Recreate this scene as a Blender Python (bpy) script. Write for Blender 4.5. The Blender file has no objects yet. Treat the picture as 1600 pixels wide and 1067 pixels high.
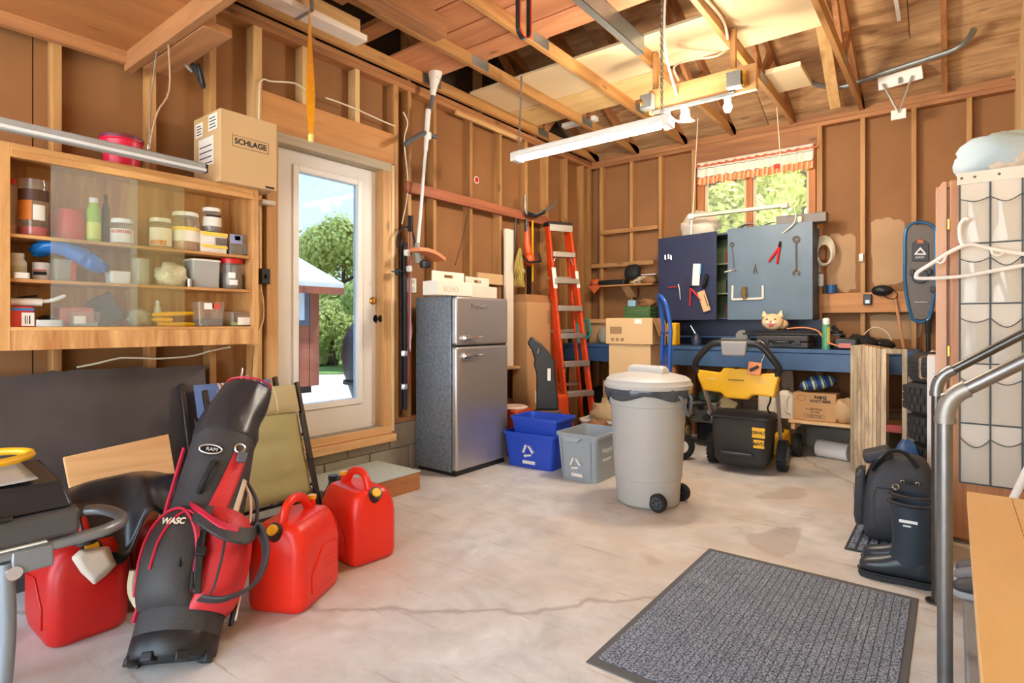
import bpy, bmesh, math, random
from mathutils import Vector, Matrix
random.seed(7)
scene = bpy.context.scene
COL = scene.collection
PI = math.pi

# ---------------------------------------------------------------- camera
F = 890.0; CX = 800.0; HY = 506.0; EYE = 1.2
YAW = math.atan2(690.0, F)
cam_d = bpy.data.cameras.new('camera'); cam = bpy.data.objects.new('camera', cam_d); COL.objects.link(cam)
cam.location = (0, 0, EYE); cam.rotation_euler = (PI/2, 0, YAW)
cam_d.sensor_fit = 'HORIZONTAL'; cam_d.sensor_width = 36.0
cam_d.lens = F/1600*36.0; cam_d.shift_y = (HY-533.5)/1600; cam_d.clip_start = 0.05; cam_d.clip_end = 300
scene.camera = cam

# ---------------------------------------------------------------- sky, sun, exposure
world = bpy.data.worlds.new('sky'); scene.world = world; world.use_nodes = True
wn = world.node_tree; wn.nodes.clear()
w_out = wn.nodes.new('ShaderNodeOutputWorld'); w_bg = wn.nodes.new('ShaderNodeBackground')
w_tc = wn.nodes.new('ShaderNodeTexCoord'); w_sep = wn.nodes.new('ShaderNodeSeparateXYZ')
w_cr = wn.nodes.new('ShaderNodeValToRGB')
w_cr.color_ramp.elements[0].position = 0.0; w_cr.color_ramp.elements[0].color = (0.80, 0.90, 1.0, 1)
w_cr.color_ramp.elements[1].position = 0.75; w_cr.color_ramp.elements[1].color = (0.50, 0.72, 1.0, 1)
wn.links.new(w_tc.outputs['Generated'], w_sep.inputs[0]); wn.links.new(w_sep.outputs['Z'], w_cr.inputs[0])
wn.links.new(w_cr.outputs[0], w_bg.inputs[0]); wn.links.new(w_bg.outputs[0], w_out.inputs[0])
w_bg.inputs[1].default_value = 2.3
sun_d = bpy.data.lights.new('sun', 'SUN'); sun_d.energy = 10.0; sun_d.angle = math.radians(1.5); sun_d.color = (1, 0.96, 0.9)
sun = bpy.data.objects.new('sun', sun_d); COL.objects.link(sun); sun.location = (4, 6, 9)
sun.rotation_euler = Vector((-0.35, -0.5, -1.0)).to_track_quat('-Z', 'Y').to_euler()
vs = scene.view_settings
vs.view_transform = 'Standard'; vs.look = 'None'; vs.gamma = 1.0; vs.use_curve_mapping = False
vs.exposure = 1.68
scene.display_settings.display_device = 'sRGB'
scene.cycles.use_denoising = True
scene.cycles.max_bounces = 8; scene.cycles.diffuse_bounces = 5; scene.cycles.transparent_max_bounces = 12
scene.cycles.sample_clamp_indirect = 6.0
scene.cycles.caustics_reflective = False; scene.cycles.caustics_refractive = False

# ---------------------------------------------------------------- survey: image points to places on real planes
RX = (math.cos(YAW), math.sin(YAW)); FW = (-math.sin(YAW), math.cos(YAW))
def ray(px, py):
    a = (px-CX)/F
    return Vector((a*RX[0]+FW[0], a*RX[1]+FW[1], (HY-py)/F))
def fl(px, py, z=0.0):
    v = ray(px, py); t = (z-EYE)/v.z; return Vector((v.x*t, v.y*t, z))
def lw(px, py, x):
    v = ray(px, py); t = x/v.x; return Vector((x, v.y*t, EYE+v.z*t))
def bw(px, py, y):
    v = ray(px, py); t = y/v.y; return Vector((v.x*t, y, EYE+v.z*t))
def dp(px, py, t):
    v = ray(px, py); return Vector((v.x*t, v.y*t, EYE+v.z*t))

# ---------------------------------------------------------------- mesh helpers
def V(*a): return Vector(a)
class MB:
    """collects shapes of ONE part"""
    def __init__(s): s.v = []; s.f = []; s.m = []; s.mi = 0
    def add(s, vs, fs):
        o = len(s.v); s.v += [Vector(p) for p in vs]
        for f in fs: s.f.append([i+o for i in f]); s.m.append(s.mi)
        return s
    def box(s, lo, hi):
        x0, y0, z0 = lo; x1, y1, z1 = hi
        return s.add([(x0,y0,z0),(x1,y0,z0),(x1,y1,z0),(x0,y1,z0),(x0,y0,z1),(x1,y0,z1),(x1,y1,z1),(x0,y1,z1)],
                     [(0,3,2,1),(4,5,6,7),(0,1,5,4),(1,2,6,5),(2,3,7,6),(3,0,4,7)])
    def cbox(s, c, d, rz=0.0, rx=0.0, ry=0.0):
        from mathutils import Euler
        R = Euler((rx, ry, rz)).to_matrix(); c = Vector(c)
        hx, hy, hz = d[0]/2, d[1]/2, d[2]/2
        pts = [c+R@Vector(p) for p in [(-hx,-hy,-hz),(hx,-hy,-hz),(hx,hy,-hz),(-hx,hy,-hz),(-hx,-hy,hz),(hx,-hy,hz),(hx,hy,hz),(-hx,hy,hz)]]
        return s.add(pts, [(0,3,2,1),(4,5,6,7),(0,1,5,4),(1,2,6,5),(2,3,7,6),(3,0,4,7)])
    def beam(s, p, q, w, h, up=(0,0,1)):
        """bar from p to q: w across, h along up"""
        p = Vector(p); q = Vector(q); d = (q-p).normalized(); up = Vector(up)
        side = d.cross(up)
        if side.length < 1e-4: side = d.cross(Vector((1,0,0)))
        side.normalize(); u = side.cross(d).normalized()
        a = side*w/2; b = u*h/2
        return s.add([p-a-b,p+a-b,p+a+b,p-a+b,q-a-b,q+a-b,q+a+b,q-a+b],
                     [(0,1,2,3),(7,6,5,4),(0,4,5,1),(1,5,6,2),(2,6,7,3),(3,7,4,0)])
    def tube(s, pts, r, n=8, cap=True, closed=False, flat=1.0):
        pts = [Vector(p) for p in pts]; N = len(pts)
        rs = r if isinstance(r, (list, tuple)) else [r]*N
        rings = []; prev = None
        for i in range(N):
            if closed: t = (pts[(i+1)%N]-pts[i-1])
            else: t = pts[min(i+1,N-1)]-pts[max(i-1,0)]
            if t.length < 1e-9: t = Vector((0,0,1))
            t.normalize()
            if prev is None:
                a = Vector((0,0,1)) if abs(t.z) < 0.9 else Vector((1,0,0))
                x = a.cross(t).normalized()
            else:
                x = prev-t*prev.dot(t)
                if x.length < 1e-6: x = t.orthogonal()
                x.normalize()
            prev = x; y = t.cross(x)
            rings.append([pts[i]+(x*math.cos(2*PI*k/n)+y*math.sin(2*PI*k/n)*flat)*rs[i] for k in range(n)])
        o = len(s.v)
        vs = [p for R in rings for p in R]; fs = []
        M = N if closed else N-1
        for i in range(M):
            j = (i+1) % N
            for k in range(n):
                fs.append((i*n+k, i*n+(k+1)%n, j*n+(k+1)%n, j*n+k))
        if cap and not closed:
            fs.append(tuple(range(n-1,-1,-1))); fs.append(tuple(range((N-1)*n, N*n)))
        return s.add(vs, fs)
    def cyl(s, p, q, r, n=16, r2=None): return s.tube([p, q], [r, r if r2 is None else r2], n)
    def lathe(s, prof, n=24, c=(0,0,0), sx=1.0, sy=1.0, axis='z', cap=True):
        """prof: list of (radius, height)"""
        c = Vector(c); vs = []; fs = []
        for (r, h) in prof:
            for k in range(n):
                a = 2*PI*k/n; x, y = r*math.cos(a)*sx, r*math.sin(a)*sy
                if axis == 'z': p = Vector((x, y, h))
                elif axis == 'x': p = Vector((h, x, y))
                else: p = Vector((y, h, x))
                vs.append(c+p)
        N = len(prof)
        for i in range(N-1):
            for k in range(n):
                fs.append((i*n+k, i*n+(k+1)%n, (i+1)*n+(k+1)%n, (i+1)*n+k))
        if cap:
            fs.append(tuple(range(n-1,-1,-1))); fs.append(tuple(range((N-1)*n, N*n)))
        return s.add(vs, fs)
    def loft(s, rings, cap=True):
        n = len(rings[0]); vs = [p for R in rings for p in R]; fs = []
        for i in range(len(rings)-1):
            for k in range(n):
                fs.append((i*n+k, i*n+(k+1)%n, (i+1)*n+(k+1)%n, (i+1)*n+k))
        if cap:
            fs.append(tuple(range(n-1,-1,-1))); fs.append(tuple(range((len(rings)-1)*n, len(rings)*n)))
        return s.add(vs, fs)
    def prism(s, poly, d):
        """poly: list of 3D points (planar), extruded by vector d"""
        n = len(poly); d = Vector(d); P = [Vector(p) for p in poly]
        fs = [tuple(range(n-1,-1,-1)), tuple(range(n, 2*n))]
        for k in range(n): fs.append((k, (k+1)%n, n+(k+1)%n, n+k))
        return s.add(P+[p+d for p in P], fs)
    def grid(s, fn, nu, nv):
        vs = [fn(i/nu, j/nv) for j in range(nv+1) for i in range(nu+1)]; fs = []
        for j in range(nv):
            for i in range(nu):
                a = j*(nu+1)+i; fs.append((a, a+1, a+nu+2, a+nu+1))
        return s.add(vs, fs)
    def ball(s, c, r, nu=16, nv=10):
        c = Vector(c); rx, ry, rz = r if isinstance(r, (tuple, list)) else (r, r, r)
        prof = []
        for j in range(nv+1):
            a = -PI/2+PI*j/nv; prof.append((max(math.cos(a), 1e-3), math.sin(a)))
        vs = []; fs = []
        for (q, h) in prof:
            for k in range(nu):
                t = 2*PI*k/nu; vs.append(c+Vector((q*math.cos(t)*rx, q*math.sin(t)*ry, h*rz)))
        for j in range(nv):
            for k in range(nu): fs.append((j*nu+k, j*nu+(k+1)%nu, (j+1)*nu+(k+1)%nu, (j+1)*nu+k))
        fs.append(tuple(range(nu-1,-1,-1))); fs.append(tuple(range(nv*nu, nv*nu+nu)))
        return s.add(vs, fs)
    def xf(s, M):
        s.v = [M@p for p in s.v]; return s
    def build(s, name, mat, parent=None, smooth=False, bevel=0.0, seg=2, sub=0, solid=0.0, origin=None, weld=False, ang=35):
        me = bpy.data.meshes.new(name)
        off = Vector(origin) if origin is not None else Vector((0,0,0))
        me.from_pydata([p-off for p in s.v], [], s.f)
        mats = mat if isinstance(mat, (list, tuple)) else [mat]
        for m in mats: me.materials.append(m)
        if len(mats) > 1: me.polygons.foreach_set('material_index', s.m)
        bm = bmesh.new(); bm.from_mesh(me)
        if weld: bmesh.ops.remove_doubles(bm, verts=bm.verts, dist=1e-5)
        bmesh.ops.recalc_face_normals(bm, faces=bm.faces)
        bm.to_mesh(me); bm.free()
        o = bpy.data.objects.new(name, me); COL.objects.link(o)
        if origin is not None: o.location = off
        if parent is not None: o.parent = parent
        if solid:
            m = o.modifiers.new('solid', 'SOLIDIFY'); m.thickness = solid; m.offset = 0
        if bevel:
            m = o.modifiers.new('bevel', 'BEVEL'); m.width = bevel; m.segments = seg; m.limit_method = 'ANGLE'; m.angle_limit = math.radians(35)
        if sub:
            m = o.modifiers.new('sub', 'SUBSURF'); m.levels = sub; m.render_levels = sub
        if smooth or sub or bevel:
            me.polygons.foreach_set('use_smooth', [True]*len(me.polygons))
            if not sub:
                try: me.set_sharp_from_angle(angle=math.radians(ang))
                except Exception: pass
        return o

def W(name, *a, **k): return None
def tag(o, label, cat, group=None, kind=None):
    if label: o['label'] = label
    if cat: o['category'] = cat
    if group: o['group'] = group
    if kind: o['kind'] = kind
    return o
def thing(name, label, cat, loc=(0,0,0), rz=0.0, group=None, kind=None, rx=0.0, ry=0.0):
    o = bpy.data.objects.new(name, None); o.empty_display_size = 0.1; COL.objects.link(o)
    o.location = loc; o.rotation_euler = (rx, ry, rz)
    return tag(o, label, cat, group, kind)
def copy_tree(o, parent=None):
    c = o.copy(); COL.objects.link(c)
    if parent is not None: c.parent = parent
    for ch in list(o.children): copy_tree(ch, c)
    return c
def dup(o, loc, rz=None, label=None):
    c = copy_tree(o); c.location = loc
    if rz is not None: c.rotation_euler = (0, 0, rz)
    if label: c['label'] = label
    return c
def text(body, mat, parent, loc, size, rot, name='lettering', extrude=0.0006, align='CENTER', sx=1.0, bold=0.0):
    cu = bpy.data.curves.new(name, 'FONT'); cu.body = body; cu.size = size; cu.extrude = extrude
    cu.align_x = align; cu.align_y = 'CENTER'; cu.offset = bold
    t = bpy.data.objects.new(name, cu); COL.objects.link(t)
    dg = bpy.context.evaluated_depsgraph_get(); me = bpy.data.meshes.new_from_object(t.evaluated_get(dg))
    bpy.data.objects.remove(t); me.materials.clear(); me.materials.append(mat)
    o = bpy.data.objects.new(name, me); COL.objects.link(o)
    o.location = loc; o.rotation_euler = rot; o.scale = (sx, 1, 1)
    if parent is not None: o.parent = parent
    return o
def smoothpath(pts, k=4):
    """Catmull-Rom through points"""
    P = [Vector(p) for p in pts]; out = []
    for i in range(len(P)-1):
        p0 = P[max(i-1,0)]; p1 = P[i]; p2 = P[i+1]; p3 = P[min(i+2,len(P)-1)]
        for j in range(k):
            t = j/k
            out.append(0.5*((2*p1)+(p2-p0)*t+(2*p0-5*p1+4*p2-p3)*t*t+(3*p1-p0-3*p2+p3)*t**3))
    out.append(P[-1]); return out
def rrect(w, d, r, n=4):
    """rounded rectangle ring (x,y), w x d, centred"""
    out = []
    for (sx, sy, a0) in ((1,1,0),(-1,1,PI/2),(-1,-1,PI),(1,-1,3*PI/2)):
        for k in range(n+1):
            a = a0+PI/2*k/n
            out.append((sx*(w/2-r)+r*math.cos(a), sy*(d/2-r)+r*math.sin(a)))
    return out
def ring(w, d, r, z, cx=0, cy=0, n=4): return [Vector((cx+x, cy+y, z)) for x, y in rrect(w, d, r, n)]

# ---------------------------------------------------------------- materials
def S(r, g, b):
    def c(x):
        x /= 255.0
        return x/12.92 if x <= 0.04045 else ((x+0.055)/1.055)**2.4
    return (c(r), c(g), c(b), 1.0)
def _nt(name):
    m = bpy.data.materials.new(name); m.use_nodes = True
    return m, m.node_tree, m.node_tree.nodes['Principled BSDF']
MC = {}
def plain(name, col, rough=0.5, metal=0.0, var=0.06, scale=6.0, bump=0.0, bscale=60.0, spec=0.5, coat=0.0):
    """one colour with a little mottling"""
    if name in MC: return MC[name]
    m, t, b = _nt(name)
    tc = t.nodes.new('ShaderNodeTexCoord')
    nz = t.nodes.new('ShaderNodeTexNoise'); nz.inputs['Scale'].default_value = scale; nz.inputs['Detail'].default_value = 4
    t.links.new(tc.outputs['Object'], nz.inputs['Vector'])
    mx = t.nodes.new('ShaderNodeMix'); mx.data_type = 'RGBA'
    mx.inputs[6].default_value = tuple(c*(1-var*1.5) for c in col[:3])+(1,); mx.inputs[7].default_value = tuple(min(1, c*(1+var*1.5)) for c in col[:3])+(1,)
    t.links.new(nz.outputs['Fac'], mx.inputs[0]); t.links.new(mx.outputs[2], b.inputs['Base Color'])
    b.inputs['Roughness'].default_value = rough; b.inputs['Metallic'].default_value = metal
    b.inputs['Specular IOR Level'].default_value = spec
    if coat: b.inputs['Coat Weight'].default_value = coat
    if bump:
        n2 = t.nodes.new('ShaderNodeTexNoise'); n2.inputs['Scale'].default_value = bscale; n2.inputs['Detail'].default_value = 3
        t.links.new(tc.outputs['Object'], n2.inputs['Vector'])
        bp = t.nodes.new('ShaderNodeBump'); bp.inputs['Strength'].default_value = bump; bp.inputs['Distance'].default_value = 0.01
        t.links.new(n2.outputs['Fac'], bp.inputs['Height']); t.links.new(bp.outputs[0], b.inputs['Normal'])
    MC[name] = m; return m
def wood(name, c1, c2, axis='z', rough=0.6, scale=9.0, stretch=14.0, knots=True, rnd=0.12, dark=None):
    """grain along an axis, knots, per-object shift"""
    if name in MC: return MC[name]
    m, t, b = _nt(name)
    tc = t.nodes.new('ShaderNodeTexCoord'); mp = t.nodes.new('ShaderNodeMapping')
    oi = t.nodes.new('ShaderNodeObjectInfo')
    sc = [scale]*3; sc['xyz'.index(axis)] = scale/stretch
    mp.inputs['Scale'].default_value = sc
    vm = t.nodes.new('ShaderNodeVectorMath'); vm.operation = 'ADD'
    cb = t.nodes.new('ShaderNodeMath'); cb.operation = 'MULTIPLY'; cb.inputs[1].default_value = 37.0
    t.links.new(oi.outputs['Random'], cb.inputs[0])
    t.links.new(tc.outputs['Object'], vm.inputs[0]); t.links.new(cb.outputs[0], vm.inputs[1])
    t.links.new(vm.outputs[0], mp.inputs['Vector'])
    nz = t.nodes.new('ShaderNodeTexNoise'); nz.inputs['Scale'].default_value = 1.0; nz.inputs['Detail'].default_value = 6; nz.inputs['Roughness'].default_value = 0.65; nz.inputs['Distortion'].default_value = 0.6
    t.links.new(mp.outputs[0], nz.inputs['Vector'])
    cr = t.nodes.new('ShaderNodeValToRGB')
    cr.color_ramp.elements[0].position = 0.3; cr.color_ramp.elements[0].color = c1
    cr.color_ramp.elements[1].position = 0.68; cr.color_ramp.elements[1].color = c2
    t.links.new(nz.outputs['Fac'], cr.inputs[0])
    last = cr.outputs[0]
    if knots:
        vo = t.nodes.new('ShaderNodeTexVoronoi'); vo.inputs['Scale'].default_value = 1.0
        mp2 = t.nodes.new('ShaderNodeMapping'); s2 = [6.0]*3; s2['xyz'.index(axis)] = 2.2; mp2.inputs['Scale'].default_value = s2
        t.links.new(vm.outputs[0], mp2.inputs['Vector']); t.links.new(mp2.outputs[0], vo.inputs['Vector'])
        kr = t.nodes.new('ShaderNodeValToRGB'); kr.color_ramp.elements[0].position = 0.05; kr.color_ramp.elements[0].color = (0.35,0.35,0.35,1)
        kr.color_ramp.elements[1].position = 0.14; kr.color_ramp.elements[1].color = (1,1,1,1)
        t.links.new(vo.outputs['Distance'], kr.inputs[0])
        mu = t.nodes.new('ShaderNodeMix'); mu.data_type = 'RGBA'; mu.blend_type = 'MULTIPLY'; mu.inputs[0].default_value = 0.75
        t.links.new(last, mu.inputs[6]); t.links.new(kr.outputs[0], mu.inputs[7]); last = mu.outputs[2]
    hv = t.nodes.new('ShaderNodeHueSaturation')
    mr = t.nodes.new('ShaderNodeMapRange'); mr.inputs['To Min'].default_value = 1-rnd; mr.inputs['To Max'].default_value = 1+rnd
    t.links.new(oi.outputs['Random'], mr.inputs['Value']); t.links.new(mr.outputs[0], hv.inputs['Value'])
    t.links.new(last, hv.inputs['Color']); t.links.new(hv.outputs[0], b.inputs['Base Color'])
    bp = t.nodes.new('ShaderNodeBump'); bp.inputs['Strength'].default_value = 0.12; bp.inputs['Distance'].default_value = 0.004
    t.links.new(nz.outputs['Fac'], bp.inputs['Height']); t.links.new(bp.outputs[0], b.inputs['Normal'])
    b.inputs['Roughness'].default_value = rough
    MC[name] = m; return m
def glassy(name, tint=(1,1,1,1), gloss=0.12, rough=0.02, fixed=None, body=0.0, bodycol=(1,1,1,1)):
    """thin clear sheet: see-through with a reflection that grows at a grazing angle; body adds a milky film"""
    if name in MC: return MC[name]
    m = bpy.data.materials.new(name); m.use_nodes = True; t = m.node_tree; t.nodes.clear()
    o = t.nodes.new('ShaderNodeOutputMaterial'); tr = t.nodes.new('ShaderNodeBsdfTransparent'); tr.inputs[0].default_value = tint
    g = t.nodes.new('ShaderNodeBsdfGlossy'); g.inputs['Roughness'].default_value = rough
    lw_ = t.nodes.new('ShaderNodeLayerWeight'); lw_.inputs[0].default_value = .5
    pw = t.nodes.new('ShaderNodeMath'); pw.operation = 'POWER'; pw.inputs[1].default_value = 4.0; t.links.new(lw_.outputs['Facing'], pw.inputs[0])
    fr = t.nodes.new('ShaderNodeMath'); fr.operation = 'MULTIPLY_ADD'; fr.inputs[1].default_value = .7; fr.inputs[2].default_value = .04; t.links.new(pw.outputs[0], fr.inputs[0])
    mx = t.nodes.new('ShaderNodeMixShader')
    base = tr.outputs[0]
    if body:
        df = t.nodes.new('ShaderNodeBsdfDiffuse'); df.inputs[0].default_value = bodycol
        m0 = t.nodes.new('ShaderNodeMixShader'); m0.inputs[0].default_value = body
        t.links.new(tr.outputs[0], m0.inputs[1]); t.links.new(df.outputs[0], m0.inputs[2]); base = m0.outputs[0]
    t.links.new(fr.outputs[0], mx.inputs[0]); t.links.new(base, mx.inputs[1]); t.links.new(g.outputs[0], mx.inputs[2])
    t.links.new(mx.outputs[0], o.inputs[0]); MC[name] = m; return m
def glow(name, col, strength):
    m = bpy.data.materials.new(name); m.use_nodes = True; b = m.node_tree.nodes['Principled BSDF']
    b.inputs['Base Color'].default_value = col; b.inputs['Emission Color'].default_value = col; b.inputs['Emission Strength'].default_value = strength
    return m
STUD = {a: wood('stud_wood_'+a, S(146,98,52), S(198,150,92), a) for a in 'xyz'}
LUMB = {a: wood('new_lumber_'+a, S(196,150,92), S(232,196,140), a, rnd=0.08) for a in 'xyz'}
RAFT = {a: wood('rafter_wood_'+a, S(132,84,50), S(188,132,84), a) for a in 'xyz'}
PLY = {a: wood('roof_plywood_'+a, S(140,100,64), S(216,178,132), a, scale=11, stretch=6) for a in 'xy'}
CREAM = plain('cream_board', S(226,204,164), 0.6, var=0.04, scale=3)
REDPLY = {a: wood('loft_plank_'+a, S(168,104,68), S(206,146,104), a, scale=6, stretch=9) for a in 'xy'}
FIBRE = plain('brown_fibreboard', S(146,100,58), 0.75, var=0.16, scale=2.2, bump=0.05, bscale=240)
OAK = {a: wood('oak_'+a, S(172,112,60), S(228,178,114), a, rough=0.42, scale=14, stretch=12, knots=False, rnd=0.04) for a in 'xyz'}
PANEL = wood('closet_panel', S(176,112,66), S(212,152,102), 'z', rough=0.4, scale=16, stretch=20, knots=False, rnd=0.03)
PINE = {a: wood('pine_'+a, S(206,160,108), S(236,202,150), a, rough=0.5, knots=False, rnd=0.05) for a in 'xyz'}
BLOCK = plain('grey_block', S(150,142,128), 0.9, var=0.14, scale=9, bump=0.3, bscale=70)
MORTAR = plain('mortar', S(120,112,100), 0.95)
WHITE = plain('white_paint', S(232,230,224), 0.4, var=0.02)
DOORW = plain('door_white', S(226,222,214), 0.38, var=0.02)
WPLAST = plain('white_plastic', S(236,234,228), 0.35, var=0.02)
BLACK = plain('black_plastic', S(28,28,30), 0.42, var=0.1)
BLACKM = plain('black_metal', S(34,33,33), 0.35, 0.6, var=0.1)
RUBBER = plain('black_rubber', S(26,26,27), 0.75, var=0.15, scale=30)
STEEL = plain('steel', S(190,192,194), 0.28, 1.0, var=0.05)
GALV = plain('galvanised', S(158,164,162), 0.42, 0.85, var=0.12, scale=14)
CHROME = plain('chrome', S(225,226,228), 0.12, 1.0, var=0.02)
BRASS = plain('brass', S(196,152,72), 0.3, 1.0)
REDP = plain('red_can_plastic', S(232,44,22), 0.36, var=0.05, bump=0.02, bscale=160)
REDP2 = plain('dirty_red_plastic', S(196,26,20), 0.4, var=0.12, scale=9)
YEL = plain('yellow_plastic', S(238,182,18), 0.38, var=0.04)
CARD = plain('cardboard', S(196,152,104), 0.8, var=0.04, scale=4)
CARD2 = plain('cardboard_light', S(208,172,124), 0.8, var=0.04, scale=4)
CARDD = plain('cardboard_dark', S(166,118,74), 0.85, var=0.06)
PAPER = plain('paper_white', S(236,230,218), 0.7, var=0.02)
INK = plain('black_ink', S(38,34,32), 0.7)
NAVY = plain('navy_paint', S(46,54,80), 0.42, var=0.1, scale=7)
BLUEP = plain('blue_paint', S(54,86,124), 0.45, var=0.18, scale=8)
SLATE = plain('slate_blue_paint', S(86,106,122), 0.45, var=0.14, scale=5, bump=0.05)
ORANGE = plain('orange_plastic', S(222,84,22), 0.4, var=0.05)
LADDER = plain('ladder_orange', S(224,70,22), 0.4, var=0.06)
ALU = plain('aluminium', S(198,196,190), 0.38, 0.85, var=0.06)
CORDW = plain('white_cable', S(230,220,196), 0.5)
GREYP = plain('grey_plastic', S(172,170,164), 0.42, var=0.03)
STEELBLK = plain('dark_steel_pipe', S(96,94,90), 0.32, 0.85, var=0.12, scale=12)
# ================================================================ the room
XL = -3.55     # face of the studs of the door wall
XS = XL-0.09   # face of its sheathing
YB = 6.20      # face of the studs of the window wall
YS = YB+0.09
XR = 0.40      # plywood wall at the house
YF = -1.6      # open front of the garage
ZP = 3.12      # underside of the top plate
ZJ = 3.20      # top of plate, bottom chords rest here
SLOPE = 0.40   # roof rise per metre
YRIDGE = 2.3

# ---- floor
def floor_mat():
    m, t, b = _nt('concrete_floor'); tc = t.nodes.new('ShaderNodeTexCoord')
    def noise(sc, det, rough=0.6, vec=None, dist=0.0):
        n = t.nodes.new('ShaderNodeTexNoise'); n.inputs['Scale'].default_value = sc; n.inputs['Detail'].default_value = det
        n.inputs['Roughness'].default_value = rough; n.inputs['Distortion'].default_value = dist
        t.links.new(vec or tc.outputs['Object'], n.inputs['Vector']); return n
    def ramp(src, p0, c0, p1, c1):
        r = t.nodes.new('ShaderNodeValToRGB'); r.color_ramp.elements[0].position = p0; r.color_ramp.elements[0].color = c0
        r.color_ramp.elements[1].position = p1; r.color_ramp.elements[1].color = c1; t.links.new(src, r.inputs[0]); return r
    def mix(a, bb, fac, mode='MIX'):
        x = t.nodes.new('ShaderNodeMix'); x.data_type = 'RGBA'; x.blend_type = mode
        for s, v in ((0, fac), (6, a), (7, bb)):
            if isinstance(v, (float, tuple)): x.inputs[s].default_value = v
            else: t.links.new(v, x.inputs[s])
        return x.outputs[2]
    big = noise(0.9, 5, 0.6); mid = noise(4.5, 6, 0.65, dist=0.4); fine = noise(55, 3)
    base = ramp(mid.outputs['Fac'], 0.3, S(186,186,184), 0.7, S(230,230,228))
    warm = ramp(big.outputs['Fac'], 0.38, (0,0,0,1), 0.62, (1,1,1,1))
    c = mix(base.outputs[0], S(204,186,166), warm.outputs[0]); 
    c = mix(base.outputs[0], c, 0.7)
    # long brush strokes along the slab
    mp = t.nodes.new('ShaderNodeMapping'); mp.inputs['Rotation'].default_value = (0, 0, 0.25); mp.inputs['Scale'].default_value = (1.2, 16, 1)
    t.links.new(tc.outputs['Object'], mp.inputs['Vector'])
    st = noise(1.6, 5, 0.7, mp.outputs[0]); str_ = ramp(st.outputs['Fac'], 0.58, (0,0,0,1), 0.72, (1,1,1,1))
    c = mix(c, S(160,130,100), mix((0,0,0,1), str_.outputs[0], 0.7))
    # dark spills
    sp = noise(0.9, 3, 0.5, dist=1.0); spr = ramp(sp.outputs['Fac'], 0.63, (0,0,0,1), 0.66, (1,1,1,1))
    c = mix(c, S(146,122,102), mix((0,0,0,1), spr.outputs[0], 0.35))
    # pale paint spots
    vo = t.nodes.new('ShaderNodeTexVoronoi'); vo.inputs['Scale'].default_value = 13; vo.inputs['Randomness'].default_value = 1
    t.links.new(tc.outputs['Object'], vo.inputs['Vector'])
    sr = ramp(vo.outputs['Distance'], 0.06, (1,1,1,1), 0.09, (0,0,0,1))
    pm = ramp(noise(1.1, 2).outputs['Fac'], 0.56, (0,0,0,1), 0.64, (1,1,1,1))
    c = mix(c, S(228,216,196), mix(sr.outputs[0], (0,0,0,1), mix((1,1,1,1), (0,0,0,1), pm.outputs[0])))
    # hairline crack
    w = t.nodes.new('ShaderNodeTexVoronoi'); w.feature = 'DISTANCE_TO_EDGE'; w.inputs['Scale'].default_value = 0.2
    dv = t.nodes.new('ShaderNodeVectorMath'); dv.operation = 'MULTIPLY_ADD'; dv.inputs[1].default_value = (0.35,0.35,0.35)
    t.links.new(noise(1.5, 4).outputs['Color'], dv.inputs[0]); t.links.new(tc.outputs['Object'], dv.inputs[2]); t.links.new(dv.outputs[0], w.inputs['Vector'])
    cr = ramp(w.outputs['Distance'], 0.0, (1,1,1,1), 0.0016, (0,0,0,1))
    c = mix(c, S(128,108,92), mix((0,0,0,1), cr.outputs[0], 0.5))
    t.links.new(c, b.inputs['Base Color'])
    rr = ramp(mid.outputs['Fac'], 0.3, (0.38,0.38,0.38,1), 0.7, (0.6,0.6,0.6,1)); t.links.new(rr.outputs[0], b.inputs['Roughness'])
    bp = t.nodes.new('ShaderNodeBump'); bp.inputs['Strength'].default_value = 0.08; bp.inputs['Distance'].default_value = 0.004
    t.links.new(fine.outputs['Fac'], bp.inputs['Height']); t.links.new(bp.outputs[0], b.inputs['Normal'])
    return m
fo = MB().box((XL-0.2, YF-0.6, -0.15), (XR+0.1, YB+0.2, 0)).build('floor', floor_mat())
tag(fo, 'worn pale concrete garage floor with brown stains', 'floor', kind='structure')

# ---- door wall (studs, sheathing, plate, block footing)
DY0, DY1 = 2.04, 2.912     # door leaf
DZ0, DZ1 = 0.395, 2.405
wl = thing('wall_left', 'bare stud wall with brown fibreboard sheathing and side door', 'wall', (XL, 0, 0), kind='structure')
O = Vector((XL, 0, 0))
def wpart(mb, name, mat, parent, off, **k):
    mb.v = [p-off for p in mb.v]; return mb.build(name, mat, parent, **k)
# sheathing boards
for (y0, y1, z0, z1) in ((YF, -0.45, .36, ZJ), (-0.444, 0.78, .36, ZJ), (0.786, DY0-0.085, .36, ZJ), (DY0-0.085, DY1+0.085, DZ1+0.05, ZJ), (DY1+0.088, 4.36, .36, ZJ), (4.366, 5.58, .36, ZJ), (5.586, YS, .36, ZJ)):
    wpart(MB().box((XS-0.02, y0, z0), (XS, y1, z1)), 'sheathing_panel', FIBRE, wl, O)
def lstud(y, z0, z1, w=0.038, m=None):
    wpart(MB().box((XS, y-w/2, z0), (XL, y+w/2, z1)), 'stud', m or STUD['z'], wl, O, bevel=0.002)
for y in (-1.2, -0.6, 0.02, 0.43, 0.86, 1.29, 1.62): lstud(y, 0.44, ZP)
lstud(1.90, 0.44, ZP, 0.06, LUMB['z']); 
for y in (2.24, 2.68): lstud(y, 2.72, ZP, 0.04, LUMB['z'])
lstud(3.055, 0.44, ZP, 0.05)
for y in (3.20, 3.49, 3.96, 4.40, 4.83, 5.22, 5.62, 6.0): lstud(y, 0.44, ZP)
lstud(6.16, 0.44, ZP, 0.06)
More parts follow.
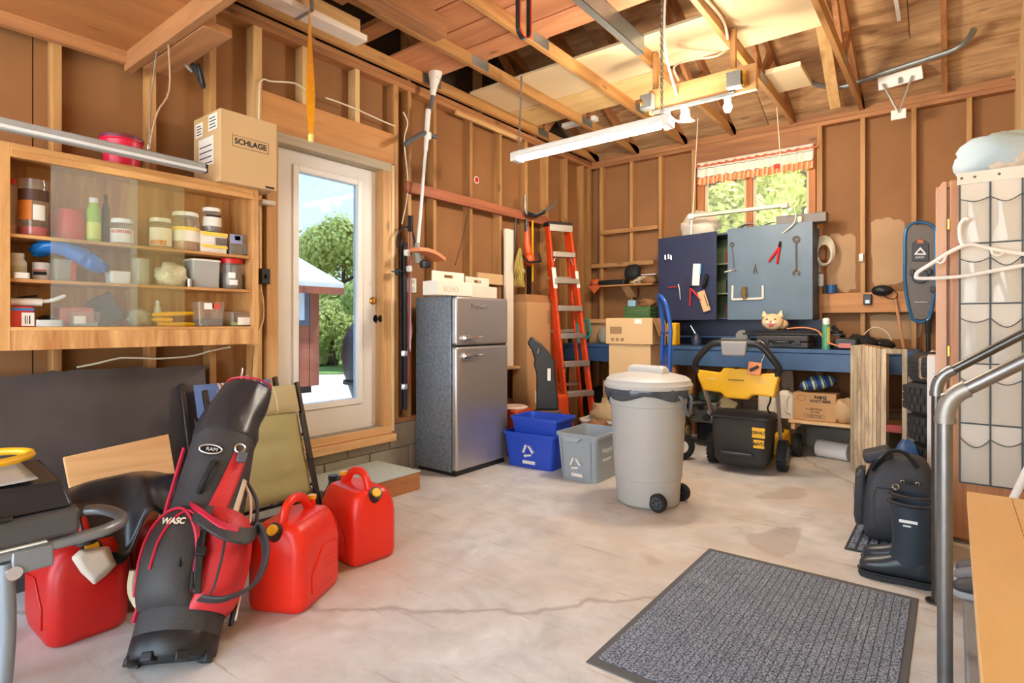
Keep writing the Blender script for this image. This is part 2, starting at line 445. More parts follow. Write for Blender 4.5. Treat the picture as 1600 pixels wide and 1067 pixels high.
for (z0, z1) in ((ZP, ZP+0.04), (ZP+0.042, ZJ)):
    wpart(MB().box((XS, YF, z0), (XL+0.002, YS, z1)), 'top_plate', RAFT['y'], wl, O, bevel=0.002)
for (y0, y1) in ((YF, DY0-0.09), (DY1+0.09, YB)):
    wpart(MB().box((XS-0.02, y0, 0.40), (XL, y1, 0.44)), 'sole_plate', RAFT['y'], wl, O, bevel=0.002)
# door header and framing
wpart(MB().box((XS+0.005, 1.93, 2.475), (XL+0.004, 3.03, 2.72)), 'header', wood('header_wood', S(176,112,58), S(206,148,86), 'y'), wl, O, bevel=0.003)
# concrete block footing
k = 0
for row, (z0, z1) in enumerate(((0.0, 0.195), (0.2, 0.395))):
    y = YF - (0.2 if row else 0)
    while y < YS:
        y1 = y+0.39
        a, bb = y, min(y1, YS)
        top = z1
        wpart(MB().box((XS-0.1, a, z0), (XL-0.004 if row else XL, bb, top)), 'block', BLOCK, wl, O, bevel=0.006)
        y = y1+0.01
wpart(MB().box((XS-0.1, YF, 0), (XL-0.012, YS, 0.385)), 'mortar', MORTAR, wl, O)
# gable above the plate: dark boards
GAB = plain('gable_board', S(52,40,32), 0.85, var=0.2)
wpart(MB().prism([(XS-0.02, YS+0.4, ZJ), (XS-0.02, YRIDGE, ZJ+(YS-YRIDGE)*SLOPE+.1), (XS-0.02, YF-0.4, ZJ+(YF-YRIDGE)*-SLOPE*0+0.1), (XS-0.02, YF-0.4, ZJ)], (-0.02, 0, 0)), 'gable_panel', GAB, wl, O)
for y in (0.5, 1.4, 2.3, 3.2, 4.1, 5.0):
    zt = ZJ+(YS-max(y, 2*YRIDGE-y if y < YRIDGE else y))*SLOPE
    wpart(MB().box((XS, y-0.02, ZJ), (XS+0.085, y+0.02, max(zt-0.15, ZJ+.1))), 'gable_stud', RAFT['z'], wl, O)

# ---- window wall
WX0, WX1, WZ0, WZ1 = -2.16, -1.12, 1.98, 2.86
wb = thing('wall_back', 'bare stud wall with brown fibreboard sheathing and small window', 'wall', (0, YB, 0), kind='structure')
O = Vector((0, YB, 0))
for (x0, x1, z0, z1) in ((XS, WX0-0.04, .36, ZJ), (WX0-0.035, WX1+0.035, .36, WZ0-.04), (WX0-0.035, WX1+0.035, WZ1+.04, ZJ), (WX1+0.04, -0.30, .36, ZJ), (-0.294, XR, .36, ZJ)):
    wpart(MB().box((x0, YS, z0), (x1, YS+0.02, z1)), 'sheathing_panel', FIBRE, wb, O)
# bare plaster smears on the sheathing
SMEAR = plain('plaster_smear', S(186,150,112), 0.85, var=0.12, scale=4)
def smear(px0, py0, px1, py1):
    a = bw(px0, py0, YS); c = bw(px1, py1, YS); n = 26; rnd = random.Random(int(px0)); pts = []
    for k in range(n):
        t = 2*PI*k/n; cx, cy = math.cos(t), math.sin(t); q = max(abs(cx), abs(cy)); e = 1+rnd.uniform(-.07, .05)
        pts.append(((a.x+c.x)/2+(c.x-a.x)/2*cx/q*e, YS-0.0035, (a.z+c.z)/2+(a.z-c.z)/2*cy/q*e))
    wpart(MB().prism(pts, (0, 0.004, 0)), 'plaster_smear', SMEAR, wb, O)
smear(1292, 368, 1337, 455); smear(1362, 344, 1414, 445); smear(1360, 492, 1440, 530)
def bstud(x, z0, z1, w=0.038, m=None):
    wpart(MB().box((x-w/2, YB, z0), (x+w/2, YS, z1)), 'stud', m or STUD['z'], wb, O, bevel=0.002)
for x in (-3.42, -3.02, -2.66): bstud(x, 0.44, ZP, 0.05 if x < -3.3 else 0.038)
for x in (-2.27, -1.03): bstud(x, 0.44, ZP, 0.05)
for x in (-1.9, -1.64, -1.35): bstud(x, 0.44, WZ0-0.08)
for x in (-0.67, -0.28, 0.105): bstud(x, 0.44, ZP)
for (z0, z1) in ((ZP, ZP+0.04), (ZP+0.042, ZJ)):
    wpart(MB().box((XS, YB-0.002, z0), (XR, YS, z1)), 'top_plate', RAFT['x'], wb, O, bevel=0.002)
wpart(MB().box((XL, YB, 0.40), (XR, YS+0.02, 0.44)), 'sole_plate', RAFT['x'], wb, O, bevel=0.002)
wpart(MB().box((WX0-0.085, YB-0.004, WZ1+0.05), (WX1+0.07, YB+0.05, ZP)), 'header', RAFT['x'], wb, O, bevel=0.003)
wpart(MB().box((WX0-0.085, YB-0.012, WZ0-0.16), (WX1+0.14, YB+0.08, WZ0-0.06)), 'sill_board', RAFT['x'], wb, O, bevel=0.003)
for (a, c, h) in (((940, 363), (1028, 356), 0.05), ((925, 414), (1022, 412), 0.05)):    # girts
    p = bw(a[0], a[1], YB-0.02); q = bw(c[0], c[1], YB-0.02)
    wpart(MB().box((p.x, YB-0.04, (p.z+q.z)/2-h/2), (q.x, YB, (p.z+q.z)/2+h/2)), 'girt', STUD['x'], wb, O, bevel=0.002)
p = bw(1280, 459, YB-0.02); q = bw(1470, 487, YB-0.02)
wpart(MB().box((p.x, YB-0.04, q.z), (XR, YB, p.z)), 'girt', wood('girt_wood', S(176,110,58), S(204,144,86), 'x'), wb, O, bevel=0.002)
for row, (z0, z1) in enumerate(((0.0, 0.195), (0.2, 0.395))):
    x = XL - (0.2 if row else 0)
    while x < XR:
        wpart(MB().box((max(x, XL), YB-(0.004 if row else 0), z0), (min(x+0.39, XR), YS+0.1, z1)), 'block', BLOCK, wb, O, bevel=0.006)
        x += 0.40
wpart(MB().box((XL, YB+0.012, 0), (XR, YS+0.1, 0.385)), 'mortar', MORTAR, wb, O)
wr = thing('wall_right', 'pale plywood house wall', 'wall', (XR, 0, 0), kind='structure')
O = Vector((XR, 0, 0))
RPLY = wood('pale_plywood', S(206,172,118), S(230,200,150), 'z', scale=5, stretch=8)
for (y0, y1) in ((YF, -0.5), (-.497, 0.72), (0.723, 1.94), (1.943, 3.16), (3.163, 4.38), (4.383, 5.6), (5.603, YS)):
    wpart(MB().box((XR, y0, 0), (XR+0.02, y1, 4.9)), 'plywood_sheet', RPLY, wr, O)

# ---- roof: deck sheets, rafters, bottom chords, webs
ce = thing('ceiling', 'open roof trusses under a knotty plywood deck', 'ceiling', (0, 0, ZJ), kind='structure')
O = Vector((0, 0, ZJ))
def zr(y): return ZJ+(YB-y)*SLOPE+0.09 if y >= YRIDGE else ZJ+(y-(2*YRIDGE-YB))*SLOPE+0.09
y = YB+0.55; row = 0
while y > YRIDGE:
    y2 = max(y-1.12, YRIDGE); x = XS-0.3-(1.2 if row % 2 else 0)
    while x < XR+0.4:
        x2 = x+2.43
        for sgn in (0, 1):
            A = (lambda t: t) if sgn == 0 else (lambda t: 2*YRIDGE-t)
            xa, xb = max(x, XS-0.35), min(x2, XR+0.5)
            if xb <= xa: continue
            g = 0.003
            wpart(MB().prism([(xa+g, A(y-g), zr(y-g) if sgn == 0 else zr(A(y-g))), (xb-g, A(y-g), zr(A(y-g))), (xb-g, A(y2+g), zr(A(y2+g))), (xa+g, A(y2+g), zr(A(y2+g)))], (0, 0, 0.018)), 'plywood_sheet', PLY['x'], ce, O)
        x = x2
    y = y2; row += 1
TRUSS = (-3.5, -2.96, -2.38, -1.85, -1.27, -0.68)
for X in TRUSS+(-0.06,):
    for sg in (1, -1):
        ye = YB+0.5
        P0 = Vector((X, ye, zr(ye)-0.05)); P1 = Vector((X, YRIDGE, zr(YRIDGE)-0.05))
        if sg < 0: P0.y = 2*YRIDGE-P0.y; P1.y = 2*YRIDGE-P1.y
        wpart(MB().beam(P0, P1, 0.038, 0.09), 'rafter', RAFT['y'], ce, O)
for X in TRUSS:
    wpart(MB().box((X-0.019, 2*YRIDGE-YB, ZJ), (X+0.019, YB+0.05, ZJ+0.09)), 'bottom_chord', STUD['y'], ce, O, bevel=0.002)
    for (ya, yb) in ((5.05, 5.35), (5.05, 4.0), (3.4, 4.0), (3.4, YRIDGE), (1.2, YRIDGE), (1.2, 0.4)):
        wpart(MB().beam((X, ya, ZJ+0.06), (X, yb, zr(yb)-0.06), 0.036, 0.085, (0, 1, 0)), 'web', RAFT['z'], ce, O)
    for ya in (5.05, 3.4, 1.2):
        for s in (-1, 1):
            wpart(MB().box((X+s*0.0195-0.0008, ya-0.11, ZJ+0.012), (X+s*0.0195+0.0008, ya+0.09, ZJ+0.085)), 'gusset_plate', GALV, ce, O)
# unseen outer skin added so that no daylight leaks through the joints
SKIN = plain('light_seal_skin', S(120,60,40), 0.8)
O = Vector((XL, 0, 0))
for (y0, y1, z0, z1) in ((YF, DY0-0.085, 0, ZJ+.05), (DY0-0.085, DY1+0.085, DZ1+.05, ZJ+.05), (DY1+0.085, YS+.02, 0, ZJ+.05), (DY0-.085, DY1+.085, 0, DZ0-.06)):
    wpart(MB().box((XS-0.06, y0, z0), (XS-0.021, y1, z1)), 'light_seal_siding', SKIN, wl, O)
O = Vector((0, YB, 0))
for (x0, x1, z0, z1) in ((XS-.06, WX0-0.02, 0, ZJ+.1), (WX0-0.02, WX1+0.02, 0, WZ0-.02), (WX0-0.02, WX1+0.02, WZ1+.02, ZJ+.1), (WX1+0.02, XR+.02, 0, ZJ+.1)):
    wpart(MB().box((x0, YS+0.021, z0), (x1, YS+0.06, z1)), 'light_seal_siding', SKIN, wb, O)
O = Vector((0, 0, ZJ))
for sg in (1, -1):
    A = (lambda t: t) if sg > 0 else (lambda t: 2*YRIDGE-t)
    ya, yb = YB+0.56, YRIDGE-0.02
    wpart(MB().prism([(XS-.36, A(ya), zr(A(ya))+.02), (XR+.5, A(ya), zr(A(ya))+.02), (XR+.5, A(yb), zr(YRIDGE)+.03), (XS-.36, A(yb), zr(YRIDGE)+.03)], (0, 0, 0.03)), 'light_seal_roofing', SKIN, ce, O)
for (xa, xb) in zip((XS,)+TRUSS[1:]+(-0.06,), TRUSS[1:]+(-0.06, XR)):     # blocking between the rafters over the plate
    wpart(MB().box((xa+0.02, YS-0.03, ZJ+.001), (xb-0.02, YS+0.02, zr(YS)-.002)), 'eave_block', RAFT['x'], ce, O)
# ================================================================ side door, window, what stands outside
PANE = glassy('door_pane', (0.40, 0.44, 0.485, 1)); PANEW = glassy('window_pane', (0.72, 0.74, 0.70, 1), body=.10, bodycol=S(240,244,232))  # door tint dims the outside brightness; window body paints pale haze over the view
# door_1: leaf, lite frame, pane, knob, deadbolt, jambs
XD = XS+0.012                      # inner face of the leaf
dr = thing('door_1', 'white side door with one tall glass pane and dark knob', 'door', (XD, DY0, DZ0), kind='structure')
O = Vector((XD, DY0, DZ0))
gy0, gz0 = lw(466, 633, XD).y, lw(466, 633, XD).z
gy1, gz1 = lw(558, 291, XD).y, lw(466, 268, XD).z
fr = 0.045
lf = MB()
for lo, hi in (((DY0, DZ0), (gy0, DZ1)), ((gy1, DZ0), (DY1, DZ1)), ((gy0, DZ0), (gy1, gz0)), ((gy0, gz1), (gy1, DZ1))):
    lf.box((XD-0.045, lo[0], lo[1]), (XD, hi[0], hi[1]))
wpart(lf, 'leaf', DOORW, dr, O)
lt = MB()
for lo, hi in (((gy0-fr, gz0-fr), (gy0, gz1+fr)), ((gy1, gz0-fr), (gy1+fr, gz1+fr)), ((gy0, gz0-fr), (gy1, gz0)), ((gy0, gz1), (gy1, gz1+fr))):
    lt.box((XD, lo[0], lo[1]), (XD+0.012, hi[0], hi[1]))
wpart(lt, 'lite_frame', WPLAST, dr, O, bevel=0.004)
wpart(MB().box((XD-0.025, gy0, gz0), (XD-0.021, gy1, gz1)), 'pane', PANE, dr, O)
kp = lw(588, 498, XD)
kn = MB().lathe([(0.033, 0), (0.033, 0.008), (0.014, 0.012), (0.012, 0.035), (0.024, 0.045), (0.029, 0.058), (0.024, 0.068), (0.001, 0.07)], 20, kp, axis='x')
wpart(kn, 'knob', BLACKM, dr, O, smooth=True)
kp = lw(582, 470, XD)
db = wpart(MB().lathe([(0.03, 0), (0.03, 0.006), (0.022, 0.014), (0.001, 0.015)], 20, kp, axis='x'), 'deadbolt', BRASS, dr, O, smooth=True)
wpart(MB().cbox(kp+V(0.022, 0, 0), (0.016, 0.008, 0.034)), 'thumb_turn', BRASS, db, O, bevel=0.003)
JAMB = wood('jamb_wood', S(186,134,78), S(222,178,122), 'z', rnd=0.04)
for (y0, y1) in ((DY0-0.085, DY0-0.004), (DY1+0.004, DY1+0.085)):
    wpart(MB().box((XS-0.06, y0, DZ0-0.06), (XL+0.012, y1, DZ1+0.06)), 'jamb', JAMB, dr, O, bevel=0.003)
wpart(MB().box((XS-0.06, DY0-0.085, DZ1+0.004), (XL+0.014, DY1+0.085, DZ1+0.07)), 'head_jamb', wood('grey_jamb', S(176,160,132), S(206,192,164), 'y'), dr, O, bevel=0.003)
wpart(MB().box((XS-0.055, DY1+0.0845, DZ0-0.05), (XL+0.02, DY1+0.11, DZ1+0.06)), 'casing', wood('pale_casing', S(210,176,130), S(236,212,172), 'z', rnd=.02), dr, O, bevel=0.003)
wpart(MB().box((XS-0.1, DY0-0.085, DZ0-0.06), (XL+0.02, DY1+0.085, DZ0-0.004)), 'threshold', wood('sill_wood', S(196,148,96), S(228,190,140), 'y'), dr, O, bevel=0.004)
wpart(MB().box((XS-0.1, DY0-0.12, DZ0-0.12), (XL+0.06, DY1+0.10, DZ0-0.062)), 'threshold', wood('sill_wood', S(196,148,96), S(228,190,140), 'y'), dr, O, bevel=0.004)
# step in front of the door
st = thing('door_step', 'low wooden step with grey-green carpet top below the side door', 'step', (-3.3, 2.5, 0))
O = Vector((-3.3, 2.5, 0))
a = fl(643, 765); t1 = fl(643, 730)
x1, y1 = -3.06, 2.86
wpart(MB().box((XL+.001, 2.13, 0), (x1-.004, y1, 0.125)), 'body', wood('step_wood', S(150,92,52), S(186,128,80), 'y'), st, O, bevel=0.003)
wpart(MB().box((XL+.001, 2.13, 0.1255), (x1, y1+.004, 0.137)), 'carpet', plain('step_carpet', S(188,194,182), 0.95, var=.1, scale=30, bump=.3, bscale=200), st, O, bevel=0.003)

# window_1
wi = thing('window_1', 'two-pane wooden window above the workbench', 'window', (WX0, YB, WZ0), kind='structure')
O = Vector((WX0, YB, WZ0))
WF = wood('window_wood', S(150,82,36), S(198,126,66), 'z', rnd=.03)
xm = bw(1170, 320, YB).x
for (x0, x1, z0, z1) in ((WX0-.06, WX0, WZ0-.06, WZ1+.05), (WX1, WX1+.06, WZ0-.06, WZ1+.05)):
    wpart(MB().box((x0, YB-.02, z0), (x1, YS+.05, z1)), 'jamb', WF, wi, O, bevel=.003)
wpart(MB().box((WX0, YB, WZ0-.06), (WX1, YS+.06, WZ0)), 'sill', WF, wi, O, bevel=.003)
wpart(MB().box((WX0, YB, WZ1), (WX1, YS+.06, WZ1+.05)), 'head', WF, wi, O, bevel=.003)
wpart(MB().box((xm-.03, YB+.01, WZ0), (xm+.03, YS, WZ1)), 'mullion', WF, wi, O, bevel=.003)
for (x0, x1) in ((WX0, xm-.03), (xm+.03, WX1)):
    s_ = MB()
    for (a0, a1, b0, b1) in ((x0, x0+.03, WZ0, WZ1), (x1-.03, x1, WZ0, WZ1), (x0+.03, x1-.03, WZ0, WZ0+.035), (x0+.03, x1-.03, WZ1-.035, WZ1)):
        s_.box((a0, YB+.045, b0), (a1, YB+.075, b1))
    sh = wpart(s_, 'sash', plain('sash_pale', S(206,188,150), .5), wi, O, bevel=.003)
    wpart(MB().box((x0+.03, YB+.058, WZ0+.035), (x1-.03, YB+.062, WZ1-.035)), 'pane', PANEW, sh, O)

# ---- outside
gm = plain('gravel', S(222,217,206), 0.9, var=.1, scale=1.5, bump=.3, bscale=40)
g1 = MB().box((-60, -60, -0.3), (60, 60, -0.02)); 
go = g1.build('ground', gm); tag(go, 'sunlit pale gravel yard outside', 'ground', kind='structure')
gr = MB().prism([(-30, 2, -0.018), (-13, 7.2, -0.018), (-7, 12.5, -0.018), (-4, 30, -0.018), (-30, 30, -0.018)], (0, 0, 0.02)).build('lawn', plain('grass_green', S(112,138,58), 0.9, var=.3, scale=2, bump=.5, bscale=60))
tag(gr, 'green lawn strip beyond the gravel', 'lawn', kind='stuff')
# shed beyond the door glass
P = lw(497, 500, -9.2); 
shx1, shy1 = -9.0, lw(499, 550, -9.0).y
sd = thing('garden_shed', 'red-brown wooden shed with pale roof seen through the door glass', 'shed', (shx1, shy1, 0))
O = Vector((shx1, shy1, 0))
SIDE = wood('shed_board', S(120,58,36), S(166,88,58), 'z', knots=False)
zt = lw(497, 448, shx1).z
shx0 = shx1-2.6; shy0 = shy1-3.2
z_b = 0.1
nb = 16
for i in range(nb):
    a = shy0+(shy1-shy0)*i/nb; b_ = shy0+(shy1-shy0)*(i+1)/nb
    wpart(MB().box((shx1-.03, a+.006, z_b), (shx1, b_-.006, zt)), 'wall_board', SIDE, sd, O)
for i in range(12):
    a = shx0+(shx1-.03-shx0)*i/12; b_ = shx0+(shx1-.03-shx0)*(i+1)/12
    wpart(MB().box((a+.006, shy1-.03, z_b), (b_-.006, shy1, zt)), 'wall_board', SIDE, sd, O)
wpart(MB().box((shx0+.02, shy0, z_b), (shx1-.035, shy1-.035, zt)), 'body', SIDE, sd, O)
wpart(MB().box((shx0+.1, shy0+.1, -.02), (shx1-.1, shy1-.1, z_b)), 'skid', plain('dark_timber', S(60,50,44), .9), sd, O)
zr_ = zt+.62; ym = (shy0+shy1)/2
ov = .3
rf = MB()
rf.prism([(shx1+ov, shy1+ov, zt-.04), (shx1+ov, shy1+ov, zt+.06), ((shx0+shx1)/2, shy1+ov, zr_+.08), ((shx0+shx1)/2, shy1+ov, zr_)], (0, shy0-shy1-2*ov, 0))
rf.prism([(shx0-ov, shy1+ov, zt-.04), (shx0-ov, shy1+ov, zt+.06), ((shx0+shx1)/2, shy1+ov, zr_+.08), ((shx0+shx1)/2, shy1+ov, zr_)], (0, shy0-shy1-2*ov, 0))
wpart(rf, 'roof', plain('pale_roof', S(206,204,198), .7), sd, O)
wpart(MB().box((shx1+ov-.02, shy0-ov, zt-.14), (shx1+ov+.01, shy1+ov, zt-.02)), 'fascia', SIDE, sd, O)
wpart(MB().prism([(shx0, shy1-.02, zt), (shx1, shy1-.02, zt), ((shx0+shx1)/2, shy1-.02, zr_)], (0, -.03, 0)), 'gable', SIDE, sd, O)
wy0, wz0 = lw(466, 500, shx1).y, lw(466, 500, shx1).z; wy1, wz1 = lw(474, 458, shx1).y, lw(474, 458, shx1).z
wf_ = wpart(MB().box((shx1, wy0-.5, wz0-.1), (shx1+.03, wy1+.1, wz1+.1)), 'window_frame', plain('slate_trim', S(84,94,108), .6), sd, O, bevel=.004)
wpart(MB().box((shx1+.031, wy0-.4, wz0), (shx1+.036, wy1, wz1)), 'pane', plain('shed_glass', S(206,216,224), .15), wf_, O)
# dark covered grill at the edge of the glass
gp = lw(552, 548, -6.2)
gl = thing('covered_grill', 'black rounded cover at the edge of the door glass', 'grill', (-6.2, gp.y+.42, -.02))
cv = MB(); 
cv.lathe([(.30, 0), (.36, .25), (.46, .55), (.50, .8), (.46, 1.05), (.34, 1.25), (.001, 1.32)], 24, (0, 0, 0))
cv.build('cover', plain('black_cover', S(26,28,32), .4), gl, smooth=True)
MB().lathe([(.465, .42), (.475, .42), (.475, .46), (.465, .46)], 24, cap=False).build('drawstring', BLACK, gl)
# overhead wire
# trees
LEAFM = []
for nm, c in (('leaf_light', S(222,228,140)), ('leaf_mid', S(186,206,112)), ('leaf_deep', S(92,124,52))):
    m, t, b = _nt(nm); oi = t.nodes.new('ShaderNodeTexNoise'); oi.inputs['Scale'].default_value = .8
    hs = t.nodes.new('ShaderNodeMix'); hs.data_type = 'RGBA'; hs.inputs[6].default_value = tuple(x*.6 for x in c[:3])+(1,); hs.inputs[7].default_value = c
    tc = t.nodes.new('ShaderNodeTexCoord'); t.links.new(tc.outputs['Object'], oi.inputs['Vector']); t.links.new(oi.outputs[0], hs.inputs[0]); t.links.new(hs.outputs[2], b.inputs['Base Color'])
    b.inputs['Roughness'].default_value = .6
    tl_ = t.nodes.new('ShaderNodeBsdfTranslucent'); ms_ = t.nodes.new('ShaderNodeMixShader'); ms_.inputs[0].default_value = .5
    t.links.new(hs.outputs[2], tl_.inputs[0]); t.links.new(b.outputs[0], ms_.inputs[1]); t.links.new(tl_.outputs[0], ms_.inputs[2]); t.links.new(ms_.outputs[0], t.nodes['Material Output'].inputs[0])
    LEAFM.append(m)
BARK = plain('bark', S(84,66,50), .9, var=.2)
def tree(name, label, c, rx, h, z0, mi, n, leaf, seed, grp='trees outside'):
    rnd = random.Random(seed); r = thing(name, label, 'tree', (c[0], c[1], -.02), group=grp)
    tr_ = MB().tube([(0, 0, 0), (.05, .03, h*.3), (-.04, .05, h*.55), (0, 0, h*.85)], [.16, .13, .09, .03], 8)
    for k in range(6):
        a = k*1.1+seed; zz = h*(.3+.08*k)
        tr_.tube([(0, 0, zz), (math.cos(a)*rx*.35, math.sin(a)*rx*.35, zz+h*.1), (math.cos(a)*rx*.7, math.sin(a)*rx*.7, zz+h*.16)], [.06, .04, .015], 6)
    tr_.build('trunk', BARK, r)
    blobs = []
    for k in range(26):
        a = rnd.uniform(0, 2*PI); u = rnd.uniform(0, 1)
        zz = z0+(h-z0)*u; prof = math.sin(PI*min(.97, .12+u*.85))**.7
        q = rx*prof*rnd.uniform(.3, 1.0)
        blobs.append((Vector((math.cos(a)*q, math.sin(a)*q, zz)), rnd.uniform(.35, .62)*rx*.75))
    fo_ = MB()
    for k in range(n):
        c0, br = rnd.choice(blobs)
        d = Vector((rnd.gauss(0, 1), rnd.gauss(0, 1), rnd.gauss(0, 1))).normalized()
        p = c0+d*br*rnd.uniform(.7, 1.02)
        if p.z < .1: p.z = .1
        up = (d+Vector((rnd.uniform(-.6, .6), rnd.uniform(-.6, .6), rnd.uniform(-.2, .8)))).normalized()
        t1_ = up.orthogonal().normalized(); t2 = up.cross(t1_)
        an = rnd.uniform(0, 2*PI); s1 = (t1_*math.cos(an)+t2*math.sin(an))*leaf*rnd.uniform(.6, 1.2); s2 = (t2*math.cos(an)-t1_*math.sin(an))*leaf*.55
        fo_.add([p-s1, p+s2+up*leaf*.15, p+s1, p-s2+up*leaf*.15], [(0, 1, 2, 3)])
    o = fo_.build('foliage', LEAFM[mi], r); return r
def tp(px, x): q = lw(px, 506, x); return (q.x, q.y)
tree('leafy_tree', 'tall leafy tree behind the shed, in the middle of the door glass', tp(536, -17), 1.9, 4.3, .4, 0, 16000, .10, 3)
tree('leafy_tree', 'dark leafy tree at the door glass edge beside the shed roof', tp(462, -22.5), 2.0, 4.2, .6, 1, 10000, .11, 4)
tree('leafy_tree', 'deep green tree at the handle side of the door glass', tp(598, -12.2), 1.0, 2.4, .3, 1, 10000, .10, 5)
tree('round_bush', 'low bright bush at the lawn edge beyond the door', tp(520, -14.2), .95, 1.7, .15, 0, 6000, .07, 6)
def tpb(px, y): q = bw(px, 506, y); return (q.x, q.y)
tree('leafy_tree', 'bright leafy tree behind the window pane nearer the corner', tpb(1105, 11.0), 1.5, 5.4, .6, 0, 14000, .11, 8)
tree('leafy_tree', 'leafy tree behind the window mullion', tpb(1180, 18.5), 2.6, 7.8, .6, 1, 12000, .13, 9)
tree('leafy_tree', 'yellow-green tree behind the window pane farther from the corner', tpb(1262, 13.5), 1.7, 6.2, .6, 0, 12000, .12, 10)
# ================================================================ lamps
TUBE = glow('lit_tube', (.86, .93, 1, 1), 20.0)
BULB = glow('lit_bulb', (1, .9, .76, 1), 120.0)
# white shop light on chains: along X, at z about 2.55
pa = fl(806, 252, 2.42); 
zl = 2.55
A = fl(806, 247, zl); 
B = fl(1045, 190, zl)
B = Vector((B.x, B.y, zl))
sl = thing('shop_light', 'long white tube shop light on chains, nearest the camera', 'light', A)
d = (B-A); L = d.length; d.normalize(); sd_ = Vector((-d.y, d.x, 0))
hs = MB().beam(Vector((0,0,.02)), d*L+Vector((0,0,.02)), .10, .05); hs.build('housing', WPLAST, sl, bevel=.012)
MB().tube([d*.06+V(0,0,-.02), d*(L-.06)+V(0,0,-.02)], .019, 12).build('tube', TUBE, sl, smooth=True)
for e in (.0, L):
    MB().beam(d*(e-.03 if e else -.02)+V(0,0,0), d*(e+.02 if e else .05), .11, .075).build('end_cap', WPLAST, sl, bevel=.01)
def chain(parent, p, q, n, r=.006, m=None):
    c = MB(); p = Vector(p); q = Vector(q)
    for k in range(n):
        a = p+(q-p)*(k/n); b_ = p+(q-p)*((k+1)/n); s = Vector((1,0,0)) if k % 2 else Vector((0,1,0))
        w = (q-p).length/n*.30
        c.tube([a, a*.75+b_*.25+s*w, a*.25+b_*.75+s*w, b_, a*.25+b_*.75-s*w, a*.75+b_*.25-s*w], r*.5, 4, closed=True)
    c.build('chain', m or STEEL, parent)
chain(sl, V(0,0,.045)+d*.03, V(0,0,ZJ-zl)+d*.06, 30, .011); chain(sl, d*(L-.05)+V(0,0,.045), d*(L-.05)+V(0,0,ZJ+.3-zl), 40, .011)

# bare bulbs on the plank between the trusses
def bulb(name, label, px, py, z, up, seed):
    p = fl(px, py, z)
    r = thing(name, label, 'bulb', p, group='lit bare bulbs')
    MB().lathe([(.001, -.05), (.016, -.045), (.027, -.025), (.029, -.006), (.02, .02), (.014, .034)], 16).build('globe', BULB, r, smooth=True)
    MB().lathe([(.02, .03), (.024, .034), (.024, .075), (.012, .085)], 16).build('socket', WPLAST, r, smooth=True)
    ld = bpy.data.lights.new(name+'_light', 'POINT'); ld.energy = 9; ld.color = (1, .84, .64); ld.shadow_soft_size = .04
    lo = bpy.data.objects.new('bulb_light', ld); COL.objects.link(lo); lo.parent = r; lo.location = (0, 0, -.09)
    return p
b1 = bulb('light_bulb', 'lit bulb at the end of the white shop light', 1042, 192, 2.62, 0, 1)
b2 = bulb('light_bulb', 'lit bulb hanging on a white cord beside the shop light', 1069, 181, 2.72, 0, 2)
b3 = bulb('light_bulb', 'lit bulb under the lamp box on the hanging plank', 1137, 165, 2.735, 0, 3)
# ================================================================ things stored overhead
def one(mb, name, label, cat, mat, org=None, group=None, kind=None, **k):
    """a thing that is one mesh, its origin at its base"""
    if org is None:
        xs = [p.x for p in mb.v]; ys = [p.y for p in mb.v]; zs = [p.z for p in mb.v]
        org = ((min(xs)+max(xs))/2, (min(ys)+max(ys))/2, min(zs))
    o = mb.build(name, mat, origin=org, **k); return tag(o, label, cat, group, kind)
# loft shelf at the camera end of the door wall
lo_ = thing('loft_shelf', 'orange-brown plywood loft shelf with edge beam over the wall cabinet', 'shelf', (XL, 1.17, 2.57))
O = Vector((XL, 1.17, 2.57))
wpart(MB().box((XL, YF, 2.665), (-1.6, 1.15, 2.683)), 'deck', wood('loft_ply', S(150,92,48), S(192,130,76), 'y', scale=4, stretch=8, rnd=.02), lo_, O)
wpart(MB().box((XL, 1.15, 2.565), (-1.6, 1.19, 2.685)), 'edge_beam', RAFT['x'], lo_, O, bevel=.003)
wpart(MB().box((-3.42, 1.195, 2.565), (-2.72, 1.33, 2.603)), 'cleat_board', RAFT['x'], lo_, O, bevel=.003)
for x in (-2.96+.04, -1.85+.04):
    wpart(MB().box((x-.019, 1.192, 2.605), (x+.019, 1.28, ZJ+.06)), 'hanger_post', STUD['z'], lo_, O)
wpart(MB().box((XL, YF, 2.6), (XL+.04, 1.15, 2.664)), 'wall_cleat', RAFT['y'], lo_, O)
# cross pieces and stored lumber on the chords
for (y, x0, x1, lab) in ((2.62, -3.55, -2.93, 'short cross board between the wall plate and the first truss, above the door'), (1.75, -3.55, -2.4, 'cross board bearing stored lumber, hidden behind the lumber ends')):
    one(MB().box((x0, y-.07, ZJ+.09), (x1, y+.07, ZJ+.13)), 'cross_board', lab, 'board', RAFT['x'], bevel=.003)
ZL = ZJ+.132
def lumber(x0, x1, y0, y1, z0, z1, lab, m): one(MB().box((x0, y0, z0), (x1, y1, z1)), 'lumber', lab, 'lumber', m, bevel=.003, group='lumber stored overhead')
lumber(-3.10, -2.985, -.6, 2.33, 3.02, 3.058, 'pale board stored overhead, lowest of the stack by the door wall', plain('white_board', S(232,220,204), .6, var=.05))
lumber(-3.055, -3.005, -.6, 2.29, 3.06, 3.15, 'yellow pine stud lying on the pale board over the door wall', LUMB['y'])
lumber(-2.69, -2.575, .2, 2.64, 3.045, 3.165, 'square timber stored overhead between the first two trusses', RAFT['y'])
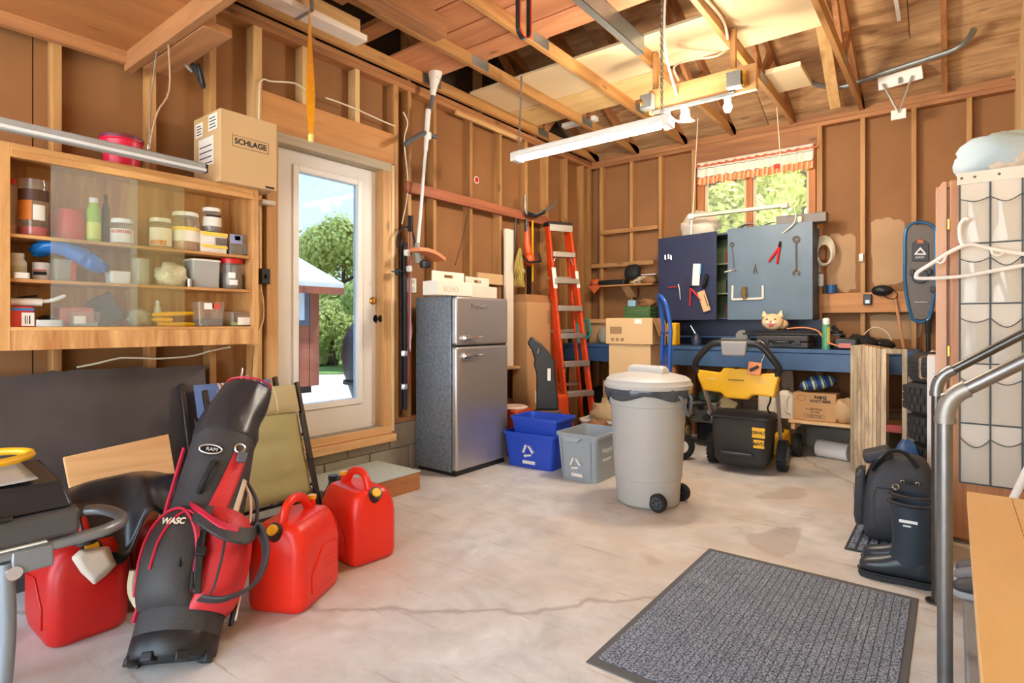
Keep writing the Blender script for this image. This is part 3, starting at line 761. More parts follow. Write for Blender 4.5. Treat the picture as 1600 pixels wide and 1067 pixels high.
for (x0, x1, y, z) in ((-3.11, -2.94, 1.9, 3.0175), (-3.11, -2.94, .3, 3.0175)):
    hs_ = MB(); hs_.box((x0, y-.012, z), (x1, y+.012, z+.002)); hs_.box((x0, y-.012, z), (x0+.002, y+.012, ZJ+.06)); hs_.box((x1-.002, y-.012, z), (x1, y+.012, ZJ+.06)); hs_.box((x0, y-.012, ZJ+.0595), (x1, y+.012, ZJ+.0615)) if False else None
    one(hs_, 'strap_hanger', 'thin metal strap carrying the pale stored boards, '+('door end' if y > 1 else 'camera end'), 'strap', GALV)
for y in (2.1, .6): one(MB().box((-2.985, y-.04, 3.1665), (-2.36, y+.04, ZJ-.001)), 'cross_cleat', 'cleat under two trusses that holds the square timber, '+('door end' if y > 1 else 'camera end'), 'board', RAFT['x'], bevel=.002)
# loft planks over the trusses
ZT = ZJ+.0915
y = 3.46; k = 0
for (w, x0, x1) in ((.24, -2.98, -1.25), (.25, -2.98, -1.25), (.26, -2.98, -1.25), (.25, -2.98, -1.25)):
    lab = ('red-toned plank laid over the trusses, farthest of the four', 'red-toned plank over the trusses, second from the cream sheets', 'red-toned plank over the trusses, third from the cream sheets', 'red-toned plank over the trusses, nearest the camera')[k]
    one(MB().box((x0, y-w, ZT), (x1, y-.006, ZT+.02)), 'loft_plank', lab, 'plank', REDPLY['x'], group='planks over the trusses', bevel=.002)
    y -= w+.006; k += 1
one(MB().box((-3.53, 2.95, ZT), (-2.99, 3.43, ZT+.02)), 'loft_plank', 'short red-toned panel between the door wall and the first truss', 'plank', REDPLY['x'], bevel=.002)
one(MB().box((-2.975, 1.35, ZJ+.113), (-1.9, 2.35, ZJ+.131)), 'stored_sheet', 'pale speckled panel lying on stored timber overhead', 'panel', plain('speckled_panel', S(222,196,150), .7, var=.1, scale=12))
# cream sheets
one(MB().box((-3.48, 3.86, ZT), (-1.31, 4.44, ZT+.02)), 'cream_sheet', 'cream board laid across the trusses, long piece nearest the corner', 'board', CREAM, group='cream boards overhead')
one(MB().box((-1.29, 3.55, ZT), (-.66, 4.49, ZT+.02)), 'cream_sheet', 'large cream board across the last two trusses', 'board', CREAM, group='cream boards overhead')
one(MB().box((-3.48, 4.455, ZT), (-1.86, 4.92, ZT+.018)), 'plywood_strip', 'knotty pale plywood strip beside the cream board overhead', 'board', wood('knotty_ply', S(214,178,116), S(236,208,152), 'x', scale=5, stretch=6), group='cream boards overhead')
one(MB().box((-1.30, 5.08, ZT), (-.98, 5.56, ZT+.04)), 'cream_sheet', 'short cream offcut over the trusses near the window', 'board', CREAM, group='cream boards overhead', bevel=.003)
wb_ = one(MB().box((-3.30, 5.12, ZT), (-2.90, 5.2, ZT+.045)), 'white_batten', 'short white batten over the trusses near the corner', 'batten', WHITE, bevel=.003)
# hanging plank that carries the bulbs
hp = thing('hanging_plank', 'wide plank hung under the trusses, carrying lamp boxes', 'plank', (-1.55, 4.09, 2.8))
O = Vector((-1.55, 4.09, 2.8))
wpart(MB().box((-1.84, 4.08, 2.80), (-1.06, 4.118, 2.98)), 'board', wood('plank_wood', S(180,122,70), S(214,164,108), 'x', rnd=.02), hp, O, bevel=.003)
for x in (-1.85+.04, -1.27+.04):
    wpart(MB().box((x-.019, 4.12, 2.93), (x+.019, 4.16, ZJ+.08)), 'hanger_post', STUD['z'], hp, O, bevel=.002)
wpart(MB().box((-1.80, 4.055, 2.785), (-1.2, 4.079, 2.812)), 'conduit', GALV, hp, O, bevel=.003)
for x in (-1.83, -1.19):
    bx_ = wpart(MB().box((x-.05, 4.0, 2.82), (x+.05, 4.078, 2.93)), 'lamp_box', GALV, hp, O, bevel=.006)
    wpart(MB().lathe([(.045, 0), (.06, .01), (.05, .03), (.001, .032)], 16, (x-.052 if x < -1.5 else x+.052, 4.05, 2.875), axis='x'), 'box_cover', BRASS, bx_, O, smooth=True)
def cord(name, label, pts, r, m, cat='cord', k=5, group=None):
    P = smoothpath(pts, k); return one(MB().tube(P, r, 7), name, label, cat, m, group=group, smooth=True)
cord('lamp_cable', 'white cord dropping from the roof to the middle bulb', [dp(1040, -20, 3.6), dp(1038, 60, 3.75), dp(1046, 110, 3.95), dp(1062, 160, b2.xy.length*.985), V(b2.x, b2.y, b2.z+.07)], .008, CORDW)
cord('lamp_cable', 'white cord looping from the shop light end to the middle bulb', [V(b1.x, b1.y, b1.z+.08), V(b1.x+.07, b1.y, b1.z+.0), V(b1.x+.18, b1.y+.02, b1.z-.02), V((b1.x+b2.x)/2+.1, (b1.y+b2.y)/2, b2.z-.06), V(b2.x+.03, b2.y, b2.z+.04)], .008, CORDW)
cord('lamp_cable', 'white cord curling from the plank up to the roof sheets', [V(-1.6, 4.07, 2.99), V(-1.63, 4.06, 3.1), V(-1.55, 4.2, 3.18), V(-1.42, 4.4, 3.25), V(-1.34, 4.6, 3.42)], .008, CORDW)
cord('cable_run', 'pale cable running along the side of the fifth truss chord', [V(-1.235, 2.6, ZJ+.1), V(-1.24, 3.4, ZJ+.05), V(-1.235, 3.9, ZJ+.06), V(-1.24, 4.05, ZJ-.02)], .009, CORDW)
# galvanised channel beside the truss chord
ch = MB()
X0, X1, Y0, Y1, Z0, Z1 = -1.828, -1.776, 1.6, 3.86, ZJ-.04, ZJ+.088
ch.box((X0, Y0, Z0), (X1, Y1, Z0+.003)); ch.box((X1-.003, Y0, Z0), (X1, Y1, Z1)); ch.box((X0, Y0, Z1-.003), (X1, Y1, Z1))
one(ch, 'metal_channel', 'grey galvanised metal channel fixed along a truss chord', 'channel', GALV)
# strap loop
q = lw(818, 60, -1.885)
stp = thing('strap_loop', 'black and orange strap looped over a truss chord', 'strap', (-1.886, q.y, q.z))
lp = []
for k in range(13):
    a = PI+PI*k/12; lp.append(V(0, .05*math.cos(a), .05+.05*math.sin(a)))
lp = [V(0, -.05, ZJ+.13-q.z)]+lp+[V(0, .05, ZJ+.13-q.z)]
def ribbon(path, w, t, wd=(1, 0, 0)):
    m = MB(); wd = Vector(wd); R = []
    for i, p in enumerate(path):
        tn = (path[min(i+1, len(path)-1)]-path[max(i-1, 0)]).normalized(); nn = tn.cross(wd).normalized()
        R.append([p-wd*w/2-nn*t/2, p+wd*w/2-nn*t/2, p+wd*w/2+nn*t/2, p-wd*w/2+nn*t/2])
    return m.loft(R)
ribbon(lp, .03, .004).build('webbing', BLACK, stp); ribbon([p*1.0+V(.017, 0, 0) for p in lp], .006, .0045).build('edge_stripe', plain('orange_red', S(214,62,34), .6), stp)
# amber strip hanging over the door
q0 = dp(486, 214, 3.3)
am = thing('fly_strip', 'long amber fly strip hanging in front of the door header', 'strip', q0)
ap = []
zt = ZJ+.1-q0.z
for k in range(25):
    u = k/24; ap.append((u, zt*u))
m_ = MB(); R = []
for (u, z) in ap:
    w = .011+.016*min(1, u*3)+.004*math.sin(u*9); a = .9+2.2*u
    d_ = V(math.cos(a), math.sin(a), 0); n_ = V(-math.sin(a), math.cos(a), 0)*.001; o_ = V(-.02*u, .0, z)
    R.append([o_-d_*w-n_, o_+d_*w-n_, o_+d_*w+n_, o_-d_*w+n_])
m_.loft(R).build('ribbon', plain('amber_film', S(214,140,20), .3, var=.12, scale=20), am)
MB().lathe([(.012, -.03), (.016, -.02), (.016, .012), (.008, .02)], 12).build('canister', plain('pale_yellow', S(236,206,110), .5), am, smooth=True)
one(MB().box((-3.55, q0.y-.05, ZJ+.1), (-2.2, q0.y+.05, ZJ+.11)), 'thin_batten', 'thin slat over the truss that holds the amber strip', 'slat', RAFT['x'])
# right-hand bay: pole and bracket under the deck
def rp(px, py, off):
    """image point to the roof slope, off below the deck"""
    v = ray(px, py); t = (ZJ+.09-off+YB*SLOPE-EYE)/(v.z+SLOPE*v.y); return V(v.x*t, v.y*t, EYE+v.z*t)
po = one(MB().tube(smoothpath([rp(1268, 128, .11), rp(1282, 134, .11), rp(1320, 135, .115), rp(1375, 116, .115), rp(1440, 95, .115), rp(1490, 78, .115), rp(1512, 62, .112), rp(1522, 46, .11)], 5), .022, 10), 'bent_track', 'long bent grey metal track fastened under the rafters', 'track', GALV, smooth=True)
br = thing('white_bracket', 'white folding wall bracket hanging under the roof deck', 'bracket', rp(1408, 128, .12))
O = br.location.copy()
a, b_ = rp(1372, 132, .09), rp(1442, 112, .09)
wpart(MB().beam(a, b_, .03, .11, (0, -SLOPE, 1)), 'base_plate', WHITE, br, O, bevel=.006)
c_ = bw(1404, 177, a.y-.02)
for e in (a+(b_-a)*.12, a+(b_-a)*.78):
    wpart(MB().tube([e+V(0,-.03,-.02), c_+V(0, -.02, 0)], .010, 8), 'arm', ALU, br, O, smooth=True)
wpart(MB().cbox(c_+V(0, 0, -.01), (.11, .02, .085)), 'foot_plate', WHITE, br, O, bevel=.005)
mid = (a+b_)*.5
wpart(MB().cbox(mid+V(0, -.035, -.03), (.02, .015, .05)), 'latch', GALV, br, O, bevel=.003)
a = rp(1398, -10, .1); b_ = rp(1405, 32, .1)
one(MB().beam(a, b_, .025, .012), 'white_batten', 'slim white batten under the roof deck at the top edge', 'batten', WHITE)
# truss post at the last bay, nailed laths by the corner
p0 = bw(1286, 192, 5.85); p1 = V(p0.x+.0, 5.35, ZJ+.34)
one(MB().beam(V(-.86, 5.98, ZP+.085), V(-.80, 4.4, zr(4.4)-.12), .05, .09, (1, 0, 0)), 'truss_brace', 'pale brace slanting up from the window wall plate to the rafters', 'brace', LUMB['y'], bevel=.003)
for (pa_, pb_, lab) in (((713, 178), (815, 216), 'thin lath nailed to the studs under the plate, lower one'), ((690, 128), (817, 209), 'thin lath lying along the wall plate, upper one')):
    a = lw(*pa_, XL+.025); b_ = lw(*pb_, XL+.025); zz = (a.z+b_.z)/2
    one(MB().box((XL+.003, a.y, zz-.02), (XL+.028, b_.y, zz+.02)), 'lath', lab, 'lath', LUMB['y'], bevel=.002)
# ================================================================ door wall: cabinet and what is in it
CY0, CY1, CXF, CZ0, CZ1 = 0.588, 1.745, -3.25, 1.083, 1.992
cb = thing('wall_cabinet', 'oak wall cabinet with sliding glass doors and three shelves', 'cabinet', (CXF, CY0, CZ0))
O = Vector((CXF, CY0, CZ0))
def cpart(lo, hi, n, m, b=.002, par=None): return wpart(MB().box(lo, hi), n, m, par or cb, O, bevel=b)
cpart((XL+.001, CY0, CZ0), (XL+.012, CY1, CZ1), 'back', OAK['z'], 0)
cpart((XL+.012, CY0, CZ0), (CXF, CY0+.035, CZ1), 'side', OAK['z']); cpart((XL+.012, CY1-.03, CZ0), (CXF, CY1, CZ1), 'side', OAK['z'])
cpart((XL+.012, CY0+.035, CZ1-.03), (CXF, CY1-.03, CZ1), 'top', OAK['y'])
cpart((CXF-.03, CY0+.035, CZ1-.062), (CXF+.006, CY1-.03, CZ1-.03), 'track', OAK['y'])
cpart((CXF-.02, CY0+.035, CZ0), (CXF-.002, CY1-.03, 1.17), 'fascia', wood('oak_fascia', S(170,108,58), S(234,186,126), 'z', rough=.42, scale=16, stretch=9, knots=False), 0)
SH = (1.60, 1.402, 1.186)
for i, z in enumerate(SH):
    cpart((XL+.012, CY0+.035, z-.016), (CXF-(.03 if i < 2 else 0), CY1-.03, z), 'shelf', OAK['y'])
GLA = glassy('cabinet_glass', (.95, .98, .97, 1), body=.09, bodycol=S(236,240,236)); GLB = glassy('cabinet_glass_green', (.97, .98, .90, 1), body=.07, bodycol=S(226,222,170))
cpart((CXF-.012, .765, 1.187), (CXF-.008, 1.115, CZ1-.064), 'glass_door', GLA, 0); cpart((CXF-.022, 1.085, 1.187), (CXF-.018, 1.342, CZ1-.064), 'glass_door', GLB, 0)
CLEAR = glassy('clear_plastic', (.985, .985, .98, 1), body=.12, bodycol=S(226,224,216)); MILKY = glassy('milky_plastic', (.98, .98, .98, 1), body=.55, bodycol=S(214,214,210))
REDLID = plain('red_lid', S(206,30,30), .35); LABY = plain('label_yellow', S(240,206,80), .5); LABO = plain('label_orange', S(214,124,30), .5); LABG = plain('label_green', S(150,190,70), .4)
DARKBITS = plain('screws_dark', S(122,114,106), .6, .3, var=.35, scale=60, bump=.8, bscale=90); BROWNBITS = plain('brown_bits', S(186,138,96), .6, var=.3, scale=60, bump=.8, bscale=90)
def cyat(px, x): return lw(px, 400, x).y
def jar(px0, px1, pytop, z, lab, lid=None, body=None, label=None, fill=None, fillh=.5, x=-3.37, name='storage_jar', lidh=.018, lab2=None, neck=.86):
    y0, y1 = cyat(px0, x), cyat(px1, x); r = (y1-y0)/2; yc = (y0+y1)/2
    h = lw((px0+px1)/2, pytop, x).z-z
    r = min(r, .1)
    t = thing(name, lab, 'jar', (x, yc, z+.0008), group='containers in the wall cabinet')
    hb = h-lidh if lid else h
    MB().lathe([(.001, 0), (r*.94, .0), (r, .008), (r, hb*.78), (r*neck, hb*.93), (r*neck, hb)], 24, cap=True).build('body', body or CLEAR, t, smooth=True)
    if fill: MB().lathe([(.001, .004), (r*.93, .004), (r*.94, hb*fillh), (.001, hb*fillh+.006)], 20, cap=False).build('contents', fill, t, smooth=True)
    if lid: MB().lathe([(r*neck*1.06, hb-.004), (r*neck*1.06, h-.003), (r*neck, h), (.001, h)], 24, cap=True).build('lid', lid, t, smooth=True)
    if label:
        for (m, a, b_, c, d) in label:      # z band as share of body, angle span around the viewer
            lb = MB(); n = 12; R = []
            for k in range(n+1):
                an = c+(d-c)*k/n; R.append((math.cos(an)*(r+.0008), math.sin(an)*(r+.0008)))
            vs = []; 
            for (xx, yy) in R: vs += [(xx, yy, hb*a), (xx, yy, hb*b_)]
            lb.add(vs, [(2*k, 2*k+2, 2*k+3, 2*k+1) for k in range(n)]); lb.build('label', m, t, smooth=True)
    return t
WR = (-1.5, .9)
jar(9, 27, 281, SH[0], 'narrow clear jar with red lid at the end of the top shelf', REDLID, fill=plain('pink_bits', S(206,150,130), .6), fillh=.2)
jar(28, 78, 283, SH[0], 'large clear snack tub with brown and orange label on the top shelf', None, label=[(plain('label_brown', S(84,52,34), .5), .62, .82, *WR), (LABO, .28, .62, -1.5, -.35), (PAPER, .28, .55, -.3, .5)], fill=plain('red_film', S(196,60,60), .5), fillh=.16, neck=.97, x=-3.36)
t = jar(82, 136, 329, SH[0], 'red plastic bowl standing on edge behind the glass', None, body=plain('dull_red', S(190,58,46), .45), x=-3.42, name='red_bowl'); t['category'] = 'bowl'
t = jar(135, 158, 310, SH[0], 'green and yellow spray can on the top shelf behind glass', WPLAST, body=LABG, x=-3.38, name='spray_can', neck=.6, lidh=.02, label=[(plain('label_lime', S(214,222,110), .4), .1, .5, *WR)]); t['category'] = 'spray can'
t = jar(159, 171, 305, SH[0], 'dark slim bottle beside the green spray can', BLACK, body=plain('dark_bottle', S(44,40,36), .3), x=-3.42, name='slim_bottle', neck=.5); t['category'] = 'bottle'
jar(172, 209, 343, SH[0], 'white-lidded jar with red lettered label left of the pane joint', WPLAST, body=CLEAR, fill=BROWNBITS, fillh=.3, label=[(PAPER, .1, .7, *WR), (plain('label_red', S(206,80,60), .5), .5, .64, -1.3, .6)])
jar(233, 268, 342, SH[0], 'white-lidded jar with orange-based label behind the greenish pane', WPLAST, body=CLEAR, fill=BROWNBITS, fillh=.3, label=[(PAPER, .1, .75, *WR), (LABO, .12, .3, -1.3, .2)])
jar(268, 311, 333, SH[0], 'wide white-lidded jar with white and yellow label at the pane edge', WPLAST, body=CLEAR, fill=BROWNBITS, fillh=.28, label=[(PAPER, .26, .56, *WR), (LABY, .56, .66, *WR)])
def tub(px0, px1, pytop, z, lab, m, dx=.13, x=-3.38, lid=None, fill=None, fillh=.4, label=None, name='plastic_tub', taper=.9, cat='tub', lidh=.012, grp='containers in the wall cabinet'):
    y0, y1 = cyat(px0, x+dx/2), cyat(px1, x+dx/2); w = y1-y0; h = lw((px0+px1)/2, pytop, x+dx/2).z-z
    t = thing(name, lab, cat, (x, (y0+y1)/2, z+.0008), group=grp)
    hb = h-(lidh if lid else 0)
    MB().loft([ring(dx*taper, w*taper, .012, 0), ring(dx, w, .014, hb)]).build('body', m, t, smooth=True)
    if fill: MB().loft([ring(dx*taper*.94, w*taper*.94, .01, .004), ring(dx*.92, w*.92, .01, hb*fillh)]).build('contents', fill, t, smooth=True)
    if lid: MB().loft([ring(dx*1.04, w*1.04, .014, hb+.0005), ring(dx*1.04, w*1.04, .014, h-.003), ring(dx*.96, w*.96, .014, h)]).build('lid', lid, t, smooth=True)
    for (mm, ya, yb, za, zb) in (label or []):
        MB().box((dx/2*(taper+(1-taper)*.5)+.004, -w/2+w*ya, hb*za), (dx/2*(taper+(1-taper)*.5)+.0055, -w/2+w*yb, hb*zb)).build('label', mm, t)
    return t
bx1 = tub(313, 356, 363, SH[0], 'white and yellow card box holding screws on the top shelf', plain('box_white', S(232,226,212), .6), taper=.97, label=[(LABY, .02, .98, .82, .99), (PAPER, .1, .5, .5, .75), (DARKBITS, .55, .95, .4, .75), (LABY, .02, .98, .25, .38)], name='card_box', cat='box')
zz = bx1.location.z+ (lw(335, 363, -3.315).z-SH[0])
jar(316, 345, 326, zz+.002, 'small white-lidded jar standing on the white and yellow box', WPLAST, fill=DARKBITS, fillh=.35, label=[(PAPER, .28, .7, *WR), (INK, .7, .8, -1, .6)], x=-3.38)
tub(358, 392, 367, SH[0], 'clear tub of screws with blue label at the end of the top shelf', CLEAR, fill=DARKBITS, fillh=.5, label=[(plain('label_lilac', S(150,156,196), .5), .05, .6, .55, .98), (PAPER, .25, .5, .72, .92)])
def crumple(name, label, cat, c, r, m, seed, grp=None, amp=.28, flatb=True, nu=18, nv=12, sub=0):
    """a soft lump: bag, cloth, sack"""
    rnd = random.Random(seed); b = MB().ball((0, 0, 0), r, nu, nv)
    ph = [(rnd.uniform(3, 9), rnd.uniform(3, 9), rnd.uniform(3, 9), rnd.uniform(0, 6)) for _ in range(5)]
    rx, ry, rz = r
    for i, p in enumerate(b.v):
        n = Vector((p.x/rx, p.y/ry, p.z/rz)); s = 1.0
        for (a1, a2, a3, a0) in ph: s += amp/5*math.sin(a1*n.x+a2*n.y+a3*n.z+a0)
        s += rnd.uniform(-amp, amp)*.18
        q = p*s
        if flatb and q.z < -rz*.75: q.z = -rz*.75
        b.v[i] = q
    lo = min(p.z for p in b.v)
    b.v = [p-Vector((0, 0, lo)) for p in b.v]
    o = b.build(name, m, origin=None, smooth=True, sub=sub, weld=False, ang=80)
    o.location = c
    return tag(o, label, cat, grp) if label else o
bgp = V(-3.38, cyat(376, -3.38), zz+.01)
# shelf two
jar(12, 42, 396, SH[1], 'white paint jar at the end of the middle shelf', WPLAST, body=plain('paper_jar', S(226,222,208), .5), label=[(plain('jar_stripe', S(196,200,170), .5), .3, .6, *WR)], neck=.7)
tub(22, 48, 426, SH[1], 'tiny white box in front of the white paint jar', PAPER, dx=.05, x=-3.3, taper=1, name='card_box', cat='box')
jar(50, 80, 411, SH[1], 'white tin with dark print under the blue bag', None, body=plain('tin_white', S(226,222,214), .4), label=[(INK, .3, .5, -1.2, .3), (plain('label_red', S(206,80,60), .5), .52, .6, -1.2, .3)], x=-3.40, neck=1.0, name='paint_tin')
BLUEBAG = plain('blue_bag', S(24,112,196), .25, var=.25, scale=12, bump=.6, bscale=22)
z_ = SH[1]+lw(65, 411, -3.4).z-SH[1]+.002
q0 = lw(55, 378, -3.4)
bb = thing('blue_bag', 'crumpled bright blue plastic bag drooping over tins on the middle shelf', 'bag', (-3.38, q0.y, z_))
def bagtube(pts, rr, m, par, name='bag', seed=1, flat=.7, amp=.15, org=None):
    P = smoothpath(pts, 5); rnd = random.Random(seed); N = len(P); 
    rs = []
    for i in range(N):
        u = i/(N-1)*(len(rr)-1); k = min(int(u), len(rr)-2); rs.append(rr[k]+(rr[k+1]-rr[k])*(u-k))
    b = MB().tube([p-(org or V(0,0,0)) for p in P], rs, 14, flat=flat)
    b.v = [p+Vector((rnd.uniform(-1, 1), rnd.uniform(-1, 1), rnd.uniform(-1, 1)))*amp*.06 for p in b.v]
    return b.build(name, m, par, smooth=True, ang=80)
bo = bb.location.copy()
bagtube([lw(56, 392, -3.40), lw(74, 386, -3.36), lw(100, 388, -3.34), lw(130, 402, -3.33), lw(150, 414, -3.32), lw(168, 420, -3.31)], [.035, .045, .045, .05, .05, .02], BLUEBAG, bb, 'film', 2, .8, .12, bo)
tub(86, 119, 406, SH[1], 'grey and red card box behind the glass on the middle shelf', plain('box_grey', S(150,146,130), .6), x=-3.42, taper=1, label=[(plain('label_red', S(206,80,60), .5), .75, .98, .02, .98)], name='card_box', cat='box')
tub(172, 206, 424, SH[1], 'shallow white tub behind the glass, end of the blue bag', WPLAST, x=-3.36, dx=.09)
jar(206, 233, 405, SH[1], 'tall clear beaker behind the greenish pane', None, body=MILKY, neck=1.0)
z_ = SH[1]+.001; crumple('clear_bag', 'crumpled clear plastic bag of fittings on the middle shelf', 'bag', (-3.36, cyat(268, -3.36), z_), (.06, .08, .075), plain('bag_film', S(214,206,190), .2, var=.15, scale=20, bump=.8, bscale=30), 5)
jar(292, 300, 436, SH[1], 'tiny metal tin beside the clear bag', None, body=STEEL, neck=1.0, x=-3.30)
tub(301, 345, 405, SH[1], 'frosted square tub with white lid on the middle shelf', MILKY, lid=WPLAST, fill=DARKBITS, fillh=.45, taper=.94)
jar(344, 378, 405, SH[1], 'red-lidded clear jar of hardware on the middle shelf', REDLID, fill=DARKBITS, fillh=.6, label=[(PAPER, .4, .62, -.7, -.1), (PAPER, .15, .35, -.6, .1)], neck=.95, lidh=.025)
one(MB().cbox((-3.40, cyat(385, -3.40), SH[1]+.075), (.10, .02, .145), rz=.2), 'dark_picture', 'thin dark picture frame leaning at the end of the middle shelf', 'frame', plain('dark_slate', S(52,48,46), .4), bevel=.003)
# bottom shelf
Z3 = SH[2]
tub(12, 54, 479, Z3, 'red, blue and white card box on the bottom shelf', plain('box_red', S(206,58,44), .5), taper=1, label=[(PAPER, .5, .98, .05, .7), (plain('label_blue', S(60,120,180), .5), .02, .98, .8, .92), (INK, .62, .66, .15, .55), (INK, .7, .73, .15, .55), (INK, .78, .83, .15, .55)], name='card_box', cat='box', x=-3.35)
zt = lw(33, 479, -3.285).z+.002
cg = thing('caulking_gun', 'white caulking gun lying on the red card box', 'tool', (-3.33, cyat(16, -3.33), zt))
MB().tube([(0, 0, .018), (0, .11, .02)], .018, 12).build('barrel', WPLAST, cg, smooth=True)
MB().tube(smoothpath([(0, .09, .025), (0, .14, .028), (0, .2, .055)]), [.009]*8+[.005], 8).build('handle', WPLAST, cg, smooth=True)
MB().tube([(0, .0, .028), (-.02, .06, .045), (-.02, .1, .05)], .006, 6).build('trigger', BLACK, cg, smooth=True)
tub(56, 100, 500, Z3, 'flat grey and white carton at the glass edge of the bottom shelf', plain('box_pale', S(206,210,206), .6), dx=.06, x=-3.31, taper=1, name='card_box', cat='box')
one(MB().tube(smoothpath([V(-3.42, cyat(60, -3.42), Z3+.03), V(-3.42, cyat(72, -3.42), Z3+.045), V(-3.42, cyat(80, -3.42), Z3+.03), V(-3.40, cyat(79, -3.4), Z3+.012)]), .012, 8), 'bent_tool', 'black bent tool handle behind the flat carton', 'tool', BLACK, smooth=True)
tub(92, 148, 481, Z3, 'faded pink-red carton behind the glass on the bottom shelf', plain('pink_carton', S(206,120,116), .6), x=-3.45, taper=1, name='card_box', cat='box', dx=.1)
tub(113, 158, 487, Z3, 'clear square container behind the glass on the bottom shelf', CLEAR, x=-3.34, dx=.10, fill=plain('grey_bits', S(170,176,180), .6), fillh=.3, label=[(PAPER, .05, .45, .2, .7)])
a = cyat(165, -3.43)
one(MB().cbox((-3.43, a, Z3+.084), (.02, .12, .15), rx=.5), 'dark_slab', 'dark grey plastic slab leaning behind the glass on the bottom shelf', 'panel', plain('slate_plastic', S(88,92,100), .5), bevel=.004)
crumple('parts_bag', 'grey bag of small parts behind the greenish pane', 'bag', (-3.42, cyat(218, -3.42), Z3+.001), (.05, .06, .055), plain('grey_film', S(170,160,146), .4, var=.3, scale=30, bump=.7, bscale=40), 9)
jar(241, 252, 470, Z3, 'small white bottle behind the greenish pane', WPLAST, body=WPLAST, x=-3.46, neck=.6, name='small_bottle')
for k, (pa_, pb_, dz, lab) in enumerate((((238, 488), (302, 480), .062, 'yellow clamp handle, topmost of the yellow tools'), ((240, 495), (270, 493), .036, 'short thick yellow handle, middle of the yellow tools'), ((246, 505), (317, 504), .012, 'long yellow handle lying on the bottom shelf'))):
    A = V(-3.37-.02*(k == 1), cyat(pa_[0], -3.37), Z3+dz-.02*(k == 0)*0); B_ = V(-3.35, cyat(pb_[0], -3.35), Z3+dz+(.012 if k == 0 else 0))
    one(MB().tube([A, A*.7+B_*.3, A*.3+B_*.7, B_], [.009, .013, .012, .009], 10), 'yellow_clamp', lab, 'tool', YEL, group='yellow tools in the cabinet', smooth=True)
tub(310, 352, 472, Z3, 'clear clamshell pack of hardware on the bottom shelf', CLEAR, fill=DARKBITS, fillh=.3, label=[(PAPER, .2, .55, .7, .95), (plain('label_red', S(206,80,60), .5), .5, .8, .72, .95)], x=-3.33, dx=.1)
one(MB().box((-3.5, cyat(335, -3.45), Z3+.001), (-3.42, cyat(362, -3.45), Z3+.085)), 'card_box', 'small plain cardboard box behind the clamshell pack', 'box', CARD, bevel=.002)
tub(362, 392, 487, Z3, 'small clear lidded tub at the end of the bottom shelf', CLEAR, lid=CLEAR, fill=plain('lime_bits', S(170,180,90), .6), fillh=.3, label=[(PAPER, .3, .95, .1, .7)], x=-3.34, dx=.1)

# ---- on top of the cabinet
sbx = thing('lock_carton', 'large tan lock carton with white shipping labels on top of the cabinet', 'box', (-3.37, 1.66, CZ1+.001))
O = sbx.location.copy()
wpart(MB().box((-3.53, 1.50, CZ1+.001), (-3.2, 1.832, 2.395)), 'carton', CARD2, sbx, O, bevel=.003)
wpart(MB().box((-3.5, 1.4985, 2.30), (-3.30, 1.50, 2.39)), 'tape', plain('tape', S(206,170,116), .3), sbx, O)
for (xa, xb, za, zb) in ((-3.50, -3.41, 2.28, 2.36), (-3.34, -3.235, 2.29, 2.38), (-3.46, -3.28, 2.1, 2.26)):
    l_ = wpart(MB().box((xa, 1.4975, za), (xb, 1.4985, zb)), 'shipping_label', PAPER, sbx, O)
    for q in range(4):
        wpart(MB().box((xa+.012, 1.4968, za+.012+q*(zb-za)/5), (xb-.012-.012*(q % 2), 1.4975, za+.018+q*(zb-za)/5)), 'print', INK, l_, O)
text('SCHLAGE', INK, sbx, V(-3.1992, 1.672, 2.232)-O, .044, (PI/2, 0, PI/2), bold=.0012)
fr_ = MB()
for (a, b_, c, d) in ((1.565, 1.78, 2.262, 2.2645), (1.565, 1.78, 2.200, 2.2025), (1.565, 1.5675, 2.2, 2.2645), (1.7775, 1.78, 2.2, 2.2645)): fr_.box((-3.1998, a, c), (-3.1992, b_, d))
wpart(fr_, 'print_frame', INK, sbx, O)
wpart(MB().box((-3.1998, 1.76, 2.0), (-3.1992, 1.815, 2.012)), 'print', INK, sbx, O)
pk = thing('pink_bucket', 'red-pink plastic bucket on top of the cabinet behind the lamp', 'bucket', (-3.40, cyat(190, -3.4), CZ1+.001))
MB().lathe([(.001, 0), (.075, 0), (.09, .14), (.096, .145), (.096, .155)], 28).build('body', plain('pink_red', S(222,30,70), .35), pk, smooth=True)
MB().lathe([(.098, .15), (.098, .165), (.09, .17), (.001, .171)], 28).build('rim', plain('bucket_rim', S(110,40,60), .4), pk, smooth=True)
# hanging strip lamp in front of the cabinet top
a, b_ = V(-3.17, .40, 2.045), V(-3.17, 1.40, 2.03)
lm = thing('strip_lamp', 'grey metal strip lamp hanging along the front of the cabinet top', 'lamp', (-3.17, .9, 2.0)); O = lm.location.copy()
wpart(MB().beam(a, b_, .045, .05), 'housing', plain('grey_lamp', S(168,172,174), .4, .4), lm, O, bevel=.006)
wpart(MB().beam(a+V(.026, 0, -.012), b_+V(.026, 0, -.012), .006, .014), 'lip', plain('lamp_white', S(214,216,214), .4), lm, O)
wpart(MB().beam(b_+V(0, .001, 0), b_+V(0, .012, 0), .038, .043), 'end_cap', BLACK, lm, O)
yh = lw(232, 240, -3.17).y
wpart(MB().tube([V(-3.17, yh, 2.06), V(-3.17, yh+.004, 2.10), V(-3.19, yh+.02, 2.35), V(-3.16, 1.165, 2.566)], .003, 6), 'hanger_wire', GALV, lm, O)
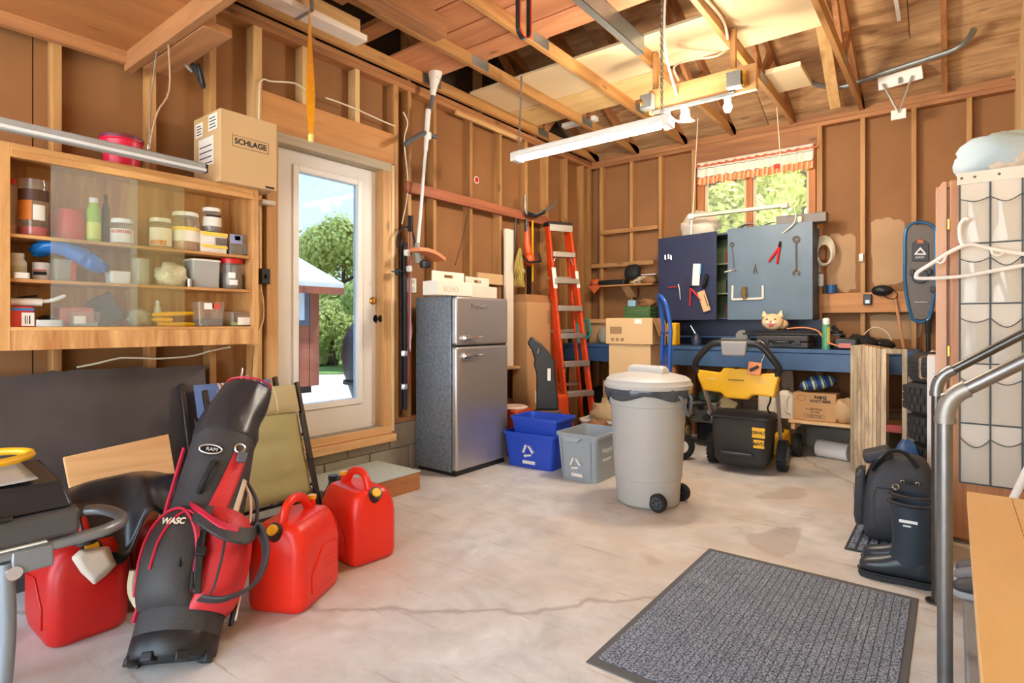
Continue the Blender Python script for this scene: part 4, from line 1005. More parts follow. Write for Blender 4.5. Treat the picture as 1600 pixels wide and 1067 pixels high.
wpart(MB().tube(smoothpath([V(-3.17, yh, 2.06), V(-3.15, yh+.03, 2.25), V(-3.13, yh+.08, 2.38), V(-3.03, 1.17, 2.565)]), .004, 6), 'hanger_wire', plain('wire_tan', S(176,140,110), .5), lm, O)
wpart(MB().cbox((-3.17, yh, 2.085), (.012, .012, .04)), 'hook', STEEL, lm, O, bevel=.003)
# black clamp hanging from the cleat board
p = lw(310, 120, -3.2)
cl = thing('spring_clamp', 'black spring clamp hanging from the cleat board by the loft shelf', 'clamp', p); O = p.copy()
top = lw(308, 82, -3.2)
wpart(MB().tube(smoothpath([lw(292, 88, -3.2), lw(300, 100, -3.2), lw(310, 118, -3.2), lw(319, 138, -3.2)]), [.012]*6+[.016]*6+[.012], 10, flat=.7), 'jaw', RUBBER, cl, O, smooth=True)
wpart(MB().tube(smoothpath([V(top.x, top.y, 2.57), lw(310, 100, -3.19), lw(315, 120, -3.19), lw(318, 134, -3.19)]), [.010]*6+[.013]*6+[.014], 10, flat=.7), 'jaw', BLACK, cl, O, smooth=True)
wpart(MB().tube(smoothpath([lw(291, 86, -3.205), lw(290, 100, -3.205), lw(300, 112, -3.205)]), .008, 8), 'pad', plain('clamp_grey', S(120,122,124), .5), cl, O, smooth=True)

# ---- cables and boxes on the wall
def lcord(lab, pts, r=.0055, x=XL+.006, name='wall_cable', m=None): return cord(name, lab, [lw(px, py, x) for px, py in pts], r, m or CORDW)
lcord('white cable stapled from the carton up the stud and over the door header', [(404, 205), (405, 160), (406, 132), (412, 124), (424, 127), (455, 129), (470, 135), (482, 145), (492, 150)], x=XL+.018)
lcord('white cable running over the header toward the corner stud', [(509, 153), (530, 160), (560, 172), (582, 182), (600, 190), (617, 197)], x=XL+.012)
lcord('white cable dropping beside the door casing to the rods', [(630, 175), (637, 192), (632, 215), (633, 240), (637, 275), (636, 310), (628, 350)], x=XL+.012)
lcord('white cable below the cabinet beside the door', [(405, 312), (406, 370), (407, 440), (411, 470), (411, 500), (402, 522)], x=XL+.012)
lcord('white cable sagging below the cabinet fascia', [(120, 574), (150, 568), (184, 560), (204, 559), (250, 560), (300, 556), (330, 548), (360, 542)], x=XL+.012)
jb = thing('switch_box', 'black switch box on the stud beside the door', 'switch', lw(412, 432, XL+.03)); O = jb.location.copy()
c_ = lw(412, 432, XL+.02)
wpart(MB().cbox((XL+.025, c_.y, c_.z), (.05, .06, .10)), 'box', BLACK, jb, O, bevel=.004); wpart(MB().cbox((XL+.054, c_.y, c_.z), (.01, .012, .025)), 'toggle', BLACKM, jb, O, bevel=.002)
pl_ = lw(418, 302, XL+.03)
one(MB().cbox((XL+.03, pl_.y-.005, 1.985), (.06, .09, .03)), 'plug_strip', 'small white plug box under the carton corner', 'plug', WPLAST, bevel=.005)
# ledger boards on the studs
one(MB().box((XL+.001, 3.135, 2.275), (XL+.04, 5.35, 2.365)), 'ledger_board', 'red-brown ledger board nailed across the studs beside the door', 'board', wood('ledger_wood', S(128,66,40), S(176,104,70), 'y', rnd=.02), bevel=.003)
a = lw(727, 425, XL+.02); b_ = lw(786, 446, XL+.02)
one(MB().box((XL+.001, 4.02, b_.z), (XL+.03, b_.y, a.z+.01)), 'short_board', 'short pale board on the studs behind the paper carriers', 'board', CARD2, bevel=.003)
tg = lw(745, 281, XL+.004)
rt = thing('red_target', 'small red and white round sticker on a stud', 'sticker', (XL, tg.y, tg.z), kind=None)
MB().lathe([(.034, 0), (.034, .003)], 24, axis='x').build('rim', WHITE, rt); MB().lathe([(.026, .003), (.026, .0045)], 24, axis='x').build('disc', plain('target_red', S(200,20,30), .4), rt)

# ---- string trimmer hung upside down
tx = XL+.14
T0, T1, T2, T3, T4 = lw(683, 92, tx), lw(676, 150, tx), lw(668, 190, tx), lw(665, 235, tx), lw(652, 395, tx)
tm = thing('string_trimmer', 'white string trimmer with orange guard hung upside down by the door', 'trimmer', T4); O = T4.copy()
ax = (T1-T0).normalized()
wpart(MB().tube([T0, T0+ax*.02, T0+ax*.15, T0+ax*.22, T1], [.056, .062, .056, .036, .020], 14), 'battery_housing', WPLAST, tm, O, smooth=True)
wpart(MB().cbox(T0+ax*.14+V(.04, 0, 0), (.012, .05, .09)), 'battery_panel', plain('panel_grey', S(190,192,192), .4), tm, O, bevel=.004)
for s in (-1, 1): wpart(MB().tube([T0+V(0, s*.045, 0), T0+V(0, s*.05, .05)], .01, 8), 'latch_tab', WPLAST, tm, O, smooth=True)
wpart(MB().tube([T1-ax*.05, T1+ax*.14], [.021, .013], 12), 'grip', plain('grip_grey', S(92,94,98), .6), tm, O, smooth=True)
wpart(MB().tube([T1+ax*.13, T2-ax*.03], .011, 10), 'collar', plain('collar_orange', S(214,120,60), .5), tm, O, smooth=True)
wpart(MB().tube([T2-(T3-T2).normalized()*.10, T3], [.023, .019], 12), 'sleeve', WPLAST, tm, O, smooth=True)
wpart(MB().tube([T3, T4+(T3-T4).normalized()*.05], .0135, 12), 'shaft', plain('shaft_white', S(226,226,222), .35), tm, O, smooth=True)
hc = lw(668, 212, tx)
wpart(MB().tube(smoothpath([hc+V(.02, .09, .005), hc+V(.0, .03, .012), hc+V(.0, -.06, .0), lw(632, 226, tx+.04)]), [.016, .018, .018, .02]*4+[.016], 10), 'loop_handle', plain('handle_grey', S(84,86,90), .5), tm, O, smooth=True)
wpart(MB().cbox(hc, (.05, .05, .06)), 'handle_clamp', WPLAST, tm, O, bevel=.01)
wpart(MB().tube([T4+V(0, 0, .08), T4, T4+V(.0, .03, -.07)], [.02, .03, .034], 14), 'motor_head', plain('motor_grey', S(150,150,140), .5), tm, O, smooth=True)
gd = MB(); R = []
for k in range(11):
    u = k/10; q = lw(642+u*40, 388+u*u*16, tx+.03); w = .055+.01*math.sin(u*PI)
    R.append([q+V(-.02, 0, 0), q+V(w+.05, 0, -.0), q+V(w+.05, 0, -.028), q+V(-.02, 0, -.028)])
gd.loft(R); wpart(gd, 'guard', plain('guard_orange', S(218,132,86), .45), tm, O, smooth=True)
wpart(MB().lathe([(.001, -.03), (.04, -.03), (.046, -.01), (.046, .02), (.03, .03)], 20, T4+V(.04, .05, -.09)), 'spool', BLACK, tm, O, smooth=True)
# ---- skis and poles bundle beside the casing
sk = thing('ski_bundle', 'bundle of narrow black skis and poles standing beside the door casing', 'skis', V(XL+.05, 3.09, .44)); O = sk.location.copy()
def skp(px, py, dx=.05): return lw(px, py, XL+dx)
for i, (px, c) in enumerate(((628, BLACK), (633, plain('ski_navy', S(40,44,58), .35)))):
    top = skp(px, 372 if i == 0 else 380, .03+.03*i); bot = skp(px+1, 640, .03+.03*i)
    wpart(MB().tube(smoothpath([bot, (top+bot)*.5, top-V(0, 0, .08), top+V(.02, .01, 0)]), [.018]*9+[.016, .014, .01, .004], 8, flat=.35), 'ski', c, sk, O, smooth=True)
for i, (px, c) in enumerate(((640, plain('ski_red', S(190,70,70), .4)), (643, STEEL))):
    top = skp(px, 362, .06+.02*i); bot = skp(px-2, 610-60*i, .06+.02*i)
    pl2 = wpart(MB().tube([bot, top], .006, 8), 'pole', c, sk, O, smooth=True)
    wpart(MB().tube([top, top+V(0, 0, .13)], .014, 8), 'grip', BLACK, pl2, O, smooth=True)
loop = [skp(634+14*math.cos(a), 380-26*math.sin(a), .07) for a in [PI*k/10*1.15-.15 for k in range(11)]]
wpart(MB().tube(loop, .008, 8), 'strap', RUBBER, sk, O, smooth=True)
for (px, py, c) in ((622, 425, BLACK), (640, 420, WPLAST), (632, 552, CHROME), (632, 604, CHROME), (636, 395, WPLAST)):
    q = skp(px, py, .09); wpart(MB().cbox(q, (.04, .045, .05), rz=.2), 'binding', c, sk, O, bevel=.008)
wpart(MB().lathe([(.05, 0), (.05, .006)], 18, skp(621, 425, .09)), 'basket', BLACK, sk, O)
ob = lw(643, 446, XL+.02)
oo = thing('outlet_plate', 'white outlet on the stud above the fridge side', 'outlet', (XL, ob.y, ob.z)); O = oo.location.copy()
wpart(MB().cbox((XL+.02, ob.y, ob.z), (.04, .075, .12)), 'plate', WPLAST, oo, O, bevel=.005)
for s in (-1, 1): wpart(MB().cbox((XL+.0415, ob.y, ob.z+s*.028), (.003, .03, .03)), 'socket', plain('ivory', S(206,200,186), .4), oo, O, bevel=.001)
lcord('pink-white power cord dropping from the outlet beside the fridge', [(640, 455), (638, 485), (643, 510), (642, 530), (636, 548)], .006, XL+.03, 'power_lead', plain('pink_cord', S(220,170,160), .5))
# ================================================================ along the door wall, on the floor
# fridge
fx, fy0, fy1, fh = -3.06, 3.24, 3.895, 1.42
fg = thing('retro_fridge', 'two-door retro fridge with silver doors and dark speckled side', 'fridge', (-3.29, 3.57, 0)); O = fg.location.copy()
FSIDE = plain('speckled_dark_steel', S(122,130,138), .38, .35, var=.45, scale=42, bump=.08, bscale=120)
FDOOR = plain('brushed_silver', S(186,180,176), .30, .75, var=.03)
wpart(MB().box((XL+.03, fy0, .03), (fx-.06, fy1, fh)), 'cabinet', FSIDE, fg, O, bevel=.006)
zs = EYE-35*4.43/890
d1 = wpart(MB().box((fx-.058, fy0+.002, zs+.007), (fx, fy1-.002, fh-.003)), 'freezer_door', FDOOR, fg, O, bevel=.018, seg=4)
d2 = wpart(MB().box((fx-.058, fy0+.002, .045), (fx, fy1-.002, zs-.007)), 'fridge_door', FDOOR, fg, O, bevel=.018, seg=4)
wpart(MB().box((fx-.06, fy0+.01, zs-.008), (fx-.02, fy1-.01, zs+.008)), 'gasket', BLACK, fg, O)
wpart(MB().box((XL+.04, fy0+.02, 0.0), (fx-.03, fy1-.02, .045)), 'plinth', BLACK, fg, O)
for (dd, z) in ((d1, lw(728, 528, fx).z), (d2, lw(728, 556, fx).z)):
    y = lw(728, 530, fx).y
    wpart(MB().cbox((fx+.008, y, z), (.02, .09, .045)), 'latch_plate', CHROME, dd, O, bevel=.008)
    wpart(MB().tube([V(fx+.03, y-.02, z), V(fx+.045, y+.05, z+.004), V(fx+.042, y+.15, z+.008)], [.014, .012, .008], 10, flat=.7), 'lever', CHROME, dd, O, smooth=True)
q = lw(745, 479, fx)
text('Frigidaire', CHROME, d1, V(fx+.001, q.y+.03, q.z)-O, .055, (PI/2, 0, PI/2), extrude=.002, bold=.001)
# paper carriers on the fridge
def carrier(lab, px0, px1, rz, x, yoff=0, lettered=False):
    y0, y1 = lw(px0, 450, x).y, lw(px1, 450, x).y
    t = thing('paper_carrier', lab, 'carrier', (x, (y0+y1)/2, fh+.001), rz, group='paper carriers on the fridge'); w = y1-y0; d = .16
    CP = plain('carrier_white', S(230,218,200), .65, var=.03)
    b = MB().box((-d/2, -w/2, 0), (d/2, w/2, .11)); b.build('box', CP, t, bevel=.003)
    h = MB(); 
    ys = (-w/2+.02, -.05, .05, w/2-.02)
    h.box((-.005, ys[0], .1105), (.005, ys[1], .19)); h.box((-.005, ys[2], .1105), (.005, ys[3], .19)); h.box((-.005, ys[1], .1105), (.005, ys[2], .14)); h.box((-.005, ys[1], .165), (.005, ys[2], .19))
    h.build('handle_panel', CP, t)
    if lettered: text('ECHO', plain('faded_print', S(196,176,156), .7), t, V(d/2+.001, -.05, .045), .06, (PI/2, 0, PI/2))
    return t
carrier('white paper carrier with handle slot, at the front edge of the fridge top', 672, 727, 0, -3.16, lettered=True)
carrier('tan-white paper carrier with handle slot behind the lettered one', 722, 768, .1, -3.34)

# black sheet leaning under the cabinet
bs = MB(); rnd = random.Random(4); R0 = []; R1 = []
top = []; n = 40
for k in range(n+1):
    y = -.25+(1.545+.25)*k/n; top.append((y, .955+rnd.uniform(-.006, .006)+(.012 if .8 < y < 1.2 else 0)))
poly = [(-3.30, -.25, .0)]+[( -3.30-.20*(z/.96), y, z) for (y, z) in top]+[(-3.30, 1.52, 0)]
bs.prism(poly, (.006, 0, .001))
SHEET = plain('black_sheet', S(70,64,64), .45, var=.35, scale=5, bump=.06, bscale=18)
one(bs, 'black_sheet', 'large scuffed black sheet leaning below the wall cabinet', 'sheet', SHEET, org=(-3.4, .6, 0))
# pine board
pb = MB().prism([V(-3.225, .80, .585), V(-3.215, 1.235, .625), V(-3.10, 1.26, .19), V(-3.10, .84, .155)], (.018, 0, .008))
one(pb, 'pine_board', 'light laminated pine board leaning on the black sheet', 'board', wood('laminated_pine', S(206,150,92), S(232,188,132), 'y', scale=12, rnd=.02), bevel=.002, org=(-3.1, 1.05, .12))
# support crate behind so that the board rests on something
one(MB().box((-3.18, .80, 0), (-3.08, 1.24, .15)), 'dark_crate', 'dark timber block behind the red cans', 'block', plain('dark_timber', S(60,50,44), .9), bevel=.004)
# folded lounge chairs
FRM = plain('bronze_frame', S(58,48,42), .4, .5)
def lounge(lab, y0, y1, xb, xt, h, cush, pillow, zc0, grp='folded lounge chairs'):
    t = thing('folding_chair', lab, 'chair', (xb, (y0+y1)/2, 0), group=grp); O = t.location.copy()
    def P(y, u, off=0): return V(xb+(xt-xb)*u+off, y, h*u)
    for y in (y0, y1): wpart(MB().beam(P(y, .01), P(y, 1), .028, .03, (1, 0, 0)), 'side_rail', FRM, t, O, bevel=.006)
    for u in (.12, .27, .62): wpart(MB().tube([P(y0, u), P(y1, u)], .011, 8), 'cross_bar', FRM, t, O, smooth=True)
    for y in (y0+.035, y1-.035):
        wpart(MB().tube(smoothpath([P(y, .02, .05), P(y, .22, .07), P(y, .30, .05), P(y, .5, .04)]), .012, 8), 'leg', FRM, t, O, smooth=True)
        wpart(MB().beam(P(y, .45, .055), P(y, .78, .045), .022, .022, (1, 0, 0)), 'armrest', FRM, t, O, bevel=.005)
    cs = MB(); N = 10; M = 12; w0, w1 = y0+.05, y1-.05
    def cf(sgn):
        def f(i, j):
            u = zc0+(.99-zc0)*j; e = math.sin(PI*min(max(i, .0), 1))**.35*math.sin(PI*min(max(j, 0), 1))**.2
            tuft = 1-.35*abs(math.sin(j*PI*3.0))**8
            return P(w0+(w1-w0)*i, u, .03+(.030*e*tuft if sgn > 0 else -.018*e))
        return f
    cs.grid(cf(1), N, 30); cs.grid(cf(-1), N, 30)
    wpart(cs, 'cushion', cush, t, O, smooth=True, weld=True, ang=80)
    if pillow: 
        pw = MB(); 
        def pf(s): return lambda i, j: P(w0+(w1-w0)*i, .80+.19*j, .062+s*.028*(math.sin(PI*i)*math.sin(PI*j)+1e-4)**.4)
        pw.grid(pf(1), 8, 8); pw.grid(pf(-1), 8, 8); wpart(pw, 'headrest', pillow, t, O, smooth=True, weld=True, ang=80)
        for q in (.3, .42, .55): wpart(MB().box((0, 0, 0), (.001, .001, .001)), 'seam', pillow, t, O) if False else None
    return t
def stripe_mat(name, base, cols, axis, scale):
    m, t, b = _nt(name); tc = t.nodes.new('ShaderNodeTexCoord'); sp = t.nodes.new('ShaderNodeSeparateXYZ'); t.links.new(tc.outputs['Object'], sp.inputs[0])
    mu = t.nodes.new('ShaderNodeMath'); mu.operation = 'MULTIPLY'; mu.inputs[1].default_value = scale; t.links.new(sp.outputs['XYZ'.index(axis)], mu.inputs[0])
    fr2 = t.nodes.new('ShaderNodeMath'); fr2.operation = 'FRACT'; t.links.new(mu.outputs[0], fr2.inputs[0])
    r = t.nodes.new('ShaderNodeValToRGB'); r.color_ramp.interpolation = 'CONSTANT'; e = r.color_ramp.elements
    e[0].position = 0; e[0].color = base; e[1].position = cols[0][0]; e[1].color = cols[0][1]
    for (ps, c) in cols[1:]: x = e.new(ps); x.color = c
    t.links.new(fr2.outputs[0], r.inputs[0]); t.links.new(r.outputs[0], b.inputs['Base Color']); b.inputs['Roughness'].default_value = .85
    return m
BLUECH = stripe_mat('blue_stripe', S(96,116,160), [(.5, S(206,190,170)), (.56, S(150,92,70)), (.62, S(214,206,196)), (.68, S(96,116,160)), (.8, S(196,206,220)), (.84, S(96,116,160))], 'Y', 5.0)
GREENC = plain('sage_cushion', S(172,164,112), .85, var=.08, scale=7, bump=.15, bscale=30); TANC = stripe_mat('tan_pillow', S(186,170,126), [(.46, S(222,214,190)), (.5, S(186,170,126))], 'Y', 6.0)
lounge('folded lounge chair with blue striped cushion, nearest the wall', 1.40, 1.96, -3.20, -3.45, .86, BLUECH, None, .5)
lounge('folded lounge chair with sage green cushion behind the golf bag', 1.46, 2.02, -3.02, -3.30, .83, GREENC, TANC, .22)
# oil jug
oj = thing('oil_jug', 'dark grey motor oil jug beside the folded chairs', 'jug', (-2.93, 2.07, 0), .5)
JG = plain('jug_grey', S(58,60,64), .35)
MB().loft([ring(.12, .20, .02, 0), ring(.12, .20, .02, .15), ring(.11, .19, .02, .2), ring(.06, .07, .02, .25, 0, -.05), ring(.05, .05, .02, .275, 0, -.06)]).build('body', JG, oj, smooth=True)
MB().tube(smoothpath([(0, .0, .22), (0, .04, .27), (0, .08, .25), (0, .09, .12)]), .013, 10).build('handle', JG, oj, smooth=True)
MB().lathe([(.028, .274), (.03, .28), (.03, .305), (.001, .306)], 16, (0, -.06, 0)).build('cap', BLACK, oj, smooth=True)
MB().box((.0605, -.07, .03), (.0615, .06, .13)).build('label', plain('jug_label', S(150,150,146), .5), oj)

# ---- red fuel cans
YCAP = plain('cap_yellow', S(238,176,20), .35)
def fuel_can(lab, loc, rz, m, w=.265, L=.35, h=.355):
    t = thing('fuel_can', lab, 'fuel can', (loc[0], loc[1], 0), rz, group='red fuel cans')
    R = [ring(w-.04, L-.04, .04, 0), ring(w-.01, L-.01, .05, .012), ring(w, L, .05, .04), ring(w, L, .05, h*.66)]
    R += [ring(w*.96, L*.97, .05, h*.78), ring(w*.80, L*.93, .05, h*.93), ring(w*.66, L*.86, .045, h), ring(w*.5, L*.7, .04, h+.004)]
    MB().loft(R).build('tank', m, t, smooth=True, ang=60)
    for s in (-1, 1):      # pressed facet on each broad side
        fc = MB().prism([(s*w*.5, -L*.28, .06), (s*w*.5, L*.34, .06), (s*w*.5, L*.34, h*.62), (s*w*.5, -L*.02, h*.66), (s*w*.5, -L*.28, h*.40)], (s*.006, 0, 0)); fc.build('side_panel', m, t, bevel=.004)
    MB().tube(smoothpath([(0, -L*.30, h-.012), (0, -L*.22, h+.055), (0, -L*.05, h+.078), (0, L*.16, h+.06), (0, L*.34, h-.012)]), .021, 12, flat=.85).build('handle', m, t, smooth=True)
    c = V(0, -L*.40, h*.90); d = V(0, -.75, .66)
    MB().tube([c, c+d*.045], [.036, .034], 18).build('spout_collar', BLACK, t, smooth=True)
    MB().tube([c+d*.04, c+d*.055], [.024, .022], 16).build('cap', YCAP, t, smooth=True)
    MB().tube([V(0, L*.40, h-.03), V(0, L*.40, h+.035)], .016, 12).build('vent_neck', m, t, smooth=True)
    MB().tube([V(0, L*.40, h+.03), V(0, L*.40, h+.048)], .02, 12).build('vent_cap', YCAP, t, smooth=True)
    for k in range(3): MB().box((w*.5+.0055, -L*.0, h*.34+k*.022), (w*.5+.0075, L*.24, h*.34+k*.022+.009)).build('embossed_line', m, t)
    return t
fuel_can('bright red fuel can with black spout cap beside the golf bag strap', (-2.30, 1.405), math.atan2(.467, .884), REDP)
fuel_can('bright red fuel can standing nearest the door step', (-2.47, 1.865), PI/2-.1, REDP)
fuel_can('dusty red fuel can with white bag over its spout under the grey stand', (-2.77, .735), PI/2, REDP2)
fuel_can('dusty red fuel can half hidden behind the golf bag', (-2.83, 1.08), PI/2-.2, REDP2)
one(MB().loft([[lw(px, py, -2.575) for px, py in ((116, 868), (128, 858), (166, 853), (183, 880), (165, 897), (147, 912), (128, 893))], [lw(px, py, -2.535) for px, py in ((110, 872), (124, 859), (170, 853), (182, 882), (166, 899), (147, 914), (126, 895))], [lw(px, py, -2.51) for px, py in ((122, 870), (132, 864), (162, 860), (174, 880), (160, 893), (147, 904), (132, 889))]]), 'white_spout_bag', 'white plastic bag tied over the fuel can spout', 'bag', plain('bag_white', S(226,218,204), .5, var=.06, bump=.3, bscale=30), bevel=.006)
one(MB().lathe([(.022, 0), (.036, .004), (.036, .026), (.022, .03)], 18, (-2.54, .70, .385)), 'spout_ring', 'black screw ring on top of the white spout bag', 'cap', BLACK, smooth=True)
lbs = thing('warning_sticker', 'orange and white warning sticker on the dusty red can', 'sticker', (-2.604, .76, .1))
MB().box((-.0075, -.04, 0), (-.0045, .04, .09)).build('paper', PAPER, lbs); 
for (a, b_) in ((-.034, .0), (.002, .036)): MB().prism([(-.0045, a, .03), (-.0045, b_, .03), (-.0045, (a+b_)/2, .075)], (.001, 0, 0)).build('triangle', ORANGE, lbs)
MB().box((-.0045, -.038, .08), (-.0035, .038, .087)).build('print', plain('label_blue', S(60,120,180), .5), lbs)
SPT = plain('spout_beige', S(226,212,176), .45)
one(MB().tube(smoothpath([V(-2.72, 1.03, .385), V(-2.66, 1.0, .36), V(-2.64, .99, .28), V(-2.635, .985, .2)]), .014, 10), 'pour_spout', 'beige pour spout hanging in front of the rear fuel can', 'spout', SPT, smooth=True)
one(MB().tube(smoothpath([V(-2.58, .87, .22), V(-2.57, .86, .14), V(-2.53, .89, .06), V(-2.48, .94, .025)]), .016, 10), 'pour_spout', 'beige pour spout curving down beside the white-bagged can', 'spout', SPT, smooth=True)
one(MB().lathe([(.02, -.03), (.03, -.02), (.062, .0), (.064, .018), (.001, .02)], 20, (-2.72, 1.03, .41)), 'grey_funnel', 'grey funnel lid under the black tarp on the rear fuel can', 'funnel', plain('funnel_grey', S(176,178,180), .4), smooth=True)
# black tarp draped over the cans
TARP = plain('black_vinyl', S(42,42,45), .28, var=.2, scale=6)
def drape(fn, nu, nv, th=.004): m = MB(); m.grid(fn, nu, nv); return m
def tf(i, j):
    y = .72+.50*i; u = j
    x = -3.0+.42*u; z = .50-.02*math.cos(i*7)-.10*u*u+.03*math.sin(i*11+u*3)*(.3+u)+.02*math.sin(i*23+u*5)*u-.05*max(0, i-.8)
    return V(x, y, z-.10*max(0, u-.7)/.3*(.6+.4*math.sin(i*9)))
one(drape(tf, 40, 16), 'black_tarp', 'folded glossy black vinyl tarp lying over the red cans', 'tarp', TARP, smooth=True, solid=.006, ang=80, org=(-2.8, 1.05, .4))
# grey tubular stand with black case and yellow hose
STG = plain('stand_grey', S(138,144,150), .35, .5)
gs = thing('tube_stand', 'grey tubular folding stand carrying the black case', 'stand', (-2.38, .3, 0)); O = gs.location.copy()
zz = .52
loop = smoothpath([V(-2.20, -.35, zz), V(-2.20, .2, zz), V(-2.20, .58, zz), V(-2.23, .69, zz), V(-2.30, .74, zz), V(-2.42, .74, zz), V(-2.50, .70, zz), V(-2.54, .58, zz), V(-2.54, -.35, zz)], 5)
wpart(MB().tube(loop, .019, 12), 'loop_frame', STG, gs, O, smooth=True)
wpart(MB().tube([V(-2.505, .72, zz), V(-2.545, .64, zz), V(-2.545, .592, zz)], .024, 12), 'grip', plain('grip_brown', S(60,50,44), .8), gs, O, smooth=True)
for x in (-2.20, -2.54): wpart(MB().tube(smoothpath([V(x, .41, zz-.02), V(x, .415, .3), V(x, .40, .1), V(x, .36, 0.0)]), .021, 12), 'leg', STG, gs, O, smooth=True)
wpart(MB().cbox((-2.20, .47, zz-.025), (.045, .10, .07)), 'hinge_plate', STG, gs, O, bevel=.006)
wpart(MB().lathe([(.02, -.03), (.02, .03)], 14, (-2.20, .425, .47), axis='x'), 'bolt', CHROME, gs, O, smooth=True)
bc = thing('black_case', 'black soft tool case lying on the grey stand', 'case', (-2.37, .15, .545)); O = bc.location.copy()
CASEM = plain('case_black', S(70,70,70), .42, var=.12, scale=8)
wpart(MB().box((-2.57, -.5, .545), (-2.17, .585, .625)), 'lower_shell', CASEM, bc, O, bevel=.012)
wpart(MB().loft([[V(-2.57, -.5, .627), V(-2.19, -.5, .627), V(-2.19, .575, .627), V(-2.57, .58, .627)], [V(-2.56, -.5, .73), V(-2.25, -.5, .705), V(-2.25, .56, .70), V(-2.56, .57, .725)]]), 'upper_shell', TARP, bc, O, bevel=.012)
wpart(MB().tube(smoothpath([V(-2.18, .1, .63), V(-2.15, .2, .65), V(-2.15, .3, .65), V(-2.18, .42, .63)]), .008, 8), 'handle', BLACK, bc, O, smooth=True)
one(MB().box((-2.195, .30, .5405), (-2.165, .50, .5445)), 'paper_slip', 'white paper slip with red end tucked under the black case', 'paper', PAPER)
yh = thing('yellow_hose', 'yellow air hose coiled on the black case', 'hose', (-2.42, .29, .752))
hz = []
for k in range(31):
    a = 2*PI*k/24-1; hz.append(V((.14-.002*k)*math.cos(a), (.235-.001*k)*math.sin(a), .014+.0008*k))
MB().tube(hz, .0125, 10).build('coil', YEL, yh, smooth=True)
one(drape(lambda i, j: V(-2.56+.3*j, -.4+.9*i, .742+.006*math.sin(i*19)*math.sin(j*9)-.026*j), 30, 8), 'clear_film', 'wrinkled clear film lying on the black case under the yellow hose', 'film', plain('film_grey', S(176,176,174), .2, bump=.4, bscale=20), smooth=True, solid=.002, org=(-2.4, 0, .72))

# ---- golf bag
base = V(-2.19, .86, .025); tip = V(-2.74, 1.375, .93)
zax = (tip-base).normalized(); tocam = (V(0, 0, EYE)-base); yax = -(tocam-zax*tocam.dot(zax)).normalized(); xax = yax.cross(zax).normalized()
gb = thing('golf_bag', 'black and red golf stand bag with hood leaning on the folded chairs', 'golf bag', base)
M3 = Matrix((xax, yax, zax)).transposed(); gb.rotation_euler = M3.to_euler()
GB_BLK = plain('bag_black', S(56,54,54), .6, var=.15, scale=14, bump=.15, bscale=120); GB_RED = plain('bag_red', S(206,44,48), .5, var=.08, bump=.1, bscale=90); GB_WHT = plain('bag_white_stripe', S(226,212,190), .6); PIPE = plain('bag_piping', S(196,30,60), .5)
def el(rx, ry, z, cx=0, cy=0, n=28): return [V(cx+rx*math.cos(2*PI*k/n), cy+ry*math.sin(2*PI*k/n), z) for k in range(n)]
def shell(prof, a0, a1, z0, z1, off, nu=10, nv=10, th=.006):
    """patch of the bag skin between two angles (towards the viewer is -90 deg)"""
    def rr(z):
        for (za, ra, sa), (zb, rb, sb) in zip(prof, prof[1:]):
            if za <= z <= zb: u = (z-za)/(zb-za); return ra+(rb-ra)*u, sa+(sb-sa)*u
        return prof[-1][1], prof[-1][2]
    m = MB()
    def f(i, j):
        z = (z0(i) if callable(z0) else z0)*(1-j)+(z1(i) if callable(z1) else z1)*j
        lo = a0(z) if callable(a0) else a0; hi = a1(z) if callable(a1) else a1
        a = math.radians(lo+(hi-lo)*i); rx, ry = rr(z); o = off(i, j) if callable(off) else off
        return V((rx+o)*math.cos(a), (ry+o)*math.sin(a), z)
    m.grid(f, nu, nv); return m
PR = [(0, .14, .115), (.16, .145, .12), (.45, .142, .12), (.78, .13, .118), (.84, .128, .112)]
MB().loft([el(rx, ry, z) for (z, rx, ry) in PR]).build('body', GB_BLK, gb, smooth=True)
MB().loft([el(.135, .112, -.022), el(.142, .12, -.01), el(.142, .12, .05), el(.132, .112, .065)]).build('base_cup', BLACK, gb, smooth=True)
for k in range(8):
    a = 2*PI*k/8+.2; MB().cbox((.125*math.cos(a), .104*math.sin(a), -.022), (.04, .04, .03), rz=a).build('foot_stud', BLACK, gb, bevel=.005)
# hood
hd = []
for (z, rx, ry, cx, cy) in ((.79, .125, .115, 0, 0), (.86, .14, .12, .005, .01), (.93, .128, .11, .0, .015), (1.0, .13, .105, .02, .02), (1.07, .122, .095, .035, .02), (1.14, .112, .085, .045, .02), (1.16, .10, .075, .05, .02)): hd.append(el(rx, ry, z, cx, cy))
rnd = random.Random(3)
for r_ in hd[1:-1]:
    for i in range(len(r_)): r_[i] = r_[i]+V(rnd.uniform(-.008, .008), rnd.uniform(-.008, .008), rnd.uniform(-.006, .006))
hood = MB().loft(hd).build('hood', plain('hood_black', S(48,47,50), .32, var=.15, bump=.1, bscale=14), gb, sub=1)
MB().tube(el(.1, .075, 1.162, .05, .02, 20), .005, 6, closed=True).build('hood_piping', PIPE, hood, smooth=True)
MB().tube([V(.01, .03, 1.1), V(0, .04, 1.27)], .006, 8).build('club_shaft', CHROME, gb, smooth=True); MB().tube([V(.035, .04, 1.1), V(.032, .05, 1.24)], .010, 8).build('club_grip', plain('grip_beige', S(170,150,130), .7), gb, smooth=True)
# upper panels: red and white diagonal stripes
shell(PR, lambda z: -100+(z-.4)*90, lambda z: -70+(z-.4)*86, .40, .74, .004, 6, 12).build('stripe', GB_RED, gb, smooth=True, solid=.004)
shell(PR, lambda z: -58+(z-.4)*70, lambda z: -46+(z-.4)*66, .40, .64, .004, 6, 12).build('stripe', GB_WHT, gb, smooth=True, solid=.004)
